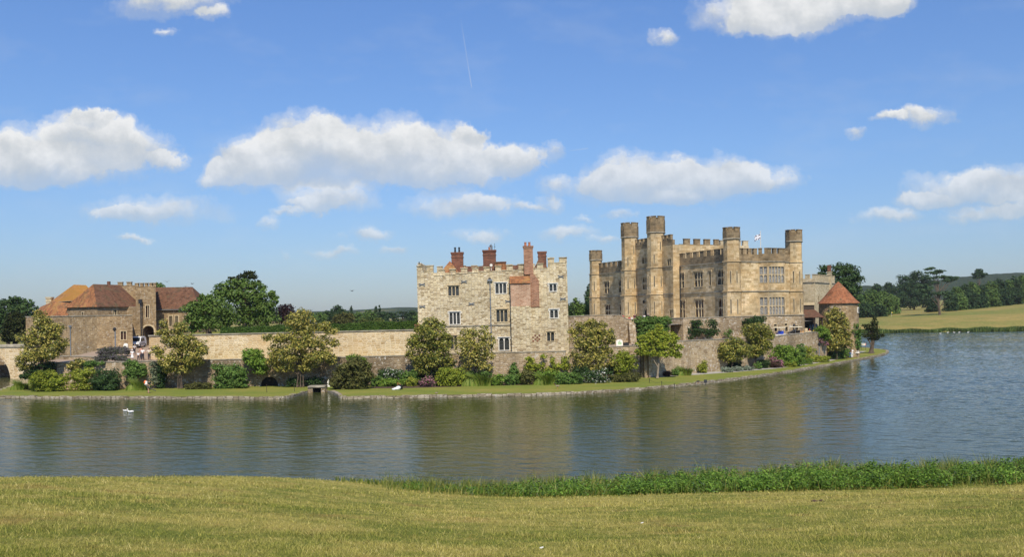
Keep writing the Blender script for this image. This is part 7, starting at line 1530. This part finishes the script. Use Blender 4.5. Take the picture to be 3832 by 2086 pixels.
def cart(label, x, y, z, rz, seat='blue'):
    t = thing('golf_buggy', label, 'golf buggy', (x, y, z), rz)
    mb = MB(); mb.hexa([(-.6, -1.2, .25), (.6, -1.2, .25), (.6, 1.2, .25), (-.6, 1.2, .25)], [(-.52, -1.05, .62), (.52, -1.05, .62), (.6, 1.15, .72), (-.6, 1.15, .72)]); mb.build('body', M['trimw'], t, local=True)
    mb = MB(); mb.box(-.55, .55, -.05, .5, .722, .86); mb.box(-.55, .55, .42, .56, .862, 1.25); mb.build('seat', SK[seat], t, local=True)
    mb = MB(); mb.hexa([(-.62, -1.0, 1.80), (.62, -1.0, 1.80), (.62, 1.15, 1.80), (-.62, 1.15, 1.80)], [(-.55, -.92, 1.9), (.55, -.92, 1.9), (.55, 1.08, 1.9), (-.55, 1.08, 1.9)]); mb.build('canopy', M['canopy'], t, local=True)
    for sx in (-.55, .55):
        for y0, y1 in ((-.95, -.85), (1.1, 1.05)): mb = MB(); mb.tube([(sx, y0, .6), (sx, y1, 1.8)], .025, 6); mb.build('post', M['lead'], t, local=True)
        for y0 in (-.8, .8): mb = MB(); mb.tube([(sx - .08 * (1 if sx > 0 else -1), y0, .22), (sx + .06 * (1 if sx > 0 else -1), y0, .22)], .22, 14); mb.build('wheel', M['tyre'], t, local=True)
    mb = MB(); mb.tube([(-.25, -.62, .7), (-.25, -.42, 1.05)], .02, 5); mb.tube([(-.25 + .16 * math.cos(g), -.42 + .05 * math.sin(g), 1.05 + .16 * math.sin(g)) for g in np.linspace(0, 6.28, 11)], .015, 5); mb.build('steering_wheel', SK['black'], t, local=True)
    return t
M['canopy'] = plain('cream canopy', (.72, .64, .46), .6)
cart('cream roofed golf buggy with blue seats parked under the castle wall beside the tiered magnolia', XU(2914, 151.2), 151.2, 4.74, R(-50))
cart('cream roofed golf buggy parked between the wall lantern and the light crate', XU(2976, 153.9), 153.9, 4.74, R(-50), 'black')
mb = MB(); q = (XU(2997, 154.6), 154.6); mb.obox(q, (.98, .2), .38, .3, 4.71, 5.9); mb.obox(q, (.98, .2), .42, .34, 5.902, 5.96); tag(mb.build('wooden_crate', plain('light wood', (.48, .28, .12), .8, var=.25), origin=(q[0], q[1], 4.71)), 'tall light wooden crate beside the second golf buggy', 'crate')
mb = MB(); q = (XU(3013, 160), 160.0); mb.obox(q, (.98, .2), .28, .25, 4.71, 6.2); mb.obox((q[0] + .6, q[1]), (.98, .2), .35, .25, 4.71, 5.75); tag(mb.build('stone_trough', M['trim'], origin=(q[0], q[1], 4.71)), 'pale stone block beside the dark van at the shed', 'stone block')

# ------------------------------------------------------------------ SIGNS, LAMPS, POSTS
def aboard(label, u, d, z, w, h, green):
    x = XU(u, d, z); t = thing('sign_board', label, 'sign', (x, d, z)); mb = MB(); n = 10
    prof = [(-w / 2, 0), (w / 2, 0)] + [(w / 2 * math.cos(g), h * .68 + h * .32 * math.sin(g)) for g in np.linspace(0, math.pi, n)]
    mb.hexa([(x + a, d + .05 + .12 * (1 - b / h), z + b) for a, b in prof], [(x + a, d - .25 * (1 - b / h), z + b) for a, b in prof]); mb.build('board', M['trimw'], t)
    mb = MB(); f = lambda b: d - .25 * (1 - b / h) - .008
    if green:
        mb.quad((x - w * .22, f(.2 * h), z + .2 * h), (x + w * .3, f(.2 * h), z + .2 * h), (x + w * .3, f(.62 * h), z + .62 * h), (x - w * .22, f(.62 * h), z + .62 * h)); mb.build('panel', plain('pale green panel', (.35, .50, .28), .7), t)
        mb = MB(); mb.tube([(x - w * .1, f(.66 * h), z + .66 * h), (x + w * .02, f(.7 * h), z + .7 * h), (x + w * .12, f(.86 * h), z + .86 * h)], .03, 5); mb.build('emblem', plain('green emblem', (.05, .18, .06), .7), t)
    else:
        mb.quad((x - w * .34, f(.15 * h), z + .12 * h), (x + w * .34, f(.15 * h), z + .12 * h), (x + w * .34, f(.5 * h), z + .5 * h), (x - w * .34, f(.5 * h), z + .5 * h)); mb.build('panel', plain('notice panel', (.55, .53, .38), .7), t)
    return t
aboard('white rounded notice board behind the lavender by the gatehouse wall', 471, 137.5, ZV(1305, XU(471, 137.5), 137.5), .65, .8, False)
aboard('white rounded sign board with a green panel standing above the low moat wall', 2318, 128.6, 4.7, .95, .95, True)
mb = MB(); q = (XU(2341, 129.5), 129.5); mb.obox(q, (.98, .18), .38, .22, 4.7, 5.12); mb.obox(q, (.98, .18), .4, .24, 5.122, 5.16); tag(mb.build('planter_box', M['iron'], origin=(q[0], q[1], 4.7)), 'low dark box beside the white rounded sign above the moat wall', 'box')
def lamp(label, u, d, z0, ztop, r, head=-.28):
    x = XU(u, d, z0); t = thing('lamp_post', label, 'lamp post', (x, d, z0)); mb = MB(); mb.tube([(x, d, z0), (x, d, z0 + .5), (x, d, ztop - .2)], [r * 1.5, r, r * .9], 8); mb.build('post', M['lead'], t)
    mb = MB(); mb.ngon((x + head * .3, d), .14, .24, ztop - .3, ztop + .12, 8); mb.ngon((x + head * .3, d), .28, .06, ztop + .122, ztop + .34, 8); mb.tube([(x + head * .3 - .3, d, ztop - .02), (x + head * .3 + .3, d, ztop - .02)], .07, 6); mb.build('lantern', M['iron'], t); return t
lamp('tall grey lamp post with a dark head behind the large lavender mound', 432, 137.0, 4.4, ZV(1234, XU(432, 137), 137), .10)
lamp('short dark lantern post against the end of the lichened wall by the path', 3066, 155.6, LZ, ZV(1290, XU(3066, 155.6), 155.6), .08, 0)
def stake_sign(name, label, u, d, z, w, h, zc, mat, legs=(0,), tilt=0.0, marks=None):
    x = XU(u, d, z); t = thing(name, label, 'sign', (x, d, z))
    for i, a in enumerate(legs): mb = MB(); mb.tube([(x + a, d + .03, z - .05), (x + a, d + .03, zc + h * .3)], .03, 6); mb.build('post', M['iron'], t)
    mb = MB(); c, s = math.cos(tilt), math.sin(tilt)
    P = lambda a, b, q: (x + a, d - q * c + b * s - .02, zc + b * c + q * s)
    mb.hexa([P(-w / 2, -h / 2, 0), P(w / 2, -h / 2, 0), P(w / 2, h / 2, 0), P(-w / 2, h / 2, 0)], [P(-w / 2, -h / 2, .04), P(w / 2, -h / 2, .04), P(w / 2, h / 2, .04), P(-w / 2, h / 2, .04)]); pn = mb.build('panel', M[mat], t)
    if marks:
        mb = MB()
        for a0, a1, b0, b1 in marks: mb.quad(P(a0 * w, b0 * h, .045), P(a1 * w, b0 * h, .045), P(a1 * w, b1 * h, .045), P(a0 * w, b1 * h, .045))
        mb.build('lettering', SK['black'], pn)
        if name == 'warning_sign': mb = MB(); mb.quad(P(.4 * w, -.5 * h, .046), P(.5 * w, -.5 * h, .046), P(.5 * w, .5 * h, .046), P(.4 * w, .5 * h, .046)); mb.build('red_edge', SK['red'], pn)
    return t
stake_sign('warning_sign', 'white panel sign with black lettering and a red end on posts at the lakeside point', 3230, 197, LZ, 1.25, .5, ZV(1290, XU(3230, 197), 197), 'trimw', (-.35, .55), 0, [(-.42, -.28, -.1, .3), (-.24, -.14, -.2, .2), (-.1, -.02, -.1, .25), (.02, .2, -.1, .1)])
stake_sign('information_lectern', 'small slanted information lectern on a post beside the path', 3207, 169, LZ, .8, .5, LZ + 1.0, 'trimw', (0,), R(40), [(-.4, -.1, -.3, .3), (0, .38, .1, .3), (0, .38, -.2, 0)])
stake_sign('lawn_sign', 'small dark square sign on a stake on the waterside lawn', 2640, 111.5, LZ, .40, .42, LZ + .5, 'iron', (0,), .1)
pp = []
po = None
for i, (u, v) in enumerate(((2386.8, 1424), (2430, 1434), (2476.5, 1444), (2524, 1454))):
    g = G(u, v, LZ); pp.append(g)
    if po is None:
        po = thing('rope_post', '', 'post', (g.x, g.y, LZ), 0, 'dark rope posts on the waterside lawn')
        mb = MB(); mb.tube([(0, 0, -.05), (0, 0, .5)], .035, 8); mb.build('shaft', M['iron'], po, local=True); mb = MB(); mb.ball((0, 0, .53), .05, 8, 6); mb.build('finial', M['iron'], po, local=True); o = po
    else: o = dup(po, (g.x, g.y, LZ))
    o['label'] = ('dark rope post beside the gravel path, at the start of the slack rope', 'second dark rope post counted from the gravel path', 'third dark rope post counted from the gravel path', 'last dark rope post, closest to the moat kerb')[i]
mb = MB()
for a, b in zip(pp, pp[1:]): mb.tube([(a.x + (b.x - a.x) * f, a.y + (b.y - a.y) * f, LZ + .46 - .26 * 4 * f * (1 - f)) for f in np.linspace(0, 1, 9)], .014, 4)
tag(mb.build('rope', M['iron'], origin=(pp[0].x, pp[0].y, LZ)), 'thin slack dark rope strung between the four lawn posts', 'rope')
for u, v, lb in ((998, 1470, 'thin wooden stake standing on the lawn near the culvert'), (1102, 1466, 'short dark stake on the worn lawn by the slab bridge')):
    g = G(u, v, LZ); mb = MB(); mb.tube([(g.x, g.y, LZ - .05), (g.x, g.y, LZ + .9)], .03, 6); mb.ball((g.x, g.y, LZ + .93), .06, 6, 5); tag(mb.build('stake', M['wood'], origin=(g.x, g.y, LZ)), lb, 'stake')
g = Vector((XU(1226, 117.2), 117.2)); mb = MB(); mb.hexa([(g.x - .18, g.y, .3), (g.x + .2, g.y, .3), (g.x + .2, g.y + .3, 1.25), (g.x - .18, g.y + .3, 1.25)], [(g.x - .18, g.y - .04, .3), (g.x + .2, g.y - .04, .3), (g.x + .2, g.y + .26, 1.25), (g.x - .18, g.y + .26, 1.25)]); tag(mb.build('white_board', M['trimw'], origin=(g.x, g.y, .55)), 'white board leaning beside the slab bridge behind the brown juniper', 'board')
# sack and tub
g = G(1485, 1461, LZ); mb = MB(); rnd = random.Random(8)
mb.ball((g.x, g.y, LZ + .16), (.46, .28, .18), 12, 8); mb.ball((g.x + .2, g.y - .02, LZ + .3), (.32, .26, .2), 10, 7); mb.ball((g.x - .35, g.y, LZ + .1), (.3, .3, .14), 10, 6); o = mb.build('sack', SK['white'], origin=(g.x, g.y, LZ), smooth=True); tag(o, 'crumpled white sack lying on the lawn edge', 'sack')
TB = thing('garden_tub', 'black garden tub with an orange handle behind the white sack', 'tub', (g.x + .1, g.y + .8, LZ)); mb = MB(); mb.ngon((g.x + .25, g.y + .8), .36, .45, LZ, LZ + .55, 14); mb.build('tub', SK['black'], TB); mb = MB(); mb.tube([(g.x + .05, g.y + .8, LZ + .55), (g.x - .05, g.y + .8, LZ + .85), (g.x + .4, g.y + .8, LZ + .6)], .035, 6); mb.build('handle', M['terra'], TB)
mb = MB(); q = (XU(1561, 123.8), 123.75); mb.ngon(q, .26, .38, 7.65, 8.2, 12); mb.ngon(q, .42, .42, 8.202, 8.3, 12); tag(mb.build('flower_pot', M['terra'], origin=(q[0], q[1], 7.65)), 'terracotta flower pot on the pale wall beside the tower house', 'flower pot')
# golf flag on the far lawn
gd_ = meadow_hit(3336 / S, 1186 / S); gx_ = XU(3336, gd_); gz_ = meadow_z(gx_ / gd_, gd_); GFl = thing('golf_flag', 'tiny yellow golf flag on the far green', 'flag', (gx_, gd_, gz_)); mb = MB(); mb.tube([(gx_, gd_, gz_), (gx_, gd_, gz_ + 2.2)], .04, 5); mb.build('pole', M['trimw'], GFl); mb = MB(); mb.hexa([(gx_, gd_, gz_ + 1.6), (gx_ + .8, gd_, gz_ + 1.85), (gx_, gd_, gz_ + 2.15)], [(gx_, gd_ + .03, gz_ + 1.6), (gx_ + .8, gd_ + .03, gz_ + 1.85), (gx_, gd_ + .03, gz_ + 2.15)]); mb.build('flag', plain('yellow cloth', (.85, .65, .05), .7), GFl)

# ------------------------------------------------------------------ BIRDS
M['plumw'] = plain('white plumage', (.78, .77, .74), .8); M['plumd'] = plain('dark plumage', (.04, .035, .032), .8, var=.3); M['plumb'] = plain('brown grey plumage', (.28, .22, .16), .8, var=.35, scale=9); M['bill'] = plain('orange bill', (.65, .22, .04), .5)
def goose(label, cat, loc, rz, sc, body, neck, swim=False, down=False):
    t = thing('goose' if cat == 'goose' else cat, label, cat, loc, rz); z = -.06 if swim else .22
    V = [(0, .30, z + .14), (0, .16, z + .15), (0, -.05, z + .15), (0, -.22, z + .17)] ; rr = [.025, .11, .15, .10]
    nk = [(0, -.30, z + .30), (0, -.31, z + .44), (0, -.36, z + .50), (0, -.43, z + .485)] if not down else [(0, -.34, z + .14), (0, -.42, z + .02), (0, -.47, z - .06), (0, -.52, z - .10)]
    V += nk; rr += [.05, .038, .045, .022]; sc_ = lambda L: [tuple(c * sc for c in v) for v in L]
    skin_obj('body', sc_(V), [(i, i + 1) for i in range(7)], [a * sc for a in rr], M[body], t)
    if neck != body: v = [V[3]] + nk; skin_obj('neck_feathers', sc_(v[1:]), [(0, 1), (1, 2), (2, 3)], [a * sc for a in (.056, .045, .05, .026)], M[neck], t)
    h = Vector(nk[-1]); dr = (h - Vector(nk[-2])).normalized(); mb = MB(); mb.tube([h * sc, (h + dr * .08) * sc], [.02 * sc, .006 * sc], 6); mb.build('bill', M['bill'], t, local=True)
    for s in (-1, 1):
        mb = MB(); mb.ball((s * .115 * sc, .06 * sc, (z + .19) * sc), (.05 * sc, .24 * sc, .09 * sc), 8, 6); mb.build('wing', M[body], t, local=True, smooth=True)
        if not swim: mb = MB(); mb.tube([(s * .06 * sc, .02 * sc, (z + .06) * sc), (s * .06 * sc, 0, .01 * sc), (s * .06 * sc, -.09 * sc, .008 * sc)], .014 * sc, 5); mb.build('leg', M['bill'], t, local=True)
    return t
g = G(2087, 1456, LZ); goose('grey and white goose with a dark neck standing on the lawn below the vine', 'goose', (g.x, g.y, LZ), R(-80), .85, 'plumb', 'plumd')
g = G(2612, 1437, LZ); goose('dark goose grazing beside the small square lawn sign', 'goose', (g.x, g.y, LZ), R(-70), .8, 'plumd', 'plumd', down=True)
g = G(1633, 1476, LZ); goose('small brown duck sitting near the kerb below the tower house', 'duck', (g.x, g.y, LZ - .1), R(80), .6, 'plumb', 'plumd')
g = G(489, 1546, 0); goose('white goose swimming on the open moat', 'goose', (g.x, g.y, 0), R(-90), .95, 'plumw', 'plumw', True)
g = G(468, 1541, 0); goose('black and white duck swimming just ahead of the white goose', 'duck', (g.x, g.y, 0), R(-95), .7, 'plumw', 'plumd', True)
SWL = ('lone white swan nearest the open lake, below the far reeds', 'white swan second in the line along the far reeds', 'white swan in the middle of the line along the far reeds', 'white swan fourth in the line along the far reeds', 'white swan at the end of the line farthest from the castle')
sw = None
for i, (u, v) in enumerate(((3518, 1239), (3546, 1236), (3571, 1236), (3589, 1236), (3623, 1236.5))):
    d = 328 if i else 318; l = (XU(u, d, 0), d, 0)
    if sw is None: sw = goose(SWL[0], 'swan', l, R(70), 1.05, 'plumw', 'plumw', True); sw['group'] = 'white swans along the far reeds'
    else: dup(sw, l, R((70, -80, 60, 100)[i - 1]), SWL[i])
def flyer(label, u, v, d, sp, mat, roll, rz):
    c = W(u, v, d); t = thing('flying_bird', label, 'bird', c, rz); mb = MB(); mb.ball((0, 0, 0), (.06 * sp, .2 * sp, .055 * sp), 8, 6); mb.tube([(0, .16 * sp, 0), (0, .34 * sp, .01)], [.04 * sp, .015 * sp], 6); mb.ball((0, -.2 * sp, .02 * sp), .05 * sp, 7, 5); mb.build('body', M[mat], t, local=True, smooth=True)
    for s in (-1, 1):
        mb = MB(); a, b = (s * .04 * sp, -.07 * sp, .02 * sp), (s * .04 * sp, .1 * sp, .02 * sp); m1, m2 = (s * .3 * sp, -.1 * sp, roll * .2 * sp), (s * .3 * sp, .08 * sp, roll * .2 * sp); e = (s * .56 * sp, .05 * sp, roll * .13 * sp); V = [a, m1, e, m2, b]
        mb.hexa(V, [(x_, y_, z_ + .014 * sp) for x_, y_, z_ in V]); mb.build('wing', M[mat], t, local=True)
    return t
flyer('dark bird flying just over the hall roof', 625, 1056, 150, 1.0, 'plumd', 1.2, .5)
flyer('dark bird gliding highest and farthest from the hall roof', 720, 1063, 150, .9, 'plumd', .6, 1.0)
flyer('dark bird flying lowest of those by the hall roof', 695, 1073, 150, .9, 'plumd', .3, .8)
flyer('white bird flying in front of the largest round tree', 935, 1094, 132, .9, 'plumw', 1.0, .6)
flyer('dark bird flying alone in the open sky beside the tower house', 1317, 1090, 140, .9, 'plumd', .7, -.5)
bz = gz(252) + .05; mb = MB(); q = (gx0 + .28, GD + .2, bz); t = thing('perched_bird', 'small dark bird perched on the corner merlon of the tower house', 'bird', (q[0] - .1, q[1], bz + .02)); mb.ball((0, 0, .16), (.09, .16, .11), 8, 6); mb.ball((0, -.13, .3), .075, 7, 5); mb.tube([(0, .1, .14), (0, .32, .04)], [.05, .02], 6); mb.build('body', M['plumd'], t, local=True, smooth=True); mb = MB(); mb.tube([(0, -.19, .3), (0, -.27, .29)], [.02, .005], 5); mb.build('bill', M['bill'], t, local=True)
# litter in the foreground turf
for i, (u, v, lb) in enumerate(((1615 * S, 1318 * S, 'tiny white feather on the turf below the reeds'), (1362 * S, 1381 * S, 'tiny white feather at the very front of the turf'))):
    dd2 = next(d for d in np.arange(6, 40, .1) if W(u, v, d).z <= fz(W(u, v, d).x, d) + .03); c = W(u, v, dd2); mb = MB(); mb.hexa([(c.x - .02, c.y, c.z), (c.x, c.y - .008, c.z), (c.x + .025, c.y, c.z + .01), (c.x, c.y + .008, c.z)], [(c.x - .02, c.y, c.z + .012), (c.x, c.y - .008, c.z + .015), (c.x + .025, c.y, c.z + .02), (c.x, c.y + .008, c.z + .015)]); tag(mb.build('feather', M['plumw'], origin=c), lb, 'feather')
u, v = 2057 * S, 1264 * S; dd2 = next(d for d in np.arange(6, 40, .1) if W(u, v, d).z <= fz(W(u, v, d).x, d)); c = W(u, v, dd2); mb = MB(); rnd = random.Random(4)
for i in range(14): mb.ball((c.x + rnd.uniform(-.11, .11), c.y + rnd.uniform(-.1, .1), c.z + rnd.uniform(-.03, .015)), rnd.uniform(.02, .04), 6, 5)
tag(mb.build('molehill', M['soil'], origin=c), 'small dark brown molehill in the turf in front of the weeds', 'molehill')
